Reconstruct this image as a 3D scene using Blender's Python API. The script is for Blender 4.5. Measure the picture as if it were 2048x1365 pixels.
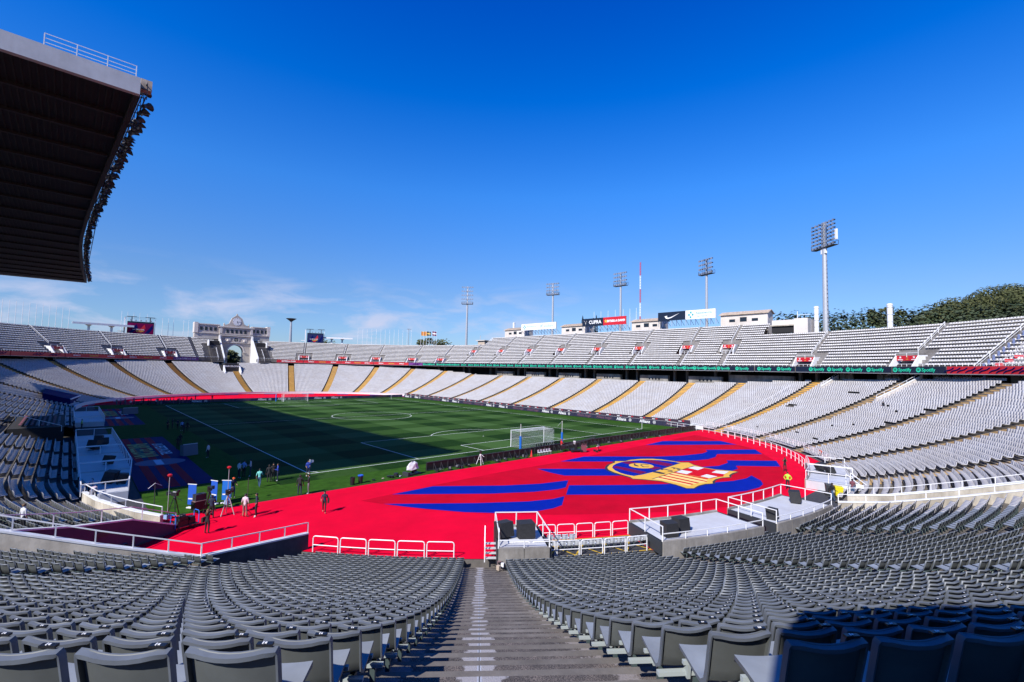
import bpy, math, random
import numpy as np
from mathutils import Vector, Matrix
random.seed(7); rng = np.random.default_rng(7)
sc = bpy.context.scene
for o in list(bpy.data.objects): bpy.data.objects.remove(o)
COL = sc.collection
PI = math.pi; R = math.radians

# ------------------------------------------------------------------ camera
cam_d = bpy.data.cameras.new('camera'); cam = bpy.data.objects.new('camera', cam_d); COL.objects.link(cam)
CAM = Vector((-53.754, -52.686, 11.884)); yaw, pitch, roll = 0.757252, 0.0604787, 0.0217353
fw = Vector((math.sin(yaw)*math.cos(pitch), math.cos(yaw)*math.cos(pitch), math.sin(pitch)))
rt = Vector((math.cos(yaw), -math.sin(yaw), 0)); up = rt.cross(fw)
rt2 = rt*math.cos(roll)+up*math.sin(roll); up2 = -rt*math.sin(roll)+up*math.cos(roll)
cam.matrix_world = Matrix(((rt2.x, up2.x, -fw.x, CAM.x), (rt2.y, up2.y, -fw.y, CAM.y), (rt2.z, up2.z, -fw.z, CAM.z), (0, 0, 0, 1)))
cam_d.sensor_width = 36.0; cam_d.lens = 933.53/2048*36.0; cam_d.clip_start = 0.1; cam_d.clip_end = 6000
sc.camera = cam

# ------------------------------------------------------------------ light
SUN_EL, SUN_DIR = R(40.5), Vector((0.9744, 0.2250, 0)).normalized()      # horizontal travel of the light
world = bpy.data.worlds.new('World'); sc.world = world; world.use_nodes = True
wn, wl = world.node_tree.nodes, world.node_tree.links
for n in list(wn): wn.remove(n)
wo = wn.new('ShaderNodeOutputWorld'); bg = wn.new('ShaderNodeBackground'); sky = wn.new('ShaderNodeTexSky')
sky.sky_type = 'NISHITA'; sky.sun_disc = False; sky.sun_elevation = SUN_EL
sky.sun_rotation = math.atan2(-SUN_DIR.x, -SUN_DIR.y)
sky.altitude = 150; sky.air_density = 1.0; sky.dust_density = 0.35; sky.ozone_density = 3.0
bg.inputs['Strength'].default_value = 0.0585
hs = wn.new('ShaderNodeHueSaturation'); hs.inputs['Saturation'].default_value = 1.0; hs.inputs['Value'].default_value = 1.0
# the photograph's deep polarised blue: tint of the whole sky by height, the same all round
tcs = wn.new('ShaderNodeTexCoord'); sps = wn.new('ShaderNodeSeparateXYZ'); wl.new(tcs.outputs['Generated'], sps.inputs[0])
tr_ = wn.new('ShaderNodeValToRGB'); te = tr_.color_ramp.elements
te[0].position = 0.0; te[0].color = (.27, .34, .50, 1); te[1].position = 1.0; te[1].color = (0.0, .16, .60, 1)
for pz, c_ in ((.15, (.275, .375, .53)), (.35, (.135, .45, .84)), (.51, (.0, .35, .90)), (.63, (.0, .26, .87))):
    q_ = te.new(pz); q_.color = c_+(1,)
wl.new(sps.outputs['Z'], tr_.inputs[0])
tm = wn.new('ShaderNodeMixRGB'); tm.blend_type = 'MULTIPLY'; tm.inputs[0].default_value = 1; wl.new(sky.outputs[0], tm.inputs[1]); wl.new(tr_.outputs[0], tm.inputs[2])
ts = wn.new('ShaderNodeMixRGB'); ts.blend_type = 'MULTIPLY'; ts.inputs[0].default_value = 1; ts.inputs[2].default_value = (3, 3, 3, 1); wl.new(tm.outputs[0], ts.inputs[1])
wl.new(ts.outputs[0], hs.inputs['Color'])
# thin clouds low over the horizon, by direction
tc = wn.new('ShaderNodeTexCoord'); sp = wn.new('ShaderNodeSeparateXYZ'); wl.new(tc.outputs['Generated'], sp.inputs[0])
mp = wn.new('ShaderNodeMapping'); mp.inputs['Scale'].default_value = (4.2, 4.2, 15.0); mp.inputs['Location'].default_value = (1.3, 0.4, 0.35)
wl.new(tc.outputs['Generated'], mp.inputs[0])
nz = wn.new('ShaderNodeTexNoise'); nz.inputs['Scale'].default_value = 1.5; nz.inputs['Detail'].default_value = 9; nz.inputs['Roughness'].default_value = 0.58; nz.inputs['Distortion'].default_value = 0.35
wl.new(mp.outputs[0], nz.inputs['Vector'])
cr = wn.new('ShaderNodeValToRGB'); cr.color_ramp.elements[0].position = 0.49; cr.color_ramp.elements[1].position = 0.68
wl.new(nz.outputs['Fac'], cr.inputs[0])
hb = wn.new('ShaderNodeValToRGB'); e = hb.color_ramp.elements   # cloud band by height above the horizon
e[0].position = 0.0; e[0].color = (1, 1, 1, 1); e[1].position = 0.19; e[1].color = (0, 0, 0, 1)
e2 = e.new(0.085); e2.color = (0.9, 0.9, 0.9, 1)
wl.new(sp.outputs['Z'], hb.inputs[0])
# more cloud towards the far left (north west) than to the right
dv = wn.new('ShaderNodeVectorMath'); dv.operation = 'DOT_PRODUCT'; dv.inputs[1].default_value = (0.28, 0.96, 0)
wl.new(tc.outputs['Generated'], dv.inputs[0])
mr = wn.new('ShaderNodeMapRange'); mr.inputs['From Min'].default_value = 0.55; mr.inputs['From Max'].default_value = 0.98; mr.inputs['To Min'].default_value = 0.06; mr.inputs['To Max'].default_value = 0.9
wl.new(dv.outputs['Value'], mr.inputs['Value'])
m1 = wn.new('ShaderNodeMath'); m1.operation = 'MULTIPLY'; m2 = wn.new('ShaderNodeMath'); m2.operation = 'MULTIPLY'
wl.new(cr.outputs[0], m1.inputs[0]); wl.new(hb.outputs[0], m1.inputs[1]); wl.new(m1.outputs[0], m2.inputs[0]); wl.new(mr.outputs[0], m2.inputs[1])
mx = wn.new('ShaderNodeMixRGB'); mx.inputs[2].default_value = (7.6, 8.0, 10.4, 1)
wl.new(m2.outputs[0], mx.inputs[0]); wl.new(hs.outputs[0], mx.inputs[1])
wl.new(mx.outputs[0], bg.inputs['Color']); wl.new(bg.outputs[0], wo.inputs[0])
sd = bpy.data.lights.new('sun', 'SUN'); sd.energy = 5.0; sd.angle = R(0.5); sd.color = (1.0, 0.955, 0.9)
so = bpy.data.objects.new('sun', sd); COL.objects.link(so)
ld = Vector((SUN_DIR.x*math.cos(SUN_EL), SUN_DIR.y*math.cos(SUN_EL), -math.sin(SUN_EL)))
so.rotation_euler = ld.to_track_quat('-Z', 'Y').to_euler(); so.location = (-120, -40, 120)
sc.view_settings.view_transform = 'Standard'; sc.view_settings.look = 'None'; sc.view_settings.gamma = 1
sc.view_settings.use_curve_mapping = False; sc.view_settings.exposure = 0.54
sc.render.engine = 'CYCLES'

# ------------------------------------------------------------------ materials
def mat(name, col, rough=0.6, var=0.0, scale=3.0, bump=0.0, bscale=None, metal=0.0, col2=None, spec=0.5, stain=0.0, ramp=(0.35, 0.65)):
    m = bpy.data.materials.new(name); m.use_nodes = True; nt = m.node_tree; N, L = nt.nodes, nt.links
    b = N['Principled BSDF']; b.inputs['Roughness'].default_value = rough; b.inputs['Metallic'].default_value = metal
    b.inputs['Specular IOR Level'].default_value = spec
    col = tuple(x*0.74 for x in col); col2 = tuple(x*0.74 for x in col2) if col2 else None
    c = tuple(col)+(1,)
    b.inputs['Base Color'].default_value = c
    if var or col2 or bump or stain:
        g = N.new('ShaderNodeNewGeometry')
    if var or col2:
        n = N.new('ShaderNodeTexNoise'); n.inputs['Scale'].default_value = scale; n.inputs['Detail'].default_value = 6; n.inputs['Roughness'].default_value = 0.65
        L.new(g.outputs['Position'], n.inputs['Vector'])
        r = N.new('ShaderNodeValToRGB'); r.color_ramp.elements[0].position = ramp[0]; r.color_ramp.elements[1].position = ramp[1]
        a = tuple(max(0, x*(1-var)) for x in col); z = tuple(col2) if col2 else tuple(x*(1+var) for x in col)
        r.color_ramp.elements[0].color = a+(1,); r.color_ramp.elements[1].color = z+(1,)
        L.new(n.outputs['Fac'], r.inputs[0]); out = r.outputs[0]
        if stain:
            n2 = N.new('ShaderNodeTexNoise'); n2.inputs['Scale'].default_value = scale*0.23; n2.inputs['Detail'].default_value = 8; n2.inputs['Roughness'].default_value = 0.7
            mp_ = N.new('ShaderNodeMapping'); mp_.inputs['Scale'].default_value = (1, 1, 0.25); L.new(g.outputs['Position'], mp_.inputs[0]); L.new(mp_.outputs[0], n2.inputs['Vector'])
            r2 = N.new('ShaderNodeValToRGB'); r2.color_ramp.elements[0].position = 0.4; r2.color_ramp.elements[1].position = 0.62
            k = 1-stain; r2.color_ramp.elements[0].color = (k, k*0.97, k*0.93, 1); r2.color_ramp.elements[1].color = (1, 1, 1, 1)
            L.new(n2.outputs['Fac'], r2.inputs[0])
            mm = N.new('ShaderNodeMixRGB'); mm.blend_type = 'MULTIPLY'; mm.inputs[0].default_value = 1; L.new(out, mm.inputs[1]); L.new(r2.outputs[0], mm.inputs[2]); out = mm.outputs[0]
        L.new(out, b.inputs['Base Color'])
    if bump:
        n3 = N.new('ShaderNodeTexNoise'); n3.inputs['Scale'].default_value = bscale or scale*6; n3.inputs['Detail'].default_value = 4; L.new(g.outputs['Position'], n3.inputs['Vector'])
        bp = N.new('ShaderNodeBump'); bp.inputs['Strength'].default_value = bump; bp.inputs['Distance'].default_value = 0.02; L.new(n3.outputs['Fac'], bp.inputs['Height']); L.new(bp.outputs[0], b.inputs['Normal'])
    return m
M = {}
M['seat'] = mat('seat_plastic', (0.30, 0.33, 0.36), 0.42, 0.12, 1.7, spec=0.4, stain=0.18)
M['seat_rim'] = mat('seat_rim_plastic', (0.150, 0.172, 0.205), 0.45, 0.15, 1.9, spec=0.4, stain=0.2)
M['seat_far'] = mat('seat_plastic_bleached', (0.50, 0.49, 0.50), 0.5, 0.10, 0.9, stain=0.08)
M['seat_up'] = mat('seat_upper_plastic', (0.70, 0.675, 0.65)
, 0.5, 0.14, 0.7)
M['concrete_up'] = mat('concrete_upper', (0.30, 0.28, 0.265), 0.85, 0.18, 2.0, stain=0.3)
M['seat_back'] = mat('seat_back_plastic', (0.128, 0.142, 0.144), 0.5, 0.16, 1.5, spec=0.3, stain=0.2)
M['bracket'] = mat('pale_bracket', (0.42, 0.47, 0.46), 0.5)
M['plate'] = mat('number_plate_black', (0.012, 0.012, 0.014), 0.35)
M['post'] = mat('seat_post_green_grey', (0.07, 0.10, 0.10), 0.5)
M['concrete'] = mat('concrete', (0.19, 0.172, 0.155), 0.85, 0.18, 2.2, 0.25, 18, stain=0.35)
M['concrete_pale'] = mat('concrete_pale', (0.70, 0.64, 0.53), 0.85, 0.12, 1.6, 0.2, 16, stain=0.45)
M['wallgrey'] = mat('concrete_wall_grey', (0.36, 0.34, 0.31), 0.85, 0.15, 1.3, 0.2, 20, stain=0.5)
M['step'] = mat('asphalt_step', (0.105, 0.098, 0.097), 0.9, 0.35, 5.0, 0.6, 60, stain=0.35)
M['patch'] = mat('worn_cement', (0.40, 0.38, 0.37), 0.85, 0.25, 6, 0.4, 40)
M['ochre'] = mat('ochre_aisle', (0.80, 0.46, 0.07), 0.8, 0.14, 1.4, stain=0.15)
M['ochre_pale'] = mat('ochre_faded_aisle', (0.62, 0.42, 0.18), 0.85, 0.2, 1.2, stain=0.25)
M['white'] = mat('white_paint', (0.92, 0.92, 0.92), 0.45, 0.05, 3)
M['cap'] = mat('white_coping', (0.86, 0.87, 0.88), 0.6, 0.08, 2)
M['deck'] = mat('deck_white', (0.66, 0.68, 0.72), 0.55, 0.06, 0.8, stain=0.12)
M['black'] = mat('black_plastic', (0.012, 0.012, 0.014), 0.5)
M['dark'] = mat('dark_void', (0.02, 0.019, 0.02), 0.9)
M['charcoal'] = mat('charcoal_panel', (0.035, 0.04, 0.048), 0.6)
M['navy'] = mat('navy_board', (0.008, 0.014, 0.035), 0.35)
M['redboard'] = mat('red_board', (0.62, 0.012, 0.025), 0.45)
M['purple'] = mat('purple_board', (0.16, 0.03, 0.22), 0.45)
M['ledblue'] = mat('led_blue', (0.012, 0.018, 0.09), 0.35)
M['green'] = mat('logo_green', (0.02, 0.62, 0.36), 0.5)
M['paleblue'] = mat('pale_blue_text', (0.25, 0.50, 0.72), 0.5)
M['teal_logo'] = mat('teal_logo', (0.05, 0.42, 0.45), 0.5)
M['goldtxt'] = mat('gold_text', (0.75, 0.50, 0.06), 0.5)
M['dim'] = mat('dim_red_text', (0.16, 0.05, 0.08), 0.5)
M['steel'] = mat('galvanised_steel', (0.55, 0.56, 0.58), 0.4, 0.08, 2, metal=0.3)
M['steel_dark'] = mat('dark_steel', (0.05, 0.05, 0.055), 0.5)
M['lampglass'] = mat('lamp_glass', (0.35, 0.38, 0.45), 0.1, metal=0.4)
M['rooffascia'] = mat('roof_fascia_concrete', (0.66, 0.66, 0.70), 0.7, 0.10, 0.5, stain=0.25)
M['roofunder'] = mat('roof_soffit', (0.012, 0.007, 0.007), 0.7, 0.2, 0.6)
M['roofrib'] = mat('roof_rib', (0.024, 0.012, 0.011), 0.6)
M['terracotta'] = mat('roof_tile', (0.56, 0.45, 0.35), 0.85, 0.25, 1.8, 0.3, 8)
M['cream'] = mat('cream_render', (0.80, 0.74, 0.68), 0.8, 0.08, 0.6, stain=0.15)
M['gate'] = mat('gate_stone', (0.62, 0.56, 0.50), 0.8, 0.10, 0.5, stain=0.2)
M['window'] = mat('dark_window', (0.015, 0.02, 0.03), 0.15)
M['bluewall'] = mat('flag_blue', (0.002, 0.008, 0.11), 0.75, 0.10, 0.7, spec=0.06)
M['garnet'] = mat('flag_garnet', (0.62, 0.002, 0.03), 0.75, 0.08, 0.9, spec=0.06)
M['carpet'] = mat('red_carpet', (0.86, 0.0, 0.034), 0.9, 0.08, 0.35, 0.3, 30, stain=0.07, spec=0.06)
M['carpet2'] = mat('flag_red', (0.62, 0.0, 0.022), 0.9, 0.10, 0.45, 0.3, 30, stain=0.09, spec=0.06)
M['gold'] = mat('badge_gold', (0.86, 0.50, 0.085), 0.8, 0.06, 1.2, spec=0.06)
M['paleyellow'] = mat('badge_yellow', (0.98, 0.70, 0.24), 0.8, spec=0.06)
M['badgeblue'] = mat('badge_blue', (0.0, 0.016, 0.34), 0.8, 0.08, 0.4, spec=0.06)
M['badgered'] = mat('badge_red', (0.70, 0.006, 0.02), 0.8, spec=0.06)
M['badgegarnet'] = mat('badge_garnet', (0.20, 0.004, 0.07), 0.8, spec=0.06)
M['line'] = mat('line_paint', (0.9, 0.93, 0.88), 0.8, 0.1, 4)
M['skin'] = mat('skin', (0.42, 0.22, 0.14), 0.6)
M['hair_dark'] = mat('dark_hair', (0.015, 0.011, 0.009), 0.7)
M['hair_brown'] = mat('brown_hair', (0.14, 0.075, 0.035), 0.7)
M['straw'] = mat('straw', (0.62, 0.44, 0.26), 0.8, 0.15, 30)
M['cblack'] = mat('black_cloth', (0.014, 0.014, 0.017), 0.85)
M['cnavy'] = mat('navy_cloth', (0.014, 0.022, 0.06), 0.85)
M['cwhite'] = mat('white_cloth', (0.68, 0.68, 0.70), 0.8)
M['cpink'] = mat('pale_pink_cloth', (0.74, 0.60, 0.66), 0.8)
M['cteal'] = mat('aqua_cloth', (0.18, 0.62, 0.55), 0.8)
M['cjeans'] = mat('denim', (0.05, 0.11, 0.22), 0.85)
M['cblue'] = mat('royal_blue_cloth', (0.02, 0.06, 0.42), 0.8)
M['csky'] = mat('sky_blue_cloth', (0.28, 0.42, 0.72), 0.8)
M['cgrey'] = mat('grey_cloth', (0.18, 0.17, 0.19), 0.85)
M['cmaroon'] = mat('maroon_cloth', (0.20, 0.06, 0.08), 0.85, 0.3, 14)
M['chivis'] = mat('hi_vis_yellow', (0.50, 0.85, 0.05), 0.6)
M['corange'] = mat('orange_cloth', (0.85, 0.12, 0.02), 0.7)
M['cred'] = mat('red_cloth', (0.60, 0.02, 0.02), 0.7)
M['ctan'] = mat('taupe_shorts', (0.24, 0.15, 0.15), 0.8)
M['yellowbin'] = mat('yellow_plastic', (0.78, 0.66, 0.01), 0.4)
M['bannerblue'] = mat('banner_blue', (0.012, 0.10, 0.55), 0.6)
M['padblue'] = mat('blue_padding', (0.01, 0.16, 0.62), 0.5)
M['cone'] = mat('orange_red_cone', (0.75, 0.04, 0.03), 0.5)
M['net'] = mat('net_cord', (0.75, 0.77, 0.78), 0.7)
M['asphalt'] = mat('asphalt', (0.045, 0.045, 0.05), 0.9, 0.2, 2.5, 0.3, 50)
M['yellowline'] = mat('yellow_line', (0.62, 0.40, 0.03), 0.7)
M['earth'] = mat('dry_ground', (0.16, 0.14, 0.10), 0.95, 0.3, 0.2)
M['bark'] = mat('bark', (0.10, 0.07, 0.05), 0.9)
M['leafdark'] = mat('leaf_dark', (0.035, 0.055, 0.02), 0.7, 0.4, 0.35)
M['leaf'] = mat('leaf_mid', (0.075, 0.10, 0.03), 0.7, 0.5, 0.12, col2=(0.13, 0.135, 0.05), spec=0.2)
M['cypress'] = mat('cypress_leaf', (0.02, 0.032, 0.02), 0.8, 0.3, 0.8)
M['bluerack'] = mat('blue_post', (0.13, 0.17, 0.33), 0.5)
M['grassdark'] = mat('verge_grass', (0.036, 0.098, 0.010), 0.9, 0.25, 1.2, 0.4, 40, spec=0.04)
# mown pitch: bands along both directions
def pitch_mat():
    m = bpy.data.materials.new('mown_grass'); m.use_nodes = True; N, L = m.node_tree.nodes, m.node_tree.links
    b = N['Principled BSDF']; b.inputs['Roughness'].default_value = 0.85; b.inputs['Specular IOR Level'].default_value = 0.04
    g = N.new('ShaderNodeNewGeometry'); s = N.new('ShaderNodeSeparateXYZ'); L.new(g.outputs['Position'], s.inputs[0])
    def band(sock, off, w):
        a = N.new('ShaderNodeMath'); a.operation = 'ADD'; a.inputs[1].default_value = off; L.new(sock, a.inputs[0])
        d = N.new('ShaderNodeMath'); d.operation = 'DIVIDE'; d.inputs[1].default_value = w; L.new(a.outputs[0], d.inputs[0])
        p = N.new('ShaderNodeMath'); p.operation = 'PINGPONG'; p.inputs[1].default_value = 1.0; L.new(d.outputs[0], p.inputs[0])
        q = N.new('ShaderNodeMapRange'); q.inputs['From Min'].default_value = 0.46; q.inputs['From Max'].default_value = 0.54; L.new(p.outputs[0], q.inputs['Value'])
        return q.outputs[0]
    bx_, by_ = band(s.outputs['X'], 34+6.8*0.5+680, 6.8), band(s.outputs['Y'], 5.5*0.5+550, 5.5)
    ad = N.new('ShaderNodeMath'); ad.operation = 'ADD'; L.new(bx_, ad.inputs[0]); L.new(by_, ad.inputs[1])
    hf = N.new('ShaderNodeMath'); hf.operation = 'MULTIPLY'; hf.inputs[1].default_value = 0.5; L.new(ad.outputs[0], hf.inputs[0])
    n = N.new('ShaderNodeTexNoise'); n.inputs['Scale'].default_value = 0.9; n.inputs['Detail'].default_value = 8; n.inputs['Roughness'].default_value = 0.75; L.new(g.outputs['Position'], n.inputs['Vector'])
    ns = N.new('ShaderNodeMath'); ns.operation = 'MULTIPLY_ADD'; ns.inputs[1].default_value = 0.7; L.new(n.outputs['Fac'], ns.inputs[0]); L.new(hf.outputs[0], ns.inputs[2])
    r = N.new('ShaderNodeValToRGB'); r.color_ramp.elements[0].position = 0.22; r.color_ramp.elements[0].color = (0.007, 0.027, 0.003, 1)
    r.color_ramp.elements[1].position = 1.30/1.0 if False else 1.0; r.color_ramp.elements[1].color = (0.046, 0.098, 0.024, 1)
    mdl = r.color_ramp.elements.new(0.62); mdl.color = (0.024, 0.060, 0.010, 1)
    sc_ = N.new('ShaderNodeMath'); sc_.operation = 'MULTIPLY'; sc_.inputs[1].default_value = 0.78; L.new(ns.outputs[0], sc_.inputs[0]); L.new(sc_.outputs[0], r.inputs[0]); L.new(r.outputs[0], b.inputs['Base Color'])
    n2 = N.new('ShaderNodeTexNoise'); n2.inputs['Scale'].default_value = 45; L.new(g.outputs['Position'], n2.inputs['Vector'])
    bp = N.new('ShaderNodeBump'); bp.inputs['Strength'].default_value = 0.5; bp.inputs['Distance'].default_value = 0.03; L.new(n2.outputs['Fac'], bp.inputs['Height']); L.new(bp.outputs[0], b.inputs['Normal'])
    return m
M['pitch'] = pitch_mat()

# ------------------------------------------------------------------ helpers
def tag(o, label=None, cat=None, group=None, kind=None):
    if label: o['label'] = label
    if cat: o['category'] = cat
    if group: o['group'] = group
    if kind: o['kind'] = kind
    return o
def thing(name, label, cat, loc=(0, 0, 0), rz=0.0, group=None):
    o = bpy.data.objects.new(name, None); o.empty_display_size = 0.2; COL.objects.link(o)
    o.location = loc; o.rotation_euler = (0, 0, rz); return tag(o, label, cat, group)
class MB:
    """collects boxes, bars, tubes, polygons; build() links them as one mesh object"""
    def __init__(s): s.v = []; s.f = []; s.m = []; s.mi = 0
    def add(s, vs, fs):
        b = len(s.v); s.v += [tuple(x) for x in vs]; s.f += [tuple(i+b for i in f) for f in fs]; s.m += [s.mi]*len(fs); return s
    def box(s, c, d, rz=0.0):
        x, y, z = d[0]/2, d[1]/2, d[2]/2; ca, sa = math.cos(rz), math.sin(rz); vs = []
        for sx, sy, sz in ((-1,-1,-1),(1,-1,-1),(1,1,-1),(-1,1,-1),(-1,-1,1),(1,-1,1),(1,1,1),(-1,1,1)):
            a, b = sx*x, sy*y; vs.append((c[0]+a*ca-b*sa, c[1]+a*sa+b*ca, c[2]+sz*z))
        return s.add(vs, [(3,2,1,0),(4,5,6,7),(0,1,5,4),(1,2,6,5),(2,3,7,6),(3,0,4,7)])
    def bar(s, p, q, w, h=None, upv=(0, 0, 1)):
        h = h or w; p, q = Vector(p), Vector(q); d = (q-p)
        if d.length < 1e-6: return s
        d.normalize(); u = Vector(upv)
        if abs(d.dot(u)) > 0.98: u = Vector((1, 0, 0))
        a = d.cross(u).normalized(); b = a.cross(d)
        vs = [P+a*(sx*w/2)+b*(sy*h/2) for P in (p, q) for sx, sy in ((-1,-1),(1,-1),(1,1),(-1,1))]
        return s.add(vs, [(3,2,1,0),(4,5,6,7),(0,1,5,4),(1,2,6,5),(2,3,7,6),(3,0,4,7)])
    def tube(s, pts, r, n=6, r2=None, cap=True):
        pts = [Vector(p) for p in pts]; k = len(pts); rings = []; prev = None
        for i, p in enumerate(pts):
            d = (pts[min(i+1, k-1)]-pts[max(i-1, 0)]).normalized()
            u = Vector((0, 0, 1)) if abs(d.z) < 0.95 else Vector((1, 0, 0))
            a = d.cross(u).normalized(); b = a.cross(d)
            rr = r if r2 is None else r+(r2-r)*i/(k-1)
            rings.append([p+a*(rr*math.cos(2*PI*j/n))+b*(rr*math.sin(2*PI*j/n)) for j in range(n)])
        vs = [v for g in rings for v in g]; fs = []
        for i in range(k-1):
            for j in range(n): fs.append((i*n+j, (i+1)*n+j, (i+1)*n+(j+1) % n, i*n+(j+1) % n))
        if cap: fs += [tuple(range(n)), tuple((k-1)*n+n-1-j for j in range(n))]
        return s.add(vs, fs)
    def lathe(s, prof, c=(0, 0, 0), n=12):
        vs = []; fs = []
        for r_, z in prof: vs += [(c[0]+r_*math.cos(2*PI*j/n), c[1]+r_*math.sin(2*PI*j/n), c[2]+z) for j in range(n)]
        for i in range(len(prof)-1):
            for j in range(n): fs.append((i*n+j, i*n+(j+1) % n, (i+1)*n+(j+1) % n, (i+1)*n+j))
        fs += [tuple(range(n-1, -1, -1)), tuple((len(prof)-1)*n+j for j in range(n))]
        return s.add(vs, fs)
    def poly(s, pts): return s.add(pts, [tuple(range(len(pts)))])
    def prism(s, pts2, z0, z1):
        n = len(pts2); ar = sum(pts2[i][0]*pts2[(i+1) % n][1]-pts2[(i+1) % n][0]*pts2[i][1] for i in range(n))
        if ar < 0: pts2 = pts2[::-1]
        vs = [(p[0], p[1], z0) for p in pts2]+[(p[0], p[1], z1) for p in pts2]
        return s.add(vs, [tuple(range(n-1, -1, -1)), tuple(range(n, 2*n))]+[(i, (i+1) % n, n+(i+1) % n, n+i) for i in range(n)])
    def hull(s, a, b):
        """loft between two equal rings"""
        n = len(a); return s.add(list(a)+list(b), [tuple(range(n-1, -1, -1)), tuple(range(n, 2*n))]+[(i, (i+1) % n, n+(i+1) % n, n+i) for i in range(n)])
    def mesh(s, name, mats, smooth=False, off=None):
        me = bpy.data.meshes.new(name); v = s.v
        if off is not None: v = [(a-off[0], b-off[1], c-off[2]) for a, b, c in v]
        me.from_pydata(v, [], s.f)
        for m in (mats if isinstance(mats, (list, tuple)) else [mats]): me.materials.append(m)
        if any(s.m): me.polygons.foreach_set('material_index', s.m)
        if smooth: me.polygons.foreach_set('use_smooth', [True]*len(s.f))
        me.update(); return me
    def build(s, name, mats, parent=None, world=False, smooth=False):
        """world=True: the vertices are world coordinates and the parent only has a location"""
        off = None
        if parent is not None and world:
            p = parent; off = Vector((0, 0, 0))
            while p is not None: off += p.location; p = p.parent
        o = bpy.data.objects.new(name, s.mesh(name, mats, smooth, off)); COL.objects.link(o)
        if parent is not None: o.parent = parent
        return o
def solo(mb, name, mats, label, cat, group=None, loc=(0, 0, 0), kind=None, smooth=False):
    """a thing that is one mesh; vertices in world coordinates, origin at loc"""
    o = bpy.data.objects.new(name, mb.mesh(name, mats, smooth, loc)); COL.objects.link(o); o.location = loc
    return tag(o, label, cat, group, kind)
def dup(root, loc, rz, label=None, group=None):
    r = root.copy(); COL.objects.link(r); r.location = loc; r.rotation_euler = (0, 0, rz)
    if label: r['label'] = label
    if group: r['group'] = group
    for ch in list(root.children):
        c = ch.copy(); COL.objects.link(c); c.parent = r
        for g in list(ch.children):
            d = g.copy(); COL.objects.link(d); d.parent = c
    return r
_tx = {}
def text_mesh(s, mtl, size=1.0, bold=0.0):
    """flat lettering standing in the local xz plane, reading along +x, facing -y, centred"""
    key = (s, mtl.name, size, bold)
    if key in _tx: return _tx[key]
    cu = bpy.data.curves.new('t', 'FONT'); cu.body = s; cu.size = size; cu.align_x = 'CENTER'; cu.align_y = 'CENTER'; cu.extrude = 0.004; cu.offset = bold; cu.resolution_u = 2
    ob = bpy.data.objects.new('t', cu); COL.objects.link(ob); dg = bpy.context.evaluated_depsgraph_get(); dg.update()
    me = bpy.data.meshes.new_from_object(ob.evaluated_get(dg)); bpy.data.objects.remove(ob)
    me.materials.clear(); me.materials.append(mtl)
    me.transform(Matrix(((1, 0, 0, 0), (0, 0, -1, 0), (0, 1, 0, 0), (0, 0, 0, 1))))
    _tx[key] = me; return me
def text(s, mtl, parent, loc, size, rz=0.0, bold=0.0, name='lettering', flat=False, scale=(1, 1, 1), rx=0.0):
    o = bpy.data.objects.new(name, text_mesh(s, mtl, size, bold)); COL.objects.link(o); o.parent = parent
    o.location = loc; o.rotation_euler = (rx, 0, rz); o.scale = scale; return o

# ------------------------------------------------------------------ the two ovals of the bowl
CX = -2.5
LO, UP_ = (8.5, 96.5), (0.0, 105.0)
def ov(s, r, c=LO):
    """s: -180..0 near bend (degrees), 0..100 right straight, 100..280 far bend, 280..380 left straight -> x, y, outward normal"""
    if s <= 0: a = R(s); return CX+r*math.cos(a), c[0]+r*math.sin(a), math.cos(a), math.sin(a)
    if s <= 100: return CX+r, c[0]+(c[1]-c[0])*s/100, 1.0, 0.0
    if s <= 280: a = R(s-100); return CX+r*math.cos(a), c[1]+r*math.sin(a), math.cos(a), math.sin(a)
    return CX-r, c[1]-(c[1]-c[0])*(s-280)/100, -1.0, 0.0
def ovr(x, y, c): return math.hypot(x-CX, y-min(max(y, c[0]), c[1]))
def y2s(y, c): return (y-c[0])/(c[1]-c[0])*100
def srange(a, b, step=2.0):
    out = [a]; br = [0, 100, 280]
    def st(s): return step if (s <= 0 or 100 < s <= 280) else step*2.4
    x = a
    while x < b-1e-6:
        nx = min(x+st(x+1e-6), b)
        for k in br:
            if x < k < nx: nx = k
        out.append(nx); x = nx
    return out
def prof(r):
    d = 79.8-r; return 10.96-.514*d+.00428*d*d
def pz(r, s):            # the foot of the stand lies a little higher away from the near bend
    t = max(0, min(1, (s+104)/16)) if s < 60 else 1
    if s > 330 or s < -160: t = .5
    return prof(r)+.62*t*max(0, (74-r)/24)
DR = 0.82; R0 = 50.3
ROWS = [R0+DR*k for k in range(38)]
def P3(s, r, z, c=LO): x, y, _, _ = ov(s, r, c); return (x, y, z)
def in_view(x, y, z, margin=0.18):
    d = Vector((x, y, z))-CAM; dz = d.dot(fw)
    if dz < 0.5: return d.length < 4.0
    return abs(d.dot(rt2)/dz) < 1024/933.5+margin and -1.7 < d.dot(up2)/dz < 0.85

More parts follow.
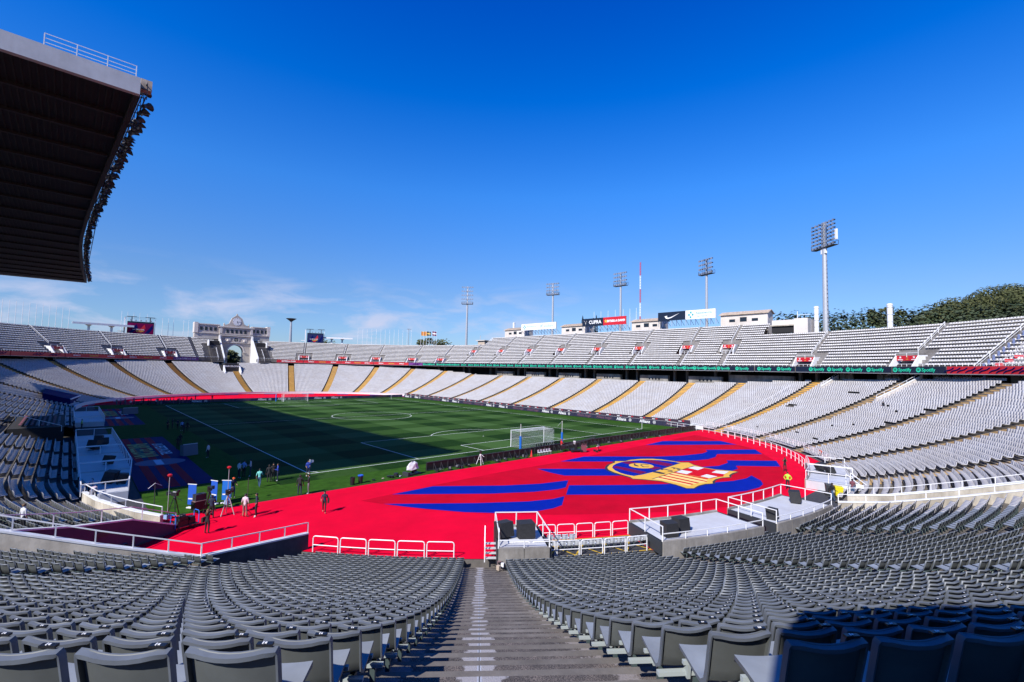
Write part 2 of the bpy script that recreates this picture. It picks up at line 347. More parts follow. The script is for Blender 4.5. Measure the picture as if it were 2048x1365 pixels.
# ================================================================== GROUND
mb = MB(); mb.poly([(-3000, -3000, -1.4), (3000, -3000, -1.4), (3000, 3000, -1.4), (-3000, 3000, -1.4)])
tag(mb.build('ground', M['earth']), kind='structure')
mb = MB(); mb.poly([(P3(s, 49.83, -0.02)) for s in srange(-180, 379.9, 2)])
tag(mb.build('track_floor', M['asphalt']), kind='structure')
mb = MB(); mb.poly([(-48.5, -8.0, 0), (43.4, -8.0, 0), (43.4, 112.2, 0), (-48.5, 112.2, 0)])
tag(mb.build('grass_apron', M['grassdark']), kind='structure')
mb = MB(); mb.poly([(-38, -3.2, .004), (38, -3.2, .004), (38, 108.2, .004), (-38, 108.2, .004)])
tag(mb.build('pitch', M['pitch']), kind='structure')
def strip(mb, x0, y0, x1, y1, z=.008): mb.poly([(x0, y0, z), (x1, y0, z), (x1, y1, z), (x0, y1, z)])
W = 0.12; mb = MB()
for x in (-34, 34): strip(mb, x-W/2, 0, x+W/2, 105)
for y in (0, 52.5, 105): strip(mb, -34+W/2, y-W/2, 34-W/2, y+W/2)
for y0, sg in ((0, 1), (105, -1)):
    for hw, dp in ((20.16, 16.5), (9.16, 5.5)):
        for x in (-hw, hw): a, b = sorted((y0+sg*W/2, y0+sg*dp)); strip(mb, x-W/2, a, x+W/2, b)
        yy = y0+sg*dp; strip(mb, -hw+W/2, yy-W/2, hw-W/2, yy+W/2)
    cy = y0+sg*11; strip(mb, -.14, cy-.14, .14, cy+.14)
def arc_strip(mb, cx, cy, r, a0, a1, n, z=.008):
    for i in range(n):
        t0, t1 = R(a0+(a1-a0)*i/n), R(a0+(a1-a0)*(i+1)/n)
        mb.poly([(cx+(r-W/2)*math.cos(t0), cy+(r-W/2)*math.sin(t0), z), (cx+(r+W/2)*math.cos(t0), cy+(r+W/2)*math.sin(t0), z),
                 (cx+(r+W/2)*math.cos(t1), cy+(r+W/2)*math.sin(t1), z), (cx+(r-W/2)*math.cos(t1), cy+(r-W/2)*math.sin(t1), z)])
arc_strip(mb, 0, 52.5, 9.15, .8, 179.2, 40); arc_strip(mb, 0, 52.5, 9.15, 180.8, 359.2, 40)
arc_strip(mb, 0, 11, 9.15, 37.8, 142.2, 24); arc_strip(mb, 0, 94, 9.15, 217.8, 322.2, 24)
for cx, cy, a in ((-34, 0, 0), (34, 0, 90), (34, 105, 180), (-34, 105, 270)): arc_strip(mb, cx, cy, 1, a+6, a+84, 8)
tag(mb.build('pitch_markings', M['line']), kind='structure')
# red carpets over the two ends of the track
mb = MB(); pts = [(-53.5, -8.2, .004), (47.5, -8.2, .004)]+[(CX+49.8*math.cos(R(a)), 8.5+49.8*math.sin(R(a)), .004) for a in range(-20, -161, -2)]
mb.poly(pts[::-1]); tag(mb.build('carpet', M['carpet']), kind='structure')
mb = MB(); mb.poly([(-44.0, -17.0, .002), (-45.5, -12.5, .002), (-47.6, -12.35, .002), (-58, -19.2, .002), (-60, -20.6, .002), (-48, -22.6, .002), (-44, -22, .002)]); tag(mb.build('ramp_floor', M['carpet']), kind='structure')
mb = MB(); mb.poly([(-4.3, -38.6, .007), (8, -39, .007), (10, -44, .007), (-.8, -43.5, .007), (-.8, -62, .007), (-4.3, -62, .007)][::-1]); tag(mb.build('path', M['asphalt']), kind='structure')
mb = MB(); mb.poly([(-51.5, 112.4, .004), (46.5, 112.4, .004)]+[(CX+49.5*math.cos(R(a)), 96.5+49.5*math.sin(R(a)), .004) for a in range(19, 162, 3)])
tag(mb.build('carpet_far', M['carpet']), kind='structure')

# ================================================================== LOWER STAND
RAMP = [(-42.0, -21.4), (-48, -22.6), (-56, -21.4), (-62, -20.6), (-62, -20.4), (-56, -17.8), (-47.7, -12.3), (-45, -11), (-40, -16)]
def inside(x, y, pg):
    c = False; n = len(pg)
    for i in range(n):
        x0, y0 = pg[i]; x1, y1 = pg[(i+1) % n]
        if (y0 > y) != (y1 > y) and x < (x1-x0)*(y-y0)/(y1-y0)+x0: c = not c
    return c
def cut_lower(x, y, r):
    if y < 0 and x < -35 and inside(x, y, RAMP): return True
    if abs(x+2.5) < 1.75 and y < 0 and r < 66: return True
    if x < -40 and 38 < y < 58 and r < 57.5: return True
    return False
def hall(x, y): return ovr(x, y, UP_)                     # distance in the upper tier's own oval
AX, AY = math.sin(R(40.08)), math.cos(R(40.08))           # direction of the near stairs
def lateral(x, y): dx, dy = x-CAM.x, y-CAM.y; return dx*AY-dy*AX
NEAR_BEND = srange(-180, 0, 0.5); REST = srange(0, 380, 2.0)
SS = NEAR_BEND+REST[1:]
mb = MB()
for k, r in enumerate(ROWS):
    for i in range(len(SS)-1):
        s0, s1 = SS[i], SS[i+1]; sm = (s0+s1)/2; z = pz(r, sm); zp = pz(ROWS[k-1], sm) if k else -0.02
        x, y, _, _ = ov(sm, r)
        if hall(x, y) > (76.5 if not (y < 0 and x < 10) else 90) and not (y < 0 and x < 10): continue
        if cut_lower(x, y, r): continue
        a, b = r-.47, r+.35
        mb.add([P3(s0, a, z), P3(s0, b, z), P3(s1, b, z), P3(s1, a, z)], [(0, 1, 2, 3)])
        mb.add([P3(s0, a, zp), P3(s0, a, z), P3(s1, a, z), P3(s1, a, zp)], [(0, 1, 2, 3)])
stand = thing('lower_stand', 'lower tier of the bowl, curved concrete terraces running round the pitch', 'grandstand', (CX, 52.5, 0))
mb.build('terrace', M['concrete'], stand, world=True)
# low wall at the foot of the stand, with coping
mb = MB(); mc = MB()
for i in range(len(SS)-1):
    s0, s1 = SS[i], SS[i+1]; sm = (s0+s1)/2; x, y, _, _ = ov(sm, 49.6)
    if s1 > 280 or s0 < -20: continue
    mb.add([P3(s0, 49.6, 0), P3(s1, 49.6, 0), P3(s1, 49.6, .95), P3(s0, 49.6, .95)], [(0, 1, 2, 3)])
    mc.hull([P3(s0, 49.5, .95), P3(s0, 49.85, .95), P3(s0, 49.85, 1.07), P3(s0, 49.5, 1.07)], [P3(s1, 49.5, .95), P3(s1, 49.85, .95), P3(s1, 49.85, 1.07), P3(s1, 49.5, 1.07)])
mb.build('front_wall', M['cap'], stand, world=True); mc.build('coping', M['cap'], stand, world=True)

# ---- aisles of the lower tier
A_NEAR = [-169.2, -156.0, -143.3, -116.4, -103.2, -90.0, -76.8, -63.6, -50.4, -37.2, -24.0, -10.8]
A_STR = [y2s(y, LO) for y in (8.1, 23.3, 39.0, 54.9, 71.0, 87.0)]
A_FAR = [100+a for a in (6.5, 19.6, 32.8, 46.0, 59.7, 73.4, 90.0, 106.6, 120.3, 134.0, 147.5, 161.0, 174.0)]
A_LEFT = [290, 304, 318, 332, 346, 360, 372]
AISLES = sorted(A_NEAR+[-129.75]+A_STR+A_FAR+A_LEFT)
def aisle_steps(s, hw=1.08):
    mb = MB(); x0, y0, nx, ny = ov(s, 50)
    c = LO; base = Vector(ov(s, 0.0001, c)[:2]) if not (0 <= s <= 100 or s >= 280) else Vector((CX, ov(s, 10)[1]))
    tx, ty = -ny, nx; rz = math.atan2(ny, nx)
    for k, r in enumerate(ROWS[:-1]):
        x, y = base.x+nx*r, base.y+ny*r
        if cut_lower(x, y, r) or (hall(x, y) > 76 and not (y < 0 and x < 10)): continue
        z = pz(r, s); dz = pz(ROWS[k+1], s)-z
        mb.box((base.x+nx*(r-.265), base.y+ny*(r-.265), z+.01), (.41, hw*2, .05), rz)
        mb.box((base.x+nx*(r+.14), base.y+ny*(r+.14), z+dz/4+.008), (.42, hw*2, dz/2+.03), rz)
    return mb, (base.x+nx*50, base.y+ny*50, 0)
def desc_s(s):
    if s < -140: return 'near left corner'
    if s < -95: return 'near bend right of the front stairs'
    if s < -60: return 'near right bend'
    if s <= 0: return 'right hand bend'
    if s < 100: return 'far long side'
    if s < 190: return 'far bend right of the arched gate'
    if s < 280: return 'far bend left of the arched gate'
    return 'shaded left side'
cnt = {}
for s in sorted(A_NEAR+A_STR+A_FAR+A_LEFT):
    mb, o = aisle_steps(s, 1.08 if s != 190 else 1.0)
    if not mb.f or s in (-90.0,): continue
    m_ = M['step'] if s < -95 or s > 278 else (M['ochre_pale'] if s < -30 else (M['ochre']))
    d = desc_s(s); cnt[d] = cnt.get(d, 0)+1
    nth = ['first', 'second', 'third', 'fourth', 'fifth', 'sixth', 'seventh'][cnt[d]-1]
    solo(mb, 'aisle_stairs', m_, ('grey' if s < -95 else 'ochre painted')+' stairway through the lower seats, '+d+', '+nth+' anticlockwise', 'stairs', 'stairways of the lower tier', o)

# ---- the near stairs, step by step
def near_step_mat():
    m = bpy.data.materials.new('worn_asphalt_step'); m.use_nodes = True; N, L = m.node_tree.nodes, m.node_tree.links; b = N['Principled BSDF']; b.inputs['Roughness'].default_value = 0.9
    t = N.new('ShaderNodeTexCoord'); s = N.new('ShaderNodeSeparateXYZ'); L.new(t.outputs['Object'], s.inputs[0])
    n = N.new('ShaderNodeTexNoise'); n.inputs['Scale'].default_value = 2.6; n.inputs['Detail'].default_value = 9; n.inputs['Roughness'].default_value = 0.72; L.new(t.outputs['Object'], n.inputs['Vector'])
    fine = N.new('ShaderNodeTexNoise'); fine.inputs['Scale'].default_value = 70; fine.inputs['Detail'].default_value = 3; L.new(t.outputs['Object'], fine.inputs['Vector'])
    fr = N.new('ShaderNodeValToRGB'); fr.color_ramp.elements[0].position = 0.35; fr.color_ramp.elements[0].color = (0.022, 0.020, 0.020, 1); fr.color_ramp.elements[1].position = 0.72; fr.color_ramp.elements[1].color = (0.155, 0.135, 0.125, 1)
    L.new(fine.outputs['Fac'], fr.inputs[0])
    big = N.new('ShaderNodeValToRGB'); big.color_ramp.elements[0].position = 0.36; big.color_ramp.elements[0].color = (0.55, 0.55, 0.57, 1); big.color_ramp.elements[1].position = 0.66; big.color_ramp.elements[1].color = (1.5, 1.42, 1.36, 1)
    L.new(n.outputs['Fac'], big.inputs[0])
    mu = N.new('ShaderNodeMixRGB'); mu.blend_type = 'MULTIPLY'; mu.inputs[0].default_value = 1; L.new(fr.outputs[0], mu.inputs[1]); L.new(big.outputs[0], mu.inputs[2])
    def mask(centre, half, edge, wob):
        a = N.new('ShaderNodeMath'); a.operation = 'SUBTRACT'; L.new(s.outputs['X'], a.inputs[0]); a.inputs[1].default_value = centre
        ab = N.new('ShaderNodeMath'); ab.operation = 'ABSOLUTE'; L.new(a.outputs[0], ab.inputs[0])
        w = N.new('ShaderNodeMath'); w.operation = 'MULTIPLY_ADD'; L.new(n.outputs['Fac'], w.inputs[0]); w.inputs[1].default_value = wob; L.new(ab.outputs[0], w.inputs[2])
        q = N.new('ShaderNodeMapRange'); q.inputs['From Min'].default_value = half+wob*0.5; q.inputs['From Max'].default_value = half+wob*0.5+edge; q.inputs['To Min'].default_value = 1; q.inputs['To Max'].default_value = 0; L.new(w.outputs[0], q.inputs['Value']); return q.outputs[0]
    def over(prev, msk, col):
        x = N.new('ShaderNodeMixRGB'); L.new(msk, x.inputs[0]); L.new(prev, x.inputs[1]); x.inputs[2].default_value = tuple(col)+(1,); return x.outputs[0]
    o = over(mu.outputs[0], mask(0.03, 0.17, 0.05, 0.9), (0.26, 0.25, 0.265))
    o = over(o, mask(1.75, 0.10, 0.08, 1.5), (0.20, 0.18, 0.18)); o = over(o, mask(-1.0, 0.12, 0.05, 0.7), (0.19, 0.18, 0.19))
    o = over(o, mask(0.03, 0.022, 0.006, 0.01), (0.32, 0.34, 0.40)); o = over(o, mask(0.03, 0.006, 0.002, 0.0), (0.06, 0.06, 0.07))
    L.new(o, b.inputs['Base Color'])
    bp = N.new('ShaderNodeBump'); bp.inputs['Strength'].default_value = 0.7; bp.inputs['Distance'].default_value = 0.012; L.new(fine.outputs['Fac'], bp.inputs['Height']); L.new(bp.outputs[0], b.inputs['Normal'])
    return m
M['nearstep'] = near_step_mat()
ns = thing('aisle_stairs', 'wide worn asphalt stairs with a pale central strip, leading down between the nearest seats', 'stairs', (CAM.x, CAM.y, 0), -R(40.08), 'stairways of the lower tier')
for k, r in enumerate(ROWS[:36]):
    z = prof(r); dz = prof(ROWS[k+1])-z; y = 79.7-r
    for (yc, zt) in ((y+.265, z+.02), (y-.14, z+dz/2+.015)):
        jit = random.uniform(-.006, .006); m2_ = MB(); xl, xr, hb_ = -1.32, 1.98, .015
        zb = z-.02
        # tread with a worn, slightly chamfered front edge
        y0, y1 = yc-.207, yc+.207
        ring = lambda X: [(X, y0, zb), (X, y1, zb), (X, y1, zt-.02+jit), (X, y1-.02, zt+jit), (X, y0, zt+jit)]
        m2_.hull(ring(xl), ring(xr)); m2_.build('step', M['nearstep'], ns)

# ================================================================== SEATS
def seat_grid(nu, prof_pts, fl=0.038, full=True):
    """moulded seat: pan and curved back with a deep rim; +y forward, z=0 on the floor"""
    mb = MB(); n = len(prof_pts); G = []; B_ = []
    for i, (y, z, hw, back) in enumerate(prof_pts):
        row = []; rb = []
        for j in range(nu+1):
            u = -1+2*j/nu
            yy = y-(.032*(1-u*u) if back else 0); zz = z-(0 if back else .014*(1-u*u))
            if i == n-1: zz -= .022*(1-u*u) + (.012 if abs(u) == 1 else 0)
            row.append((u*hw, yy, zz))
            inn = .94
            rb.append((u*hw*inn, yy-(.010 if back else 0), zz-(.0 if back else .012)))
        G.append(row); B_.append(rb)
    V = [p for r_ in G for p in r_]; F = []
    w = nu+1
    for i in range(n-1):
        for j in range(nu): F.append((i*w+j, i*w+j+1, (i+1)*w+j+1, (i+1)*w+j))
    mb.mi = 0; mb.add(V, F)
    # rim: boundary path from pan front left up the side, over the top, down the right, along the front
    path = [(i, 0) for i in range(n)]+[(n-1, j) for j in range(1, w)]+[(i, nu) for i in range(n-2, -1, -1)]+[(0, j) for j in range(nu-1, 0, -1)]
    V = []; 
    for (i, j) in path:
        x, y, z = G[i][j]; back = prof_pts[i][3]; f_ = fl*(1.0 if back else .8)
        d = (0, -f_, -f_*.25) if back else (0, 0, -f_)
        if i == 2 or (i == 3 and not back): d = (0, -f_*.6, -f_*.9)
        V.append((x, y, z)); V.append((x*1.0, y+d[0+1], z+d[2]))
        xi = x*.945 if j in (0, nu) else x
        zi = z-.022 if (i == n-1) else z
        V.append((xi, y+d[1]+.002, zi+d[2]))
    m_ = len(path); F = []
    for k in range(m_):
        k2 = (k+1) % m_; F.append((3*k, 3*k+1, 3*k2+1, 3*k2)); F.append((3*k+1, 3*k+2, 3*k2+2, 3*k2+1))
    mb.mi = 2; mb.add(V, F)
    # inner side of the rim and the rear skin
    mb.mi = 1
    V = []; F = []
    for r_ in B_: V += r_
    for i in range(n-1):
        for j in range(nu): F.append((i*w+j, (i+1)*w+j, (i+1)*w+j+1, i*w+j+1))
    mb.add(V, F)
    V = []
    for (i, j) in path:
        x, y, z = G[i][j]; back = prof_pts[i][3]; f_ = fl*(1.0 if back else .8)
        d = (0, -f_, -f_*.25) if back else (0, 0, -f_)
        if i == 2 or (i == 3 and not back): d = (0, -f_*.6, -f_*.9)
        xi = x*.945 if j in (0, nu) else x; zi = z-.022 if (i == n-1) else z
        V.append((xi, y+d[1]+.002, zi+d[2])); V.append(B_[i][j])
    F = []
    for k in range(m_):
        k2 = (k+1) % m_; F.append((2*k, 2*k+1, 2*k2+1, 2*k2))
    mb.add(V, F); mb.mi = 0
    return mb
PF = [(.445, .405, .186, 0), (.425, .432, .198, 0), (.30, .428, .206, 0), (.15, .408, .210, 0), (.055, .405, .212, 0), (.012, .44, .212, 1), (-.012, .52, .212, 1), (-.035, .62, .214, 1), (-.058, .72, .216, 1), (-.072, .785, .216, 1), (-.078, .815, .208, 1)]
PM = [(.44, .42, .196, 0), (.15, .408, .208, 0), (.03, .41, .212, 1), (-.03, .60, .214, 1), (-.078, .815, .214, 1)]
hero = seat_grid(8, PF); mid = seat_grid(2, PM)
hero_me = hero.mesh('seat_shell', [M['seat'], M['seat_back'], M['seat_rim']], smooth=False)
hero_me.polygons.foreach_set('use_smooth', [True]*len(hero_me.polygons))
try:
    hero_me.set_sharp_from_angle(angle=R(38))
except Exception: pass
mbk = MB()
mbk.bar((-.225, -.01, .365), (.225, -.01, .365), .05, .035); mbk.bar((-.225, .30, .37), (.225, .30, .37), .03, .03)
mbk.hull([(.02, .02, .38), (.05, .02, .38), (.05, -.07, .47), (.02, -.07, .47)], [(.02, .0, .33), (.05, .0, .33), (.05, -.05, .33), (.02, -.05, .33)])
br_me = mbk.mesh('bracket', M['bracket'])
mpp = MB(); mpp.bar((.12, .02, 0.0), (.12, .02, .35), .07, .05); mpp.bar((.12, .30, .36), (.12, -.02, .355), .04, .04); mpp.box((.12, .02, .01), (.12, .12, .02))
post_me = mpp.mesh('support_post', M['post'])
mpl = MB(); mpl.box((.145, -.083, .813), (.075, .026, .012)); mpl.mi = 1; mpl.box((.150, -.083, .8205), (.010, .010, .003)); mpl.box((.137, -.083, .8205), (.006, .016, .003))
pl_me = mpl.mesh('number_plate', [M['plate'], M['white']])
mem = MB(); mem.box((0, -.062, .66), (.13, .003, .002)); mem.box((0, -.050, .60), (.13, .003, .002))
mem = MB()
for (xa, ya, za, xb, yb, zb_) in ((-.07, -.094, .675, .07, -.094, .675), (-.066, -.083, .625, .066, -.083, .625), (-.07, -.094, .675, -.066, -.083, .625), (.07, -.094, .675, .066, -.083, .625)):
    mem.bar((xa, ya+.012, za), (xb, yb+.012, zb_), .0045, .003)
emb_me = mem.mesh('moulded_frame', M['bracket'])

def far_seat():
    mb = MB()
    mb.add([(-.205, .42, .44), (.205, .42, .44), (.205, .02, .41), (-.205, .02, .41), (-.205, .42, .38), (.205, .42, .38), (.205, .02, .37), (-.205, .02, .37)],
           [(0, 1, 2, 3)[::-1], (4, 5, 1, 0)[::-1], (5, 6, 2, 1)[::-1], (7, 4, 0, 3)[::-1]])
    mb.add([(-.21, .02, .41), (.21, .02, .41), (.21, -.07, .81), (-.21, -.07, .81), (-.21, -.025, .40), (.21, -.025, .40), (.21, -.115, .80), (-.21, -.115, .80)],
           [(0, 1, 2, 3)[::-1], (3, 2, 6, 7)[::-1], (1, 5, 6, 2)[::-1], (4, 0, 3, 7)[::-1]])
    mb.mi = 1; mb.add([(-.21, -.025, .40), (.21, -.025, .40), (.21, -.115, .80), (-.21, -.115, .80)], [(0, 1, 2, 3)]); mb.mi = 0
    return mb
FAR = far_seat()
def bench_seat():
    mb = MB()
    mb.add([(-.2, .40, .43), (.2, .40, .43), (.2, .02, .40), (-.2, .02, .40), (-.2, .40, .37), (.2, .40, .37), (.2, .02, .35), (-.2, .02, .35)],
           [(0, 1, 2, 3)[::-1], (4, 5, 1, 0)[::-1], (5, 6, 2, 1)[::-1], (7, 4, 0, 3)[::-1]])
    mb.add([(-.205, .02, .40), (.205, .02, .40), (.205, -.05, .70), (-.205, -.05, .70), (-.205, -.02, .40), (.205, -.02, .40), (.205, -.09, .69), (-.205, -.09, .69)],
           [(0, 1, 2, 3)[::-1], (3, 2, 6, 7)[::-1], (1, 5, 6, 2)[::-1], (4, 0, 3, 7)[::-1]])
    mb.mi = 1; mb.add([(-.205, -.02, .40), (.205, -.02, .40), (.205, -.09, .63), (-.205, -.09, .63)], [(0, 1, 2, 3)]); mb.mi = 0
    return mb
BENCH = bench_seat()

seats = []                         # x, y, z, nx, ny, row, side index, block
def fill_rows(c, rows, zf, aisles, hw, ok, sink, tag_):
    for k, r in enumerate(rows):
        z = zf(r, k)
        bl = sorted(aisles)
        for a, b in zip(bl[:-1], bl[1:]):
            def arc(s0, s1):
                L_ = 0
                for q in (( -180, 0), (0, 100), (100, 280), (280, 380)):
                    lo, hi = max(s0, q[0]), min(s1, q[1])
                    if hi > lo: L_ += (hi-lo)*(R(1)*r if q[0] in (-180, 100) else (c[1]-c[0])/100)
                return L_
            L_ = arc(a, b)-2*hw
            n = int(L_/.492)
            if n < 1: continue
            sp_ = L_/n
            # walk along the arc
            pos = []; tgt = hw+sp_/2; acc = 0; s = a
            segs = []
            for q in ((-180, 0), (0, 100), (100, 280), (280, 380)):
                lo, hi = max(a, q[0]), min(b, q[1])
                if hi > lo: segs.append((lo, hi, (R(1)*r if q[0] in (-180, 100) else (c[1]-c[0])/100)))
            for lo, hi, g in segs:
                while tgt <= acc+(hi-lo)*g+1e-9 and len(pos) < n:
                    pos.append(lo+(tgt-acc)/g); tgt += sp_
                acc += (hi-lo)*g
            for i, s in enumerate(pos):
                x, y, nx, ny = ov(s, r, c)
                if ok(x, y, z, r, s, k): sink.append((x, y, z if c is UP_ else pz(r, s), nx, ny, k))
missing = random.Random(3)
GAPS = [(random.Random(i*7+1).uniform(-50, -26), random.Random(i*5+2).randint(4, 30), random.Random(i+9).choice([1, 1, 2, 4])) for i in range(20)]
def ok_low(x, y, z, r, s, k):
    if not in_view(x, y, z): return False
    if cut_lower(x, y, r-.35) or cut_lower(x, y, r+.35): return False
    if abs(x+2.5) < 2.1 and y < 0 and r < 66: return False
    if hall(x, y) > 75.4 and not (y < 0 and x < 10): return False
    if y < -10 and x < -10 and r > 77.9: return False
    l = lateral(x, y)
    if y < 0 and x < 0 and -1.13 < l < 1.76 and (x-CAM.x)*AX+(y-CAM.y)*AY > 0: return False
    if y < 0 and x < -35:
        for (ax_, ay_, bx_, by_) in ((-42, -21.4, -48, -22.6), (-48, -22.6, -60, -20.9), (-47.7, -12.3, -58, -19.1)):
            dx, dy = bx_-ax_, by_-ay_; t = max(0, min(1, ((x-ax_)*dx+(y-ay_)*dy)/(dx*dx+dy*dy)))
            if math.hypot(x-ax_-t*dx, y-ay_-t*dy) < .55: return False
    if s > 100 and y > 169.6 and -7.6 < x < -.6: return False
    for (gs, gk, gn) in GAPS:
        if k == gk and abs(s-gs) < gn*.22: return False
    return True
NEARA = [a for a in AISLES if a != -129.75]
def near_rows():
    # the two blocks beside the near stairs are filled outwards from the stair edges
    out = []
    for k, r in enumerate(ROWS[:34]):
        z = prof(r)
        for side, l0, lim in ((-1, -.915, -143.3), (1, 1.54, -116.4)):
            # angle where lateral == l0 on this ring
            a = R(-129.9)
            for _ in range(12):
                x, y = CX+r*math.cos(a), 8.5+r*math.sin(a); a += (l0-lateral(x, y))/r
            j = 0
            while True:
                aj = a+side*(.246+.4925*j)/r; deg = math.degrees(aj)
                if side < 0 and deg < lim+math.degrees(1.3/r): break
                if side > 0 and deg > lim-math.degrees(1.3/r): break
                x, y = CX+r*math.cos(aj), 8.5+r*math.sin(aj)
                if ok_low(x, y, z, r, deg, k) : out.append((x, y, z, math.cos(aj), math.sin(aj), k, side, j))
                j += 1
    return out
near_seats = near_rows()
lower = []
fill_rows(LO, ROWS, lambda r, k: prof(r), [-180]+[a for a in AISLES if a not in (-129.75,)]+[380], 1.32, lambda x, y, z, r, s, k: (not (-143.3 < s < -116.4)) and ok_low(x, y, z, r, s, k), lower, 'low')
# ---- upper tier rows
UR0, UDR, UZ0, UDZ = 74.75, 0.85, 13.25, 0.68
def nrows_up(s):
    y = ov(s, 80, UP_)[1]
    return 19 if (-5.0 < s <= 103.4) else 14
UA = sorted([-15.7, -31.5, -41.2]+[y2s(y, UP_) for y in (-3.9+4, 12, 28.2, 44.5, 61, 77.5, 94.3)]+[100+a for a in (5.2, 16.5, 28.5, 42.4, 54.5, 67.5, 80.5, 99.5, 106.9, 120.6, 135.6, 150, 165, 179)])
UV_LOW = [-15.7, -31.5]+[100+a for a in (16.5, 28.5, 42.4, 54.5, 67.5, 106.9, 120.6, 135.6)]
UV_HIGH = [y2s(y, UP_) for y in (.1, 12, 28.2, 44.5, 61, 77.5, 94.3)]+[105.2]
UV_LOW = [v for v in UV_LOW]
def arcdist(s, v, r, c=UP_):
    a = ov(s, r, c); b = ov(v, r, c); return math.hypot(a[0]-b[0], a[1]-b[1])
def ok_up(x, y, z, r, s, k):
    if k >= nrows_up(s) or not in_view(x, y, z): return False
    for v in UV_LOW:
        if abs(s-v) < 6 and k <= 5 and arcdist(s, v, r) < 3.6: return False
    for v in UV_HIGH:
        if abs(s-v) < 6 and 6 <= k <= 11 and arcdist(s, v, r) < 2.7: return False
    if 100 < s < 280 and -12.4 < x < 14.4: return (k >= 10 and (x < -7.6 or x > 9.6)) 
    return True
upper = []
fill_rows(UP_, [UR0+UDR*k for k in range(19)], lambda r, k: UZ0+UDZ*k, [-47.0]+UA+[281, 300], 0.62, ok_up, upper, 'up')
temp = []
fill_rows(UP_, [UR0+UDR*k for k in range(14)], lambda r, k: UZ0+UDZ*k+.1, [-60.0, -52.0, -43.6], 0.5, lambda x, y, z, r, s, k: in_view(x, y, z) and s < -43.5+ -k*.15, temp, 'tmp')

def merged(name, lst, proto, mats, label, cat, keep_group=None):
    pv = np.array(proto.v, dtype=np.float32); nF = len(proto.f); n = len(lst)
    A = np.array([t[:5] for t in lst], dtype=np.float64)
    rx, ry = -A[:, 4], A[:, 3]; fx, fy = -A[:, 3], -A[:, 4]
    jit = rng.normal(0, .006, n)
    X = A[:, 0:1]+rx[:, None]*pv[None, :, 0]+fx[:, None]*(pv[None, :, 1]+jit[:, None]); Y = A[:, 1:2]+ry[:, None]*pv[None, :, 0]+fy[:, None]*(pv[None, :, 1]+jit[:, None])
    Z = A[:, 2:3]+pv[None, :, 2]
    V = np.stack([X, Y, Z], 2).reshape(-1, 3).astype(np.float32)
    loops = np.concatenate([np.array(f) for f in proto.f]); cnts = np.array([len(f) for f in proto.f])
    LV = (loops[None, :]+(np.arange(n)*len(pv))[:, None]).ravel().astype(np.int32)
    tot = np.tile(cnts, n); st = np.concatenate([[0], np.cumsum(tot)[:-1]]).astype(np.int32)
    me = bpy.data.meshes.new(name); me.vertices.add(len(V)); me.vertices.foreach_set('co', V.ravel())
    me.loops.add(len(LV)); me.loops.foreach_set('vertex_index', LV); me.polygons.add(len(tot)); me.polygons.foreach_set('loop_start', st)
    try: me.polygons.foreach_set('loop_total', tot.astype(np.int32))
    except Exception: pass
    me.polygons.foreach_set('material_index', np.tile(np.array(proto.m, dtype=np.int32), n))
    for m_ in mats: me.materials.append(m_)
    me.update(calc_edges=True); me.validate()
    o = bpy.data.objects.new(name, me); COL.objects.link(o)
    return tag(o, label, cat, None, 'stuff')
def dist(t): return math.sqrt((t[0]-CAM.x)**2+(t[1]-CAM.y)**2+(t[2]+.6-CAM.z)**2)
near_seats.sort(key=dist)
heroes, rest_near = near_seats[:300], near_seats[300:]
ORD = ['first', 'second', 'third', 'fourth', 'fifth', 'sixth', 'seventh', 'eighth', 'ninth', 'tenth', 'eleventh', 'twelfth', 'thirteenth', 'fourteenth', 'fifteenth', 'sixteenth', 'seventeenth', 'eighteenth', 'nineteenth', 'twentieth', 'twenty-first', 'twenty-second', 'twenty-third', 'twenty-fourth', 'twenty-fifth']
for (x, y, z, nx, ny, k, side, j) in heroes:
    f = (-nx, -ny); rz = math.atan2(f[1], f[0])-PI/2+random.uniform(-.008, .008)
    rn = 33-k
    lb = 'grey seat %s the near stairs, %s from them, %s row from the camera' % ('left of' if side < 0 else 'right of', ORD[min(j, 24)], ORD[min(rn, 24)])
    t = thing('stadium_seat', lb, 'seat', (x+random.uniform(-.006, .006), y+random.uniform(-.006, .006), z), rz+random.uniform(-.012, .012), 'grey moulded seats either side of the near stairs')
    for nm, me in (('seat_shell', hero_me), ('bracket', br_me), ('support_post', post_me), ('number_plate', pl_me), ('moulded_frame', emb_me)):
        if nm == 'support_post' and j % 2: continue
        if nm == 'moulded_frame' and dist((x, y, z)) > 8: continue
        o = bpy.data.objects.new(nm, me); COL.objects.link(o); o.parent = t
alllow = rest_near+lower
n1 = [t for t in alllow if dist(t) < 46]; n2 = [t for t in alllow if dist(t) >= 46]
midp = MB(); midp.v, midp.f, midp.m = list(mid.v), list(mid.f), list(mid.m)
midp.mi = 3; midp.bar((.1, .02, -.0), (.1, .02, .38), .05, .05); midp.bar((-.24, 0, .37), (.24, 0, .37), .04, .03)
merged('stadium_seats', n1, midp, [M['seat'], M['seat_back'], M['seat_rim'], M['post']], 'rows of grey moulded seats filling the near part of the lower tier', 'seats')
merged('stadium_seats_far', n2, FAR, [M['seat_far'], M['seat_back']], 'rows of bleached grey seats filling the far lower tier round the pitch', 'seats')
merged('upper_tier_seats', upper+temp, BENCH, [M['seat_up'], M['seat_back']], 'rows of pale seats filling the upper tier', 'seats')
print('seats', len(heroes), len(n1), len(n2), len(upper), len(temp))

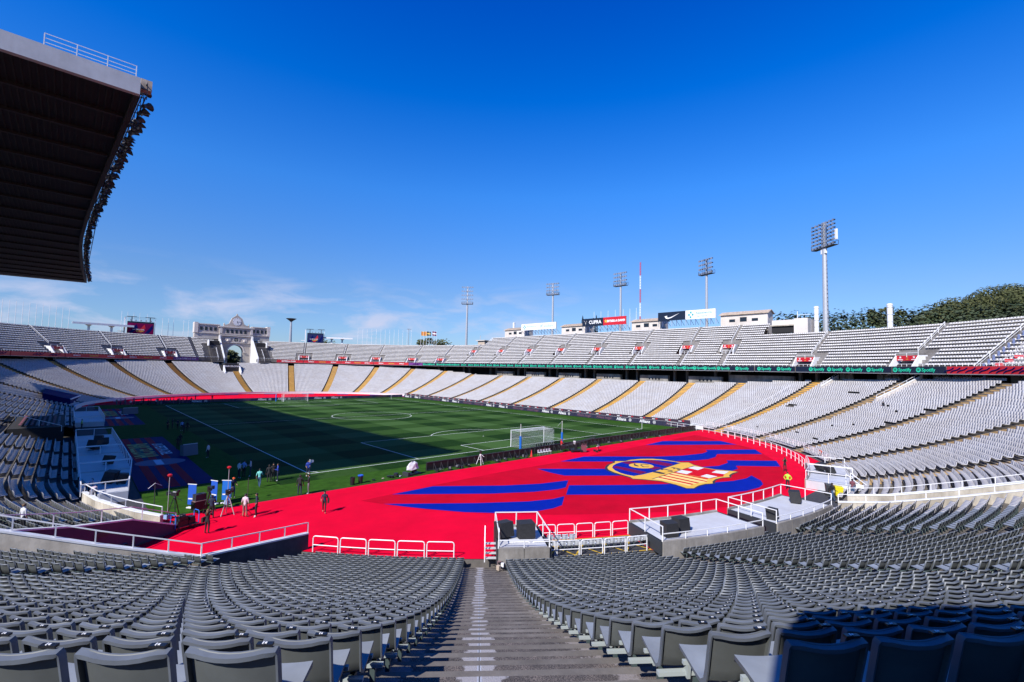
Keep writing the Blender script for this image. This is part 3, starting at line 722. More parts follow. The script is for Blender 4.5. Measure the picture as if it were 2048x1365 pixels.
# ================================================================== UPPER TIER
up_t = thing('upper_stand', 'upper tier of the bowl, steep concrete terraces over a dark concourse', 'grandstand', (CX, 52.5, 12.8))
USS = srange(-60, 372, 1.5)
def is_gate_cut(s): x, y, _, _ = ov(s, 80, UP_); return 100 < s < 280 and -5.6 < x < 7.6
mt = MB(); mu_ = MB(); mw = MB()
for i in range(len(USS)-1):
    s0, s1 = USS[i], USS[i+1]; sm = (s0+s1)/2
    if is_gate_cut(sm): continue
    n = nrows_up(sm)
    for k in range(n):
        r = UR0+UDR*k; z = UZ0+UDZ*k; zp = z-UDZ
        if any(abs(sm-v) < 4 and k <= 4 and arcdist(sm, v, r) < 2.0 for v in UV_LOW): continue
        if any(abs(sm-v) < 4 and 7 <= k <= 10 and arcdist(sm, v, r) < 1.6 for v in UV_HIGH): continue
        a, b = r-.5, r+.35
        mt.add([P3(s0, a, z, UP_), P3(s0, b, z, UP_), P3(s1, b, z, UP_), P3(s1, a, z, UP_)], [(0, 1, 2, 3)])
        mt.add([P3(s0, a, zp, UP_), P3(s0, a, z, UP_), P3(s1, a, z, UP_), P3(s1, a, zp, UP_)], [(0, 1, 2, 3)])
    re, ze = UR0+UDR*n, UZ0+UDZ*(n-1)
    # raking soffit
    mu_.add([P3(s0, 73.7, 12.7, UP_), P3(s1, 73.7, 12.7, UP_), P3(s1, re, ze-1.1, UP_), P3(s0, re, ze-1.1, UP_)], [(0, 1, 2, 3)])
    mw.hull([P3(s0, re-.45, ze+.02, UP_), P3(s0, re-.1, ze+.02, UP_), P3(s0, re-.1, ze+.75, UP_), P3(s0, re-.45, ze+.75, UP_)], [P3(s1, re-.45, ze+.02, UP_), P3(s1, re-.1, ze+.02, UP_), P3(s1, re-.1, ze+.75, UP_), P3(s1, re-.45, ze+.75, UP_)])
    mw.add([P3(s0, re-.05, 0, UP_), P3(s1, re-.05, 0, UP_), P3(s1, re-.05, ze+.6, UP_), P3(s0, re-.05, ze+.6, UP_)], [(0, 1, 2, 3)])
def split_gate(mb):
    a, b_ = MB(), MB()
    for dst, cond in ((a, lambda s: s > 1.0), (b_, lambda s: s <= 1.0)):
        for f in mb.f:
            vs = [mb.v[i] for i in f]; xc = sum(v[0] for v in vs)/len(vs); yc = sum(v[1] for v in vs)/len(vs)
            if cond(xc if yc > 105 else (10 if xc > CX else -10)): dst.add(vs, [tuple(range(len(vs)))])
    return a, b_
mt.build('terrace', M['concrete_up'], up_t, world=True)
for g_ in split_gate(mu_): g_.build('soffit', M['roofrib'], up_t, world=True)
for g_ in split_gate(mw): g_.build('rim_wall', M['concrete_up'], up_t, world=True)
# parapet
mp_ = MB(); rl = MB()
for i in range(len(USS)-1):
    s0, s1 = USS[i], USS[i+1]
    if is_gate_cut((s0+s1)/2): continue
    mp_.hull([P3(s0, 73.45, 12.65, UP_), P3(s0, 73.75, 12.65, UP_), P3(s0, 73.75, 14.0, UP_), P3(s0, 73.45, 14.0, UP_)], [P3(s1, 73.45, 12.65, UP_), P3(s1, 73.75, 12.65, UP_), P3(s1, 73.75, 14.0, UP_), P3(s1, 73.45, 14.0, UP_)])
    rl.bar(P3(s0, 73.6, 14.45, UP_), P3(s1, 73.6, 14.45, UP_), .06)
for i in range(0, len(USS)-1):
    for t_ in ((0, .5) if not (0 < USS[i] < 100) else (0, .33, .66)):
        s = USS[i]+(USS[i+1]-USS[i])*t_
        if not is_gate_cut(s): p = P3(s, 73.6, 14.0, UP_); rl.bar(p, (p[0], p[1], 14.45), .06)
[g_.build('parapet', M['concrete'], up_t, world=True) for g_ in split_gate(mp_)]; [g_.build('parapet_rail', M['white'], up_t, world=True) for g_ in split_gate(rl)]
# dark concourse wall, columns, pale cabins with small windows
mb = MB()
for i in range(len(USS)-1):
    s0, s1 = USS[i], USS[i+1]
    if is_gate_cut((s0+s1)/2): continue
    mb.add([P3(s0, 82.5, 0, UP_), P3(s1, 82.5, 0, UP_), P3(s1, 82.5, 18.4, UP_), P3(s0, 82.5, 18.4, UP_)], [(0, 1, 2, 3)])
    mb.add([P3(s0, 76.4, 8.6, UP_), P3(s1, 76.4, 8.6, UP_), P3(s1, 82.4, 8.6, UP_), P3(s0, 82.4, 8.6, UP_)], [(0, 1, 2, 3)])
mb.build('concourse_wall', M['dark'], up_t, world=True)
for v in sorted(UV_LOW+UV_HIGH):
    for dv in (-1.9, 1.9):
        x, y, nx, ny = ov(v, 77.6, UP_); x, y = x-ny*dv, y+nx*dv
        c_ = MB(); c_.box((x, y, 11.2), (.9, .5, 5.6), math.atan2(ny, nx)); c_.build('column', M['concrete'], up_t, world=True)
mids = [y2s(y, UP_) for y in (4.5, 20, 36.3, 52.8, 69.2, 86)]
for s in mids:
    x, y, nx, ny = ov(s, 76.2, UP_)
    cb = MB(); cb.box((x+.6, y, 9.9), (1.2, 9.2, 2.3)); o = cb.build('cabin', M['wallgrey'], up_t, world=True)
    for q in range(4):
        w_ = MB(); w_.box((x-.03, y-1.8+q*1.05, 10.0), (.06, .5, .55)); w_.build('window', M['window'], o, world=True)
cb = MB(); x, y, nx, ny = ov(-7.5, 76.4, UP_); cb.box((x+.6, y, 10.2), (1.2, 16, 2.9), math.atan2(ny, nx)); cb.build('cabin', M['wallgrey'], up_t, world=True)
for s_ in (-20.5, -26, -28.2, -33.5, -36, -42.5, -46.5):     # pale brick piers seen under the right bend
    x, y, nx, ny = ov(s_, 80.5, UP_)
    for dv in (-.75, .75):
        c_ = MB(); c_.box((x-ny*dv, y+nx*dv, 11.0), (.5, 1.2, 5.4), math.atan2(ny, nx)); c_.build('pier', M['cream'], up_t, world=True)

# aisle rails in the upper tier
def up_rail(s, k0, k1, off):
    mb = MB(); a = []
    for k in (k0, k1):
        x, y, nx, ny = ov(s, UR0+UDR*k, UP_); a.append((x-ny*off, y+nx*off, UZ0+UDZ*k))
    L_ = 4; A, B = Vector(a[0]), Vector(a[1])
    mb.bar(A+Vector((0, 0, .95)), B+Vector((0, 0, .95)), .09); mb.bar(A+Vector((0, 0, .5)), B+Vector((0, 0, .5)), .05)
    for q in range(L_+1): p = A.lerp(B, q/L_); mb.bar(p, p+Vector((0, 0, .95)), .09)
    return mb, a[0]
def nm_far(s):
    if s < 0: return 'right bend'
    if s < 103.5: return 'far long side'
    return 'bend right of the gate' if s < 190 else 'bend left of the gate'
cc = {}
def nth_of(key): cc[key] = cc.get(key, 0)+1; return ORD[cc[key]-1]
for v in sorted(UV_LOW+UV_HIGH+[-41.2]):
    n = nrows_up(v); k0 = 5 if v in UV_LOW else (11 if v in UV_HIGH else 0)
    d = nm_far(v)
    mb, o = up_rail(v, k0, n-1, .1); solo(mb, 'stair_rail', M['white'], 'white handrail above an upper exit, %s along the %s' % (nth_of('r'+d), d), 'handrail', 'handrails on the upper tier stairs', o)
    if v in UV_HIGH:
        mb, o = up_rail(v, 0, 7, -1.2); solo(mb, 'stair_rail', M['white'], 'white handrail below an upper exit, %s along the %s' % (nth_of('q'+d), d), 'handrail', 'handrails on the upper tier stairs', o)
# exits (vomitories)
def vom(v, k0, wid, hgt, depth):
    x, y, nx, ny = ov(v, UR0+UDR*k0-.5, UP_); z = UZ0+UDZ*k0-.66
    d = nm_far(v); rz = math.atan2(ny, nx)-PI/2
    t = thing('exit_opening', 'white walled exit with red panel, upper tier, %s along the %s' % (nth_of('v'+d), d), 'exit', (x, y, z), rz, 'exits of the upper tier')
    hw = wid/2
    b = MB(); b.box((0, depth+.2, hgt/2), (wid, .1, hgt+.1)); b.box((0, depth/2, .02), (wid, depth, .04)); b.build('dark_opening', M['dark'], t)
    slope = UDZ/UDR
    for sg in (-1, 1):
        w_ = MB(); a = [(0, -.1), (depth+.4, -.1), (depth+.4, hgt+.9), (depth-1.6, hgt+.8), (0, 1.1)]
        w_.hull([(sg*hw-.13*1, q[0], q[1]) for q in a], [(sg*hw+.13, q[0], q[1]) for q in a]); w_.build('cheek_wall', M['white'], t)
    depth -= 1.35; b = MB(); b.box((0, depth-.15, hgt+.32), (wid-.3, .16, .95)); pn = b.build('red_panel', M['redboard'], t)
    for sx in (-.3, .3):
        st = MB(); cx, cz = sx*wid, hgt+.46
        pts = [(cx+(.28 if q % 2 == 0 else .12)*math.sin(q*PI/5), depth-.245, cz+(.28 if q % 2 == 0 else .12)*math.cos(q*PI/5)) for q in range(10)]
        st.hull(pts, [(p[0], p[1]+.015, p[2]) for p in pts]); st.build('star', M['white'], pn)
        st = MB(); st.box((cx, depth-.24, hgt+.02), (.95, .02, .13)); st.build('white_mark', M['white'], pn)
    st = MB(); st.box((0, depth-.24, hgt+.1), (.4, .02, .1)); st.box((0, depth-.24, hgt+.5), (.4, .02, .08)); st.build('gold_mark', M['goldtxt'], pn)
    rr = MB()
    if k0 > 3:
        rr.bar((-hw*.6, -.5, 1.0), (hw*.6, -.5, 1.0), .07); rr.bar((-hw*.6, -.5, .5), (hw*.6, -.5, .5), .05)
        for q in (-.6, 0, .6): rr.bar((q*hw, -.5, -.3), (q*hw, -.5, 1.0), .07)
    else:
        rr.bar((-hw, depth-.3, hgt+1.3), (hw, depth-.3, hgt+1.3), .07)
        for q in (-1, 0, 1): rr.bar((q*hw, depth-.3, hgt+.5), (q*hw, depth-.3, hgt+1.3), .07)
    rr.build('guard_rail', M['white'], t)
for v in UV_LOW: vom(v, 0, 4.2, 2.75, 3.5)
for v in UV_HIGH: vom(v, 7, 3.4, 1.9, 3.0)

# ---- ribbon boards hung on the parapet
joints = sorted([v for v in UV_LOW+UV_HIGH])
def ribbon(s0, s1, m_, texts, label, z0=12.75, z1=13.95):
    sm = (s0+s1)/2; xm, ym, _, _ = ov(sm, 73.3, UP_)
    t = thing('ribbon_board', label, 'advertising board', (xm, ym, z0), 0, 'advertising boards along the upper parapet')
    b = MB(); n = max(2, int(abs(s1-s0)/1.5)); S_ = [s0+(s1-s0)*i/n for i in range(n+1)]
    for a, c in zip(S_[:-1], S_[1:]):
        b.hull([P3(a, 73.28, z0, UP_), P3(a, 73.40, z0, UP_), P3(a, 73.40, z1, UP_), P3(a, 73.28, z1, UP_)], [P3(c, 73.28, z0, UP_), P3(c, 73.40, z0, UP_), P3(c, 73.40, z1, UP_), P3(c, 73.28, z1, UP_)])
    b.build('panel', m_, t, world=True)
    b = MB(); b.bar(P3(s0, 73.3, z0-.06, UP_), P3(s1, 73.3, z0-.06, UP_), .1) if abs(s1-s0) < 3 else None
    for a, c in zip(S_[:-1], S_[1:]): b.bar(P3(a, 73.3, z0-.07, UP_), P3(c, 73.3, z0-.07, UP_), .1, .08)
    b.build('edge_strip', M['steel'], t, world=True)
    for fr, kind in texts:
        s = s0+(s1-s0)*fr; x, y, nx, ny = ov(s, 73.22, UP_); rz = math.atan2(ny, nx)-PI/2; zc = (z0+z1)/2-z0
        tx_, ty_ = -ny, nx                                     # along +x of the text is minus this
        loc = lambda dx: (x-xm+dx*math.cos(rz), y-ym+dx*math.sin(rz), zc)
        if kind == 'spotify':
            g = MB(); g.lathe([(.42, 0), (.42, .03)], n=20); me_o = bpy.data.objects.new('logo_disc', disc_me); COL.objects.link(me_o); me_o.parent = t; me_o.location = loc(-1.35); me_o.rotation_euler = (0, 0, rz)
            text('Spotify', M['green'], t, loc(.42), .86, rz, bold=.02)
        elif kind == 'estrella':
            o = bpy.data.objects.new('star', star_me); COL.objects.link(o); o.parent = t; o.location = loc(-4.1); o.rotation_euler = (0, 0, rz)
            text('ESTRELLA DAMM', M['white'], t, loc(.3), .85, rz, bold=.03)
        elif kind == 'beer':
            text('ESTRELLA', M['white'], t, loc(0), .55, rz, bold=.02)
        elif kind == 'gold':
            text('BARCELONA', M['goldtxt'], t, loc(0), .5, rz, bold=.02)
        elif kind == 'cocacola':
            text('Coca-Cola', M['white'], t, loc(0), .85, rz, scale=(1, 1, 1))
        elif kind == 'wave':
            w_ = MB(); 
            for q in range(3):
                pts = [(-1.6+.4*i, 0, -.45+.22*i+.1*math.sin(i*1.7)+q*.0) for i in range(5)]
                w_.tube([(p[0]+q*1.1, -.02, p[2]*.8) for p in pts], .10, 4)
            o = w_.build('wave_stroke', M['bluewall'], t); o.location = loc(0); o.rotation_euler = (0, 0, rz)
d_ = MB()
n = 22; d_.mi = 0; ring = [(.43*math.cos(2*PI*j/n), 0, .43*math.sin(2*PI*j/n)) for j in range(n)]; d_.hull(ring, [(p[0], .03, p[2]) for p in ring])
d_.mi = 1
for (r_, z_) in ((.27, .11), (.23, -.02), (.18, -.14)):
    d_.tube([(r_*math.cos(a)*1.05, -.015, z_+r_*.35*math.sin(a)) for a in [R(q) for q in range(30, 151, 20)]], .035, 4)
disc_me = d_.mesh('logo_disc', [M['green'], M['navy']])
s_ = MB(); pts = [((.42 if q % 2 == 0 else .17)*math.sin(q*PI/5), 0, (.42 if q % 2 == 0 else .17)*math.cos(q*PI/5)) for q in range(10)]
s_.hull(pts, [(p[0], .03, p[2]) for p in pts]); star_me = s_.mesh('star', M['goldtxt'])
sp4 = [(.12, 'spotify'), (.37, 'spotify'), (.62, 'spotify'), (.87, 'spotify')]
jj = [-52, -38.6, -31.0, -15.2, -7.6]+[y2s(y, UP_) for y in (.1, 12, 28.2, 44.5, 61, 77.5, 94.3)]+[105.2, 116.5, 122.5]
lab_ = 'navy ribbon board with green lettering, %s from the right on the parapet'
q_ = 0
for a, b in zip(jj[:-1], jj[1:]):
    if a == -52:
        ribbon(a, b-.1, M['redboard'], [(.93, 'wave'), (.72, 'wave'), (.5, 'wave'), (.3, 'wave')], 'red ribbon board with dark blue strokes at the right end of the upper parapet'); continue
    tx_ = sp4
    if a == -38.6: tx_ = [(.35, 'spotify'), (.8, 'spotify')]
    if a == -31.0: tx_ = [(.15, 'spotify'), (.36, 'spotify'), (.56, 'spotify'), (.76, 'spotify')]
    if a == -15.2: tx_ = [(.25, 'spotify'), (.75, 'spotify')]
    if a == -7.6: tx_ = [(.3, 'spotify'), (.8, 'spotify')]
    if b == 122.5: tx_ = [(.3, 'spotify'), (.75, 'spotify')]
    ribbon(a+.1, b-.1, M['navy'], tx_, lab_ % ORD[q_]); q_ += 1
ribbon(122.6, 128.4, M['purple'], [(.5, 'wave')], 'purple ribbon board between the green lettered and the red boards on the far parapet')
ribbon(128.6, 142.3, M['redboard'], [(.8, 'beer'), (.5, 'gold'), (.2, 'beer')], 'red ribbon board under the upper exit right of the gate, nearest the purple board')
ribbon(142.5, 154.4, M['redboard'], [(.8, 'beer'), (.5, 'gold'), (.2, 'beer')], 'red ribbon board on the far parapet, second to the left of the purple board')
ribbon(154.6, 167.4, M['redboard'], [(.8, 'beer'), (.5, 'gold'), (.2, 'beer')], 'red ribbon board on the far parapet, third to the left of the purple board')
ribbon(167.6, 176.2, M['redboard'], [(.55, 'estrella')], 'red board with gold star and white lettering just right of the gate')
ribbon(199.8, 206.8, M['purple'], [(.7, 'cocacola'), (.3, 'cocacola')], 'purple and white lettered ribbon board just left of the gate')
for i_, (a, b) in enumerate(((207, 220.5), (220.7, 235.5), (235.7, 250), (250.2, 264))):
    ribbon(a, b, M['redboard'], [(.8, 'beer'), (.5, 'gold'), (.2, 'beer')] if i_ < 2 else [(.5, 'wave'), (.2, 'wave')], 'red ribbon board on the far left parapet, %s one left of the gate' % ORD[i_])

# ---- ladder-like stepped screen and end of the fixed upper tier
t = thing('stepped_screen', 'stair line with tall blue-grey posts where the fixed seating meets the temporary seating', 'screen', P3(-41.9, 74.5, 13.3, UP_))
for k in range(14):
    x, y, nx, ny = ov(-42.3, UR0+UDR*k, UP_); z = UZ0+UDZ*k
    b = MB(); b.bar((x, y, z-1.2), (x, y, z+1.25), .28, .16); b.build('post', M['bluerack'], t, world=True)
b = MB(); x0, y0, _, _ = ov(-42.3, UR0, UP_); x1, y1, _, _ = ov(-42.3, UR0+UDR*13, UP_)
b.hull([(x0, y0, 11.8), (x0+.2, y0, 11.8), (x0+.2, y0, 13.4), (x0, y0, 13.4)], [(x1, y1, 20.6), (x1+.2, y1, 20.6), (x1+.2, y1, 22.3), (x1, y1, 22.3)]); b.build('stepped_wall', M['charcoal'], t, world=True)
t = thing('temporary_stand', 'temporary seating on white tubular rails at the far right end of the upper tier', 'grandstand', P3(-48, 80, 13.3, UP_))
b = MB()
for k in range(0, 14):
    r = UR0+UDR*k-.3; z = UZ0+UDZ*k+.1
    for s in srange(-58, -43.8, 1.4):
        p = P3(s, r, z, UP_); b.bar(p, (p[0], p[1], p[2]+.85), .05)
    ss = srange(-58, -43.8, 2.8)
    for a, c in zip(ss[:-1], ss[1:]): b.bar(P3(a, r, z+.82, UP_), P3(c, r, z+.82, UP_), .05)
b.build('tube_rails', M['white'], t, world=True)
b = MB()
for q in range(5):
    b.box(P3(-43.4-q*.5, 74.4+q*.8, 13.7+q*.6, UP_), (.5, 1.1, .5))
b.build('red_steps', M['redboard'], t, world=True)

# ================================================================== MARATHON GATE
gx, gy = 1.2, 189.6
gt = thing('arched_gate', 'pale stone arched gate with a clock in its gable, in the far stand', 'gate', (gx, gy, 8))
def GB(name, m_, fn, parent=None):
    b = MB(); fn(b); return b.build(name, m_, parent or gt)
HW = 6.7; aw = 3.15; zs = 17.0-8; ztop = 29.0-8
# front wall with the arch cut through
def front(b):
    for sg in (-1, 1): 
        x0, x1 = sorted((sg*aw, sg*HW)); b.box(((x0+x1)/2, 1.5, zs/2), (x1-x0, 3, zs))
    n = 16; top = ztop-1.0
    arc = [(aw*math.cos(PI*i/n), zs+aw*math.sin(PI*i/n)) for i in range(n+1)]
    for y in (0, 3):
        for i in range(n):
            (xa, za), (xb, zb_) = arc[i], arc[i+1]
            b.poly([(xa, y, za), (xa, y, top), (xb, y, top), (xb, y, zb_)][::(1 if y == 0 else -1)][::-1])
    for i in range(n):
        (xa, za), (xb, zb_) = arc[i], arc[i+1]; b.poly([(xa, 0, za), (xb, 0, zb_), (xb, 3, zb_), (xa, 3, za)])
    for sg in (-1, 1):
        x0, x1 = sorted((sg*aw, sg*HW)); b.box(((x0+x1)/2, 1.5, (zs+top)/2), (x1-x0, 3, top-zs))
GB('gate_block', M['gate'], front)
def trim(b):
    b.box((0, -.2, zs+aw+1.15), (HW*2-2.5, .5, .35)); b.box((0, -.15, ztop-4.6), (HW*2+.5, .6, .4)); b.box((0, 1.4, ztop-.75), (HW*2+1.2, 3.6, .5)); b.box((0, -.1, ztop-4.0), (HW*2+.1, .35, .25))
    for sg in (-1, 1):
        b.box((sg*(HW-.45), -.12, (zs+aw+1.5)/2+3), (.8, .3, zs+aw+2.5)); b.box((sg*(aw+.35), -.15, zs-.1), (1.1, .5, .45)); b.box((sg*(HW-.5), -.1, ztop-2.6), (1.0, .35, 3.4))
    for i in range(16):
        a0, a1 = PI*i/16, PI*(i+1)/16
        b.hull([((aw+.02)*math.cos(a0), -.12, zs+(aw+.02)*math.sin(a0)), ((aw+.55)*math.cos(a0), -.12, zs+(aw+.55)*math.sin(a0)), ((aw+.55)*math.cos(a0), .02, zs+(aw+.55)*math.sin(a0)), ((aw+.02)*math.cos(a0), .02, zs+(aw+.02)*math.sin(a0))],
               [((aw+.02)*math.cos(a1), -.12, zs+(aw+.02)*math.sin(a1)), ((aw+.55)*math.cos(a1), -.12, zs+(aw+.55)*math.sin(a1)), ((aw+.55)*math.cos(a1), .02, zs+(aw+.55)*math.sin(a1)), ((aw+.02)*math.cos(a1), .02, zs+(aw+.02)*math.sin(a1))])
GB('cornices', M['cream'], trim)
for i in range(5): GB('window', M['window'], lambda b: b.box((-3.6+1.8*i, -.03, ztop-2.65), (.95, .1, 1.5)))
def rosette(b):
    n = 16; ring = [(.95*math.cos(2*PI*j/n), -.06, ztop-6.4+.95*math.sin(2*PI*j/n)) for j in range(n)]; b.hull(ring, [(p[0], .02, p[2]) for p in ring])
GB('round_window', M['window'], rosette)
def rring(b):
    n = 16
    for j in range(n):
        a0, a1 = 2*PI*j/n, 2*PI*(j+1)/n; f = lambda r_, a, y: (r_*math.cos(a), y, ztop-6.4+r_*math.sin(a))
        b.hull([f(.97, a0, -.15), f(1.25, a0, -.15), f(1.25, a0, .0), f(.97, a0, .0)], [f(.97, a1, -.15), f(1.25, a1, -.15), f(1.25, a1, .0), f(.97, a1, .0)])
    b.box((0, -.1, ztop-6.4), (.12, .06, 1.9)); b.box((0, -.1, ztop-6.4), (1.9, .06, .12))
    for sg in (-1, 1): b.box((sg*3.3, -.08, ztop-6.5), (2.0, .12, 1.9)); b.lathe([(.55, 0), (.35, .5), (.1, .9)], (sg*3.3, -.2, ztop-7.1), 8)
GB('rosette_frame', M['cream'], rring)
def gable(b):
    pr = [(-5.4, 0), (-5.0, .7), (-3.9, .9), (-3.0, 1.5), (-2.6, 2.6), (-2.1, 3.9), (-1.1, 4.7), (-.5, 5.2), (0, 5.6), (.5, 5.2), (1.1, 4.7), (2.1, 3.9), (2.6, 2.6), (3.0, 1.5), (3.9, .9), (5.0, .7), (5.4, 0)]
    z = ztop-.5; b.hull([(p[0], .1, z+p[1]) for p in pr], [(p[0], 1.3, z+p[1]) for p in pr]); b.box((0, .7, z+5.75), (.5, .8, .5)); 
    for sg in (-1, 1): b.lathe([(.3, 0), (.4, .3), (.15, .8), (.05, 1.1)], (sg*5.0, .7, z+.6), 8)
GB('clock_gable', M['gate'], gable)
def dial(b):
    n = 24; z = ztop+1.9; ring = [(1.75*math.cos(2*PI*j/n), 0, z+1.75*math.sin(2*PI*j/n)) for j in range(n)]; b.hull(ring, [(p[0], .12, p[2]) for p in ring])
dl = GB('clock_face', M['white'], dial)
def hands(b):
    z = ztop+1.9; b.hull([(-.12, -.04, z+.25), (.12, -.04, z+.25), (.12, 0, z+.25), (-.12, 0, z+.25)], [(.35, -.04, z-1.05), (.5, -.04, z-1.0), (.5, 0, z-1.0), (.35, 0, z-1.05)])
    b.box((.65, -.03, z-.05), (1.5, .03, .14))
    for q in range(12):
        a = q*PI/6; b.box((1.5*math.cos(a), -.02, z+1.5*math.sin(a)), (.09, .02, .2) if q % 3 else (.14, .02, .3))
GB('clock_hands', M['cnavy'], hands, dl)
for sg, w_ in ((-1, 9.4), (1, 7.4)):
    xw = sg*(HW+w_/2)
    wg = GB('side_wing', M['gate'], lambda b: b.box((xw, 2.0, 17.7), (w_, 3, 6.4)))
    GB('wing_cornice', M['cream'], lambda b: (b.box((xw, 2.0, 21.0), (w_+.5, 3.6, .35)), b.box((xw, 1.9, 17.1), (w_+.3, 3.4, .25)), b.box((xw+sg*(w_/2-.5), 1.9, 19.3), (1.4, 3.6, 4.6))))
    for q in range(4): GB('window', M['window'], lambda b: b.box((xw-2.7+q*1.75-sg*.5, .45, 19.0), (1.0, .12, 1.45)), wg)
# inner side walls and stair flights beside the gate
for sg in (-1, 1):
    xs = -5.6-gx if sg < 0 else 7.6-gx
    def wl_(b):
        prf = [(-12.2, 4.0), (-12.2, 6.2), (-2, 14.6), (-2, 16.2), (-.4, 16.2), (-.4, 4.0)]
        b.hull([(xs-.25, p[0], p[1]) for p in prf], [(xs+.25, p[0], p[1]) for p in prf])
    GB('flank_wall', M['white'], wl_)
    def st_(b):
        for k in range(14):
            b.box((xs+sg*2.6, -14.9+.85*k+1.6, 4.6+.68*k), (4.6, .9, .5))
    GB('flank_stairs', M['concrete'], st_)
    GB('flank_rail', M['white'], lambda b: (b.bar((xs+sg*2.4, -13, 6.2), (xs+sg*2.4, -7.6, 10.6), .1), [b.bar((xs+sg*2.4, -13+q*1.35, 5.0+q*1.1), (xs+sg*2.4, -13+q*1.35, 6.2+q*1.1), .08) for q in range(5)]))
    GB('side_entrance', M['dark'], lambda b: b.box((xs+sg*2.7, -4.6, 12.3), (3.9, 1.2, 2.2)))
    GB('entrance_cheek', M['white'], lambda b: b.box((xs+sg*4.9, -5.2, 12.6), (.3, 2.6, 2.6)))
# tunnel mouth under the gate
tm = thing('tunnel_mouth', 'black entrance box with white lettering between slanted white walls under the arched gate', 'tunnel', (-4.0, 171.0, 8.0))
b = MB(); b.box((0, 4, 1.6), (5.4, 8, 3.6)); b.build('black_box', M['black'], tm)
b = MB(); b.box((0, 3.6, 3.7), (5.2, 7, .5)); b.build('grey_roof', M['charcoal'], tm)
text('BARCELONA', M['white'], tm, (0, -.05, 2.6), .95, 0, .03)
for sg in (-1, 1):
    b = MB(); b.hull([(sg*2.9-.2, .5, -.8), (sg*2.9+.2, .5, -.8), (sg*2.9+.2, .5, 3.0), (sg*2.9-.2, .5, 3.0)], [(sg*2.9-.2, -3, -2), (sg*2.9+.2, -3, -2), (sg*2.9+.2, -3, .2), (sg*2.9-.2, -3, .2)]); b.build('slanted_wall', M['white'], tm)

# ================================================================== THINGS ALONG THE RIM
def rim_pt(s, r=90.0): return ov(s, r, UP_)
# floodlight masts
def mast(x, y, zt, w, rows, facing, label, z0=20.0, dense=False):
    t = thing('floodlight_mast', label, 'floodlight mast', (x, y, z0), facing, 'floodlight masts behind the stand')
    H = zt-z0; hw_ = 5.2*(zt-44)/5.4 if not dense else 6.9
    b = MB(); b.tube([(0, 0, 0), (0, 0, H-hw_)], w, 10, w*.72); b.build('pole', M['steel'], t)
    b = MB(); fw_ = 2.6 if not dense else 3.7; zb = H-hw_
    b.box((0, 0, zb-.05), (fw_*2+.4, 1.5, .16))
    for q in (-1, 1): b.bar((q*(fw_+.2), -.75, zb), (q*(fw_+.2), -.75, zb+1.1), .08); b.bar((q*(fw_+.2), .75, zb), (q*(fw_+.2), .75, zb+1.1), .08)
    b.bar((-fw_-.2, -.75, zb+1.1), (fw_+.2, -.75, zb+1.1), .07); b.bar((-fw_-.2, .75, zb+1.1), (fw_+.2, .75, zb+1.1), .07)
    b.build('platform', M['steel_dark'], t)
    b = MB(); b.bar((0, 0, zb), (0, 0, H), .45 if not dense else .9)
    rws = rows; 
    for i in range(rws): b.bar((-fw_, 0, zb+.5+i*(hw_-.8)/(rws-1)), (fw_, 0, zb+.5+i*(hw_-.8)/(rws-1)), .12)
    for q in (-.66, -.33, .33, .66): b.bar((q*fw_, .1, zb), (q*fw_, .1, H-.2), .07)
    b.build('lamp_frame', M['steel'], t)
    nc = 6 if not dense else 7
    for i in range(rws):
        for j in range(nc):
            o = bpy.data.objects.new('floodlight', lamp_me); COL.objects.link(o); o.parent = t
            o.location = (-fw_+2*fw_*j/(nc-1), -.3, zb+.5+i*(hw_-.8)/(rws-1)); o.rotation_euler = (R(0), 0, R(random.uniform(-14, 14)))
    if dense:
        b = MB(); b.box((0, -.2, zb-1.0), (1.7, .5, 1.4)); b.build('pale_box', M['white'], t); b = MB(); b.box((fw_+.4, 0, zb+2.6), (.6, .4, 2.8)); b.build('antenna', M['white'], t)
        b = MB()
        for q in range(20): b.bar((-w-.1, 0, 2+q*1.1), (-w+.1, 0, 2+q*1.1), .12); b.bar((w-.05, 0, 2+q*1.1), (w+.18, 0, 2+q*1.1), .12)
        b.build('climbing_rungs', M['steel_dark'], t)
    return t
lm = MB(); lm.mi = 0
for ring_ in [0]:
    n = 8; a = [(.10*math.cos(2*PI*j/n), .12, .10*math.sin(2*PI*j/n)) for j in range(n)]; c = [(.30*math.cos(2*PI*j/n), -.28, .30*math.sin(2*PI*j/n)-.1) for j in range(n)]
    lm.add(a+c, [tuple(range(n))]+[(i, n+i, n+(i+1) % n, (i+1) % n) for i in range(n)]); lm.mi = 1; lm.add(c, [tuple(range(n-1, -1, -1))])
lm.mi = 0; lm.box((0, .2, .0), (.3, .18, .24))
lm.v = [(a*1.35, b*1.2, c*1.35) for a, b, c in lm.v]
lamp_me = lm.mesh('floodlight', [M['steel_dark'], M['lampglass']])
def face(x, y, tx=0, ty=52): return math.atan2(ty-y, tx-x)+PI/2
mast(91.0, 134.0, 53.3, .62, 5, face(91, 134), 'tall slim floodlight mast behind the far right corner, leftmost of the five')
mast(95.5, 80.2, 49.3, .50, 4, face(95.5, 80), 'floodlight mast behind the white signboard on the far long side')
mast(95.5, 46.2, 49.3, .50, 4, face(95.5, 46), 'floodlight mast behind the red signboard, left of the striped radio mast')
mast(95.5, 13.5, 49.3, .50, 4, face(95.5, 13), 'floodlight mast rising behind the black and white signboards on the right')
mast(93.4, -19.8, 53.6, .75, 7, face(93, -20), 'largest floodlight mast with a dense lamp rack, on the right between two white flues', dense=True)
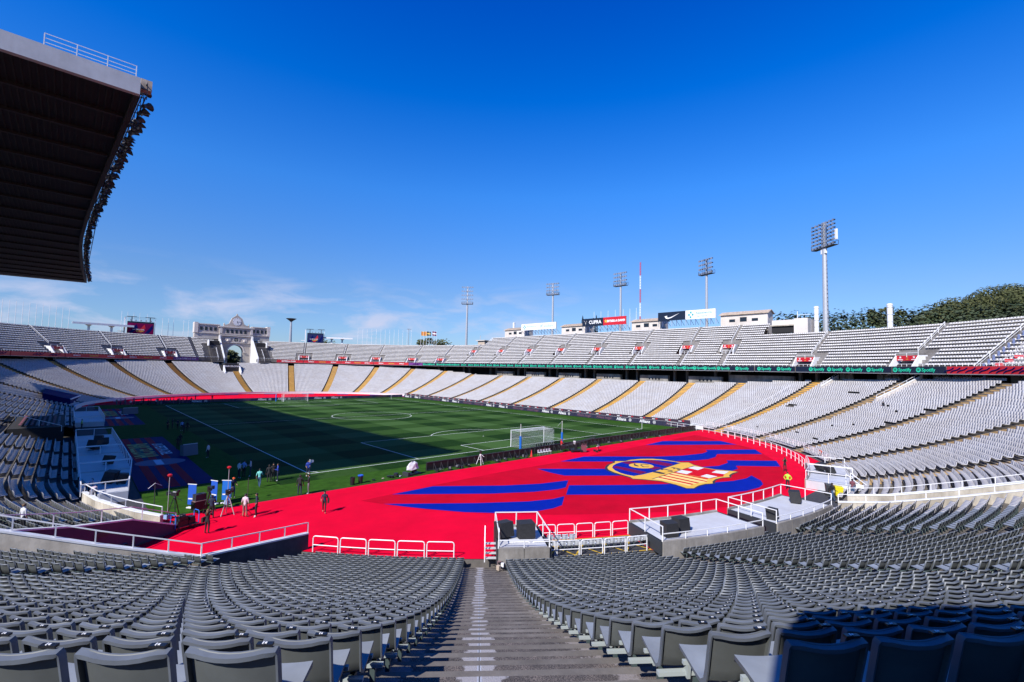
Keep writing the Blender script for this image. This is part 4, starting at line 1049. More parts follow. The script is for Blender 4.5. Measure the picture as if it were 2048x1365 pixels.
# white ventilation flues
for (x, y, z1_, r_, lb) in ((88.6, -18.8, 30.2, .55, 'white cylindrical flue just left of the largest floodlight mast'), (83.8, -34.6, 29.0, .55, 'white cylindrical flue in front of the hedge on the right'), (93, 101.5, 33.2, .5, 'small white flue behind the first tiled hut')):
    b = MB(); b.lathe([(r_, 0), (r_, z1_-20.5), (r_*1.12, z1_-20.5), (r_*1.12, z1_-20.2), (r_, z1_-20.2), (r_, z1_-20)]+[(0.05, z1_-20)], (x, y, 20), 16)
    t = solo(b, 'ventilation_flue', M['white'], lb, 'flue', 'white flues behind the stand', (x, y, 20), smooth=False)
    for q in range(4):
        rr = MB(); rr.lathe([(r_+.01, 0), (r_+.05, 0), (r_+.05, .08), (r_+.01, .08)], (0, 0, 3.0+q*1.7), 16); rr.build('band', M['steel'], t)
# rendered huts with tiled roofs
def hut(y0, y1, zb, zt, label, x=89.6, gable_right=False):
    L_ = abs(y1-y0); ym = (y0+y1)/2; t = thing('tiled_hut', label, 'building', (x, ym, zb), 0, 'cream huts with tiled roofs along the rim')
    h = zt-zb; b = MB(); b.box((2.2, 0, h/2-1.5), (4.4, L_, h+3)); b.build('wall', M['cream'], t)
    b = MB(); rr_ = 1.0
    prf = [(-.5, h), (2.2, h+rr_), (4.9, h), (4.9, h+.18), (2.2, h+rr_+.2), (-.5, h+.18)]
    b.hull([(p[0], -L_/2-.4, p[1]) for p in prf], [(p[0], L_/2+.4, p[1]) for p in prf]); rf = b.build('roof', M['terracotta'], t)
    b = MB()
    for q in range(int(L_/.55)): b.bar((-.5, -L_/2+q*.55, h+.2), (2.2, -L_/2+q*.55, h+rr_+.22), .16, .08)
    b.build('tile_ridges', M['terracotta'], rf)
    b = MB()
    for sg in (-1, 1): b.poly([(0, sg*L_/2, h), (2.2, sg*L_/2, h+rr_), (4.4, sg*L_/2, h)][::-sg])
    b.build('gable', M['cream'], t)
    for q, (dy, w_) in enumerate(((-3.2, 1.7), (0, 1.9), (3.2, 1.7))):
        b = MB(); b.box((-.02, dy, h*.42 if q != 1 else h*.5), (.08, w_, .8 if q != 1 else 1.3)); b.build('window', M['window'], t)
    return t
hut(90.2, 103.8, 26.8, 29.4, 'cream hut with tiled roof left of the white signboard')
hut(57.3, 70.0, 26.8, 29.3, 'cream hut with tiled roof between the white and the dark signboards')
hut(26.1, 37.6, 26.8, 29.3, 'cream hut with tiled roof between the red and the black signboards')
hut(-6.6, 6.6, 26.6, 29.5, 'cream hut with pale tiled roof at the right end of the high seating')
t = thing('flat_roofed_annex', 'flat roofed cream annex with a dark opening right of the last tiled hut', 'building', (87, -12, 22))
b = MB(); b.box((2.5, 0.5, 3.4), (5, 6, 3.0)); b.box((.5, -4.2, 2.6), (6, 3.2, 4.6)); b.build('wall', M['cream'], t)
b = MB(); b.box((-.4, .4, 2.2), (1.4, 5.6, 1.7)); b.build('opening', M['dark'], t); b = MB(); b.box((-.4, .2, 3.3), (2.4, 6.8, .3)); b.build('slab', M['concrete_pale'], t)
b = MB(); b.bar((3, -2, 5), (3, -2, 7.4), .12); b.bar((3, -2, 6.4), (3, -5, 6.4), .08); b.build('pipe', M['white'], t)
t = thing('corner_hut', 'small brown roofed hut behind the step up to the high seating', 'building', (92, 121, 22))
b = MB(); b.box((0, 0, 1.5), (4, 5, 3.6)); b.build('wall', M['terracotta'], t); b = MB(); b.box((0, 0, 3.4), (5.4, 6.6, .3)); b.bar((-1, 2, 3.4), (-1, 2, 6), .12); b.build('slab', M['cream'], t)
# big signboards
def signboard(y0, y1, zb, zt, mats, label, x=87.2):
    t = thing('signboard', label, 'signboard', (x, (y0+y1)/2, zb), 0, 'big signboards above the far long side')
    L_ = abs(y1-y0); n = len(mats)
    for i, m_ in enumerate(mats):
        b = MB(); b.box((0, L_/2-L_*(i+.5)/n, (zt-zb)/2), (.25, L_/n-.04, zt-zb)); b.build('panel', m_, t)
    for q in range(13):
        b = MB(); b.bar((.25, -L_/2+L_*q/12, -1.9), (.25, -L_/2+L_*q/12, zt-zb), .12); b.bar((.3, -L_/2+L_*q/12, -.1), (2.4, -L_/2+L_*q/12, -1.6), .08); b.build('strut', M['bluerack'] if q % 3 else M['steel'], t)
    return t, L_, zt-zb
rzS = -PI/2
t, L_, h = signboard(70.9, 90.6, 28.6, 31.3, [M['white'], M['white']], 'white signboard with faint blue emblem and bank lettering')
text('Assistencia', M['paleblue'], t, (-.16, L_*.20, h*.60), 1.25, rzS); text('CaixaBank', M['paleblue'], t, (-.16, -L_*.28, h*.5), 1.5, rzS)
b = MB()
for (dy, dz) in ((0, .35), (.55, 0), (-.55, 0), (0, -.4)): b.box((-.16, L_*.40+dy, h*.5+dz*1.6), (.05, .5, .55))
b.build('emblem', M['teal_logo'], t)
b = MB(); b.bar((-.16, -L_*.07, h*.3), (-.16, -L_*.11, h*.7), .16); b.bar((-.16, -L_*.12, h*.3), (-.16, -L_*.07, h*.66), .16); b.box((-.16, -L_*.12, h*.72), (.06, .35, .35)); b.build('star_emblem', M['paleblue'], t)
t, L_, h = signboard(38.4, 57.6, 28.6, 31.5, [M['navy'], M['redboard']], 'signboard half navy and half red with white lettering above the far side')
text('CUPRA', M['white'], t, (-.16, L_*.19, h*.48), 1.75, rzS, .05); text('ESTRELLA DAMM', M['white'], t, (-.16, -L_*.285, h*.5), 1.0, rzS, .06)
o = bpy.data.objects.new('star', star_me); COL.objects.link(o); o.parent = t; o.location = (-.16, -L_*.06, h*.52); o.rotation_euler = (0, 0, rzS); o.scale = (2, 1, 2)
b = MB(); y_ = L_*.415
for sg in (-1, 1): b.hull([(-.17, y_, h*.2), (-.17, y_+sg*.1, h*.5), (-.17, y_+sg*.85, h*.78), (-.17, y_+sg*.3, h*.62)], [(-.14, y_, h*.2), (-.14, y_+sg*.1, h*.5), (-.14, y_+sg*.85, h*.78), (-.14, y_+sg*.3, h*.62)])
b.build('emblem', M['white'], t)
t, L_, h = signboard(7.1, 26.1, 28.8, 31.6, [M['navy'], M['white']], 'signboard half navy with a white swoosh and half white with blue lettering')
b = MB(); sw = [(-1.9, .1), (-1.5, -.5), (-.9, -.62), (0, -.38), (2.3, .75), (.0, -.12), (-.8, -.3), (-1.2, -.18), (-1.15, .25)]
yc = L_*.25; P1 = [(-.17, yc-p[0]*1.25, h*.47+p[1]*1.25) for p in sw]; b.hull(P1, [(-.14, p[1], p[2]) for p in P1]); b.build('swoosh', M['white'], t)
text('Assistencia', M['paleblue'], t, (-.16, -L_*.31, h*.66), 1.15, rzS, .02); text('Sanitaria', M['paleblue'], t, (-.16, -L_*.28, h*.30), .95, rzS)
b = MB()
for (dy, dz) in ((0, .42), (.6, 0), (-.6, 0), (.1, -.45)): b.box((-.16, -L_*.095+dy, h*.5+dz*1.7), (.05, .55, .6))
b.build('emblem', M['teal_logo'], t)
# scoreboards
def score(x, y, z0, w_, h, label, blue=False):
    t = thing('scoreboard', label, 'scoreboard', (x, y, z0), face(x, y, -40, 0), 'scoreboards on the far rim')
    b = MB(); b.box((0, .4, h/2), (w_, .8, h)); b.build('housing', M['navy'], t)
    b = MB(); b.box((0, -.03, h*.44), (w_-.4, .05, h*.86)); scn = b.build('screen', M['badgegarnet'] if not blue else M['ledblue'], t)
    for q in range(3):
        b = MB(); pts = [(-w_*.45+q*w_*.3, -.07, h*.06), (-w_*.3+q*w_*.3, -.07, h*.06), (-w_*.1+q*w_*.28, -.07, h*.5), (-w_*.16+q*w_*.3, -.07, h*.8), (-w_*.3+q*w_*.3, -.07, h*.45)]
        b.hull(pts, [(p[0], -.055, p[2]) for p in pts]); b.build('screen_stripe', M['bluewall'] if q != 1 else M['redboard'], scn)
    text('LA FESTA DEL', M['white'], scn, (-.6, -.09, h*.36), .62, 0, .01); text('BARÇA', M['goldtxt'], scn, (-.2, -.09, h*.24), .75, 0, .02)
    b = MB()
    for q in (-1, 1): b.bar((q*w_*.34, .3, h), (q*w_*.34, .3, h+1.9), .3); b.bar((q*w_*.34-1.6, .3, h+1.9), (q*w_*.34+1.6, .3, h+1.9), .2)
    b.bar((-w_*.6, .3, h+1.7), (w_*.58, .3, h+1.7), .07); b.bar((-w_*.6, .3, h+1.2), (w_*.58, .3, h+1.2), .05); b.build('service_gantry', M['steel_dark'], t)
    for q in range(5): b = MB(); b.box((-w_*.38+q*w_*.19, 0, h+.45), (.5, .4, .5)); b.build('lamp', M['lampglass'], t)
    b = MB(); b.bar((-w_/2-.8, .6, -1), (-w_/2-.8, .6, h+1.5), .5, .5); b.bar((-w_/2-.8, .6, .9), (-w_/2-2.8, .6, .9), .3); b.bar((w_/2+.3, .5, -1), (w_/2+.3, .5, h+1), .2); b.build('side_frame', M['cap'], t)
score(-33.5, 188.5, 22.8, 8.6, 5.1, 'scoreboard with a red and blue screen on the rim left of the gate')
score(35.5, 186.0, 23.1, 7.6, 4.8, 'darker scoreboard on the rim right of the gate', True)
# canopies
def canopy(x, y, z, L_, label, tilt=0):
    t = thing('rim_canopy', label, 'canopy', (x, y, z), face(x, y, -30, 40), 'flat canopies behind the far rim')
    b = MB(); b.box((0, 0, 2.4), (L_, 3.5, .45)); b.box((0, -1.75, 2.25), (L_+.6, .3, .75)); b.build('roof_slab', M['cap'], t)
    for q in (-.24, .14):
        b = MB(); b.hull([(q*L_-.35, -.4, -1), (q*L_+.35, -.4, -1), (q*L_+.35, .4, -1), (q*L_-.35, .4, -1)], [(q*L_-.35, -.4, 1.4), (q*L_+.35, -.4, 1.4), (q*L_+.35, .4, 1.4), (q*L_-.35, .4, 1.4)])
        b.hull([(q*L_-.35, -.4, 1.4), (q*L_+.35, -.4, 1.4), (q*L_+.35, .4, 1.4), (q*L_-.35, .4, 1.4)], [(q*L_-1.3, -.9, 2.2), (q*L_+1.3, -.9, 2.2), (q*L_+1.3, .9, 2.2), (q*L_-1.3, .9, 2.2)]); b.build('pillar', M['white'], t)
canopy(-45.0, 186.5, 23.4, 17.5, 'long pale canopy on two white pillars left of the left scoreboard')
canopy(46.5, 184.0, 23.6, 13.5, 'thin white canopy on two pillars right of the dark scoreboard')
# torch tower
t = thing('torch_tower', 'slender grey tower carrying a wide dark bowl behind the far rim', 'torch tower', (26.6, 195.3, 20))
b = MB(); b.tube([(0, 0, 0), (0, 0, 13.6)], .8, 8, .45); b.build('shaft', M['steel'], t)
b = MB(); b.lathe([(.4, 13.5), (1.4, 14.3), (2.5, 15.0), (2.4, 15.1), (.3, 14.9)], (0, 0, 0), 16); b.build('bowl', M['steel_dark'], t)
# radio mast red and white
t = thing('radio_mast', 'very thin red and white banded radio mast behind the far long side', 'radio mast', (177.5, 87.5, 20))
for q in range(7):
    b = MB(); z0_, z1_ = 54*q/7, 54*(q+1)/7
    for a in range(3):
        p = (.35*math.cos(a*2.09), .35*math.sin(a*2.09)); b.bar((p[0], p[1], z0_), (p[0], p[1], z1_), .16)
    for j in range(5): b.bar((-.3, 0, z0_+j*1.5), (.3, .2, z0_+j*1.5+1.2), .12)
    b.build('lattice_section', M['white'] if q % 2 else M['cred'], t)
# flagpoles
fp = MB(); fp.tube([(0, 0, 0), (0, 0, 1)], .085, 6, .05); fp_me = fp.mesh('flagpole', M['white'])
def flagpole(s, zb, h, label, r=90.0, px=None):
    x, y, nx, ny = rim_pt(s, r)
    o = bpy.data.objects.new('flagpole', fp_me); COL.objects.link(o); o.location = (x, y, zb); o.scale = (1, 1, h)
    return tag(o, label, 'flagpole', 'bare white flagpoles along the rim')
k = 0
for s in np.linspace(238.7, 225.5, 11):
    flagpole(float(s), 22.6, 8.0, 'bare white flagpole on the far left rim, %s from the left of eleven' % ORD[k]); k += 1
for k, s in enumerate((213.5, 212.2, 210.9, 209.6, 207.9)): flagpole(s, 22.6, 9.2, 'thin white flagpole behind the left scoreboard, %s from the left' % ORD[k], 93)
for k, s in enumerate((205.2, 203.8, 202.6, 200.2, 199.0)): flagpole(s, 22.8, 7.6, 'white flagpole between the left scoreboard and the gate, %s from the left' % ORD[k])
for k, s in enumerate(np.linspace(151.8, 134.0, 13)): flagpole(float(s), 23.0, 8.2-.05*k, 'bare white flagpole on the far right rim, %s from the left of the thirteen' % ORD[k])
fl = {}
for k, s in enumerate((130.6, 129.6, 128.6, 127.6, 126.6, 125.8, 125.0)): fl[k] = flagpole(s, 23.0, 7.4, 'white flagpole by the flags on the far right rim, %s from the left' % ORD[k])
for k, y in enumerate((55.4, 52.2, 49.0, 45.8, 42.4, 39.6, 37.0)):
    o = bpy.data.objects.new('flagpole', fp_me); COL.objects.link(o); o.location = (91.5, y, 26); o.scale = (1, 1, 8.6); tag(o, 'white flagpole rising behind the navy and red signboard, %s from the left' % ORD[k], 'flagpole', 'bare white flagpoles along the rim')
def flag(k, mats, label):
    p = fl[k].location; a = R(38)
    t = thing('flag', label, 'flag', (p.x, p.y, p.z+5.0), face(p.x, p.y, -50, -50), 'flags flying at the far right of the rim')
    n = len(mats)
    for i, m_ in enumerate(mats):
        b = MB(); z1 = 2.1*(1-i/n); z0 = 2.1*(1-(i+1)/n); q = 7
        for j in range(q):
            f = lambda u: (.1+2.0*u, .16*math.sin(u*6), -.25*u)
            a0, a1 = f(j/q), f((j+1)/q)
            b.hull([(a0[0], a0[1]-.01, z0+a0[2]), (a0[0], a0[1]+.01, z0+a0[2]), (a0[0], a0[1]+.01, z1+a0[2]), (a0[0], a0[1]-.01, z1+a0[2])], [(a1[0], a1[1]-.01, z0+a1[2]), (a1[0], a1[1]+.01, z0+a1[2]), (a1[0], a1[1]+.01, z1+a1[2]), (a1[0], a1[1]-.01, z1+a1[2])])
        b.build('stripe', m_, t)
cat = [M['goldtxt'], M['redboard']]*4+[M['goldtxt']]
flag(0, cat, 'gold and red striped flag, leftmost of the four flags'); flag(1, cat, 'gold and red striped flag, second of the four flags')
flag(2, [M['black'], M['goldtxt'], M['black']], 'flag with a gold band between black bands, third of the four'); flag(4, [M['badgegarnet'], M['white'], M['badgegarnet']], 'garnet and white flag, rightmost of the four')
t = thing('lamp_column', 'thin street lamp column with a flat four armed head between the flagpoles', 'lamp', (72.5, 158.5, 22)); b = MB(); b.bar((0, 0, 0), (0, 0, 9.4), .18); b.bar((-1.2, 0, 9.4), (1.2, 0, 9.4), .2); b.bar((0, -1.2, 9.3), (0, 1.2, 9.3), .2); b.build('column', M['steel'], t)

# ================================================================== ROOF OF THE MAIN STAND
ZR = 32.35
edge = [(-51.05, -7.2), (-51.55, 4.4), (-52.3, 20.5), (-53.0, 37.6), (-53.35, 52.8), (-53.4, 63.2), (-52.9, 85), (-51.7, 114.0)]
def ed(y):
    for (xa, ya), (xb, yb) in zip(edge[:-1], edge[1:]):
        if ya <= y <= yb: return xa+(xb-xa)*(y-ya)/(yb-ya)
    return edge[0][0] if y < edge[0][1] else edge[-1][0]
rf = thing('stand_roof', 'huge cantilever roof with dark ribbed underside and pale concrete edge over the left stand', 'roof', (-70, 53, ZR))
b = MB(); XB = -92
def zr(x): return ZR+(-51-x)*0.0
poly = [(e_[0], e_[1]) for e_ in edge]+[(XB, 120), (XB, -7.2)]
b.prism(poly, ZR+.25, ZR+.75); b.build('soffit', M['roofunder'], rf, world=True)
b = MB(); b.prism([(-51.0, -7.65), (XB, -7.65), (XB, -7.22), (-51.0, -7.22)], ZR-.05, ZR+1.25)
b.build('end_fascia', M['rooffascia'], rf, world=True)
b = MB(); b.prism([(-51.6, 114.05), (XB, 119.6), (XB, 120.0), (-51.6, 114.5)], ZR-.05, ZR+1.25); b.build('far_fascia', M['rooffascia'], rf, world=True)
b = MB()
for (xa, ya), (xb, yb) in zip(edge[:-1], edge[1:]): b.hull([(xa-.3, ya, ZR-.12), (xa+.1, ya, ZR-.12), (xa+.1, ya, ZR+1.1), (xa-.3, ya, ZR+1.1)], [(xb-.3, yb, ZR-.12), (xb+.1, yb, ZR-.12), (xb+.1, yb, ZR+1.1), (xb-.3, yb, ZR+1.1)])
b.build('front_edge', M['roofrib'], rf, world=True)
b = MB(); b.prism([(e_[0]-.3, e_[1]) for e_ in edge]+[(XB, 120), (XB, -7.2)], ZR+.9, ZR+1.2); b.build('roof_deck', M['rooffascia'], rf, world=True)
y = -2.6
ys = [-2.2, 3.2, 8.8, 14.6, 20.6, 27, 33.5, 40.2, 47, 54, 61, 68, 75, 82, 89, 96, 103, 110]
for y in ys:
    b = MB(); b.hull([(ed(y)-.4, y-.16, ZR-.02), (ed(y)-.4, y+.16, ZR-.02), (ed(y)-.4, y+.16, ZR+.27), (ed(y)-.4, y-.16, ZR+.27)], [(XB, y-.16+1.2, ZR-.02), (XB, y+.16+1.2, ZR-.02), (XB, y+.16+1.2, ZR+.27), (XB, y-.16+1.2, ZR+.27)]); b.build('rib', M['roofrib'], rf, world=True)
b = MB(); x = -52.0
while x > XB+.3:
    b.bar((x, -7.1, ZR+.22), (x, 114, ZR+.22), .10, .10); x -= .42
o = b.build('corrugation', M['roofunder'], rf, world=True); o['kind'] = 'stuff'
b = MB()
for (xa, xb, ya, yb) in ((-56.3, -51.3, -7.5, -7.5),):
    for h in (.25, .55, .88): b.bar((xa, ya, ZR+1.25+h), (xb, yb, ZR+1.25+h), .04)
    for q in range(4): x = xa+(xb-xa)*q/3; b.bar((x, ya, ZR+1.25), (x, ya, ZR+2.13), .06)
b.build('roof_railing', M['white'], rf, world=True)
b = MB()
for (xa, ya), (xb, yb) in zip(edge[:-1], edge[1:]):
    for dz in (.1, 1.1): b.bar((xa+.45, ya, ZR+dz), (xb+.45, yb, ZR+dz), .07)
    n = int((yb-ya)/1.5)
    for q in range(n): u = q/n; b.bar((xa+(xb-xa)*u, ya+(yb-ya)*u, ZR+.7), (xa+(xb-xa)*u+.55, ya+(yb-ya)*u, ZR+.7), .06); b.bar((xa+(xb-xa)*u+.5, ya+(yb-ya)*u, ZR-.1), (xa+(xb-xa)*u+.5, ya+(yb-ya)*u, ZR+1.3), .05)
b.build('lamp_rack', M['steel_dark'], rf, world=True)
y = -5.6; rr = random.Random(5)
while y < 112:
    x = ed(y)
    for q in range(rr.choice([1, 2])):
        o = bpy.data.objects.new('floodlight', lamp_me); COL.objects.link(o); o.parent = rf
        o.location = (x+.6+rr.uniform(-.1, .2)+70, y+rr.uniform(-.3, .3)-53, .1+q*.95+rr.uniform(-.2, .1)); o.rotation_euler = (R(rr.uniform(-55, -25)), 0, R(90+rr.uniform(-30, 30))); o.scale = (.85, .85, .85)
    y += .95
b = MB(); b.box((-50.6, -6.7, ZR+1.15), (.7, .7, .8)); b.build('junction_box', M['terracotta'], rf, world=True)
# unseen stand section, added and shaped to shade the nearest right-hand seats
t = thing('shade_stand', 'unseen upper tier section added to shade the nearest right hand seats', 'grandstand', (-45, -66, 12))
SH = (74.6, 15.2)
for (sa, sb, SH) in ((-135.0, -100, (74.6, 16.5)),):
  ss = srange(sa, sb, 1)
  b = MB()
  for a, c in zip(ss[:-1], ss[1:]):
      for k in range(12):
          r = SH[0]+1+.85*k; z = 14.0+.62*k
          b.add([P3(a, r-.5, z, UP_), P3(a, r+.35, z, UP_), P3(c, r+.35, z, UP_), P3(c, r-.5, z, UP_)], [(0, 1, 2, 3)]); b.add([P3(a, r-.5, z-.62, UP_), P3(a, r-.5, z, UP_), P3(c, r-.5, z, UP_), P3(c, r-.5, z-.62, UP_)], [(0, 1, 2, 3)])
  b.build('terrace', M['concrete'], t, world=True); b = MB()
  for a, c in zip(ss[:-1], ss[1:]): b.hull([P3(a, SH[0], 12.6, UP_), P3(a, SH[0]+.3, 12.6, UP_), P3(a, SH[0]+.3, SH[1], UP_), P3(a, SH[0], SH[1], UP_)], [P3(c, SH[0], 12.6, UP_), P3(c, SH[0]+.3, 12.6, UP_), P3(c, SH[0]+.3, SH[1], UP_), P3(c, SH[0], SH[1], UP_)])
  b.build('parapet', M['concrete'], t, world=True)

M['ledboard'] = mat('led_board_dark', (0.03, 0.03, 0.06), 0.4); M['redstrip'] = mat('upper_board_dark', (0.05, 0.03, 0.05), 0.4); M['dimtxt'] = mat('dim_board_text', (0.22, 0.10, 0.14), 0.5)
M['shadedwall'] = mat('shaded_concrete_wall', (0.085, 0.085, 0.09), 0.85, 0.25, 1.4, 0.2, 20, stain=0.4); M['rampwall'] = mat('purple_grey_wall', (0.085, 0.04, 0.085), 0.8, 0.12, 1.0)
M['speaker'] = mat('speaker_black', (0.022, 0.022, 0.024), 0.7, 0.3, 9)
M['spare'] = mat('spare_seat_plastic', (0.75, 0.80, 0.86), 0.5)
spare_me = mid.mesh('seat_shell', [M['spare'], M['spare'], M['spare']])

# ================================================================== FLAG DESIGN ON THE CARPET
EMB = {'FLAG':[(-34.37,-13.2),(-26.89,-12.58),(-17.0,-12.24),(-8.65,-12.49),(3.92,-12.12),(17.18,-11.82),(34.26,-11.16),(34.31,-12.15),(26.56,-24.79),(16.73,-31.18),(10.99,-33.57),(5.65,-35.14),(-3.55,-36.28),(-9.6,-35.44),(-14.76,-33.17),(-21.37,-28.8),(-24.13,-26.73),(-27.61,-23.57),(-29.41,-21.65),(-31.34,-18.95),(-32.42,-17.1),(-33.43,-15.22)],'BANDS':[[(15.24,-11.88),(21.93,-11.33),(30.79,-17.61),(28.83,-21.11)],[(-6.5,-12.36),(-1.15,-12.03),(2.32,-14.48),(6.75,-18.06),(11.02,-20.27),(15.35,-21.31),(17.69,-21.05),(19.06,-20.14),(26.1,-24.96),(22.38,-27.27),(16.57,-22.96),(13.95,-23.86),(11.37,-23.94),(8.17,-22.95),(3.32,-20.03)],[(-12.38,-18.06),(-12.52,-15.97),(-12.2,-13.6),(-4.91,-19.21),(-1.18,-22.61),(7.88,-26.82),(11.16,-26.71),(12.74,-25.88),(18.26,-30.44),(14.13,-32.17),(9.79,-28.28),(8.06,-29.19),(6.01,-29.2),(3.5,-27.77),(-5.09,-23.73)],[(-18.54,-23.43),(-15.39,-21.19),(-10.01,-25.29),(-6.33,-27.64),(-1.59,-30.47),(0.72,-31.43),(3.25,-31.91),(5.39,-31.71),(3.45,-33.41),(1.76,-34.2),(-0.19,-34.48),(-2.89,-34.14),(-4.6,-33.5),(-9.35,-30.46)],[(-31.24,-13.04),(-26.55,-12.85),(-20.92,-16.99),(-17.25,-18.88),(-13.73,-19.73),(-16.37,-21.58),(-17.56,-21.59),(-20.16,-20.75),(-23.99,-18.57)],[(-33.3,-15.32),(-26.87,-20.19),(-22.99,-22.67),(-20.56,-23.57),(-18.99,-23.62),(-21.47,-25.42),(-22.8,-25.55),(-24.78,-25.18),(-27.48,-23.41),(-29.35,-21.57),(-31.28,-18.86),(-32.38,-17.03)]],'GOLD':[(-0.56,-16.72),(0.6,-17.59),(2.04,-17.51),(3.77,-18.03),(5.1,-18.92),(5.74,-20.0),(5.98,-21.66),(5.92,-22.76),(6.75,-23.39),(5.71,-24.54),(5.15,-25.96),(5.2,-27.66),(5.9,-29.04),(6.05,-29.87),(4.72,-29.78),(3.36,-29.96),(2.29,-30.44),(1.24,-29.96),(-0.11,-29.83),(-1.5,-30.09),(-2.43,-30.52),(-3.31,-30.09),(-4.6,-29.94),(-6.15,-30.15),(-6.73,-29.69),(-6.2,-28.3),(-5.92,-26.41),(-6.71,-24.78),(-7.46,-23.78),(-6.97,-23.12),(-6.76,-21.99),(-6.35,-20.51),(-5.72,-19.34),(-4.75,-18.47),(-3.09,-17.67),(-1.22,-17.24)],'SHADOWB':[(-0.54,-16.44),(0.81,-17.35),(2.34,-17.32),(4.04,-17.87),(5.38,-18.76),(6.02,-19.85),(6.26,-21.52),(6.19,-22.62),(7.06,-23.29),(6.01,-24.44),(5.45,-25.83),(5.49,-27.54),(6.19,-28.92),(6.18,-30.02),(4.49,-30.07),(3.25,-30.23),(2.29,-30.66),(1.02,-30.13),(-0.22,-30.07),(-1.28,-30.26),(-2.28,-30.76),(-3.43,-30.3),(-4.69,-30.13),(-6.26,-30.35),(-6.96,-29.75),(-6.43,-28.38),(-6.21,-26.49),(-7.0,-24.87),(-7.72,-23.86),(-7.3,-23.2),(-7.19,-22.09),(-6.86,-20.57),(-6.12,-19.28),(-5.01,-18.27),(-3.37,-17.45),(-1.53,-17.11)],'BBLUE':[(-4.45,-18.99),(-3.21,-18.26),(-1.74,-17.78),(-0.22,-17.6),(1.26,-17.8),(2.67,-18.28),(4.01,-18.93),(5.02,-19.99),(5.55,-21.1),(5.68,-22.01),(5.45,-22.85),(1.36,-23.15),(-2.72,-23.41),(-4.9,-23.35),(-6.2,-23.13),(-6.31,-22.34),(-6.08,-21.27),(-5.41,-20.06)],'GST':[[(2.63,-18.31),(3.92,-18.99),(4.29,-19.39),(3.94,-22.65),(2.03,-22.84)],[(-0.59,-17.82),(0.98,-17.88),(0.9,-18.96),(0.6,-22.87),(-1.21,-22.73)],[(-4.22,-18.87),(-3.04,-18.65),(-3.15,-23.08),(-4.67,-23.04)]],'BALL':[(0.54,-21.8),(0.05,-21.99),(-0.47,-22.05),(-0.97,-21.96),(-1.41,-21.74),(-1.76,-21.42),(-1.97,-21.01),(-2.03,-20.56),(-1.93,-20.1),(-1.68,-19.69),(-1.29,-19.35),(-0.81,-19.14),(-0.28,-19.06),(0.25,-19.14),(0.72,-19.36),(1.08,-19.7),(1.3,-20.14),(1.34,-20.61),(1.22,-21.08),(0.94,-21.49)],'BALLL':[[(0.12,-19.19),(-1.01,-19.94),(-1.15,-20.61),(-0.7,-20.44),(-0.37,-19.74),(0.18,-19.35)],[(0.41,-19.96),(1.12,-20.23),(0.96,-20.91),(0.72,-21.0),(0.77,-20.34),(0.21,-20.18)],[(0.09,-20.25),(-0.58,-21.05),(-0.02,-21.48),(-0.28,-21.59),(-0.88,-21.13),(-0.21,-20.29)]],'CROSS':[(5.02,-24.87),(4.9,-26.07),(4.99,-27.75),(5.45,-29.17),(4.22,-29.26),(2.99,-29.49),(1.94,-29.87),(1.14,-29.54),(-0.31,-29.38),(-0.65,-25.15)],'WSQ':[[(4.85,-25.0),(5.0,-26.25),(2.98,-26.35),(3.2,-24.97)],[(1.39,-25.07),(1.54,-26.38),(-0.32,-26.56),(-0.29,-25.2)],[(4.71,-27.87),(5.36,-29.15),(3.32,-29.39),(3.04,-28.02)],[(1.52,-28.08),(1.39,-29.43),(-0.2,-29.18),(-0.08,-28.07)]],'YEL':[(-0.65,-25.15),(-0.5,-29.23),(-1.68,-29.54),(-2.41,-29.88),(-3.54,-29.45),(-4.78,-29.31),(-5.65,-29.47),(-5.43,-28.53),(-5.31,-26.89),(-5.85,-25.25)],'YST':[[(-0.95,-25.16),(-0.73,-25.19),(-0.52,-29.22),(-1.14,-29.36)],[(-2.14,-25.23),(-1.72,-25.24),(-1.91,-29.64),(-2.32,-29.83)],[(-3.39,-25.23),(-2.99,-25.23),(-3.33,-29.46),(-3.79,-29.41)],[(-4.67,-25.26),(-4.26,-25.24),(-4.39,-29.35),(-4.91,-29.32)]],'LF':[[(1.75,-23.45),(2.13,-23.48),(1.94,-24.71),(1.23,-24.85),(1.18,-24.52),(1.65,-24.43),(1.7,-24.07),(1.24,-24.17),(1.26,-23.98),(1.79,-23.89)]],'LC':[[(-0.37,-23.22),(0.1,-23.24),(0.33,-23.52),(0.14,-24.35),(-0.03,-24.7),(-0.5,-24.81),(-0.69,-24.52),(-0.71,-24.31),(-0.39,-24.27),(-0.34,-24.51),(-0.08,-24.42),(0.0,-23.61),(-0.17,-23.48),(-0.5,-23.61),(-0.63,-23.41)]],'LB':[[(-2.44,-23.3),(-1.83,-23.35),(-1.74,-23.85),(-1.86,-24.22),(-1.84,-24.69),(-2.49,-24.78),(-2.68,-24.36),(-2.6,-24.1),(-2.63,-23.99),(-2.65,-23.51)]],'LINE1':[(5.15,-24.8),(5.12,-24.94),(-5.84,-25.33),(-5.89,-25.22)],'LINE2':[(5.5,-22.78),(5.44,-22.9),(-6.2,-23.17),(-6.21,-23.07)]}
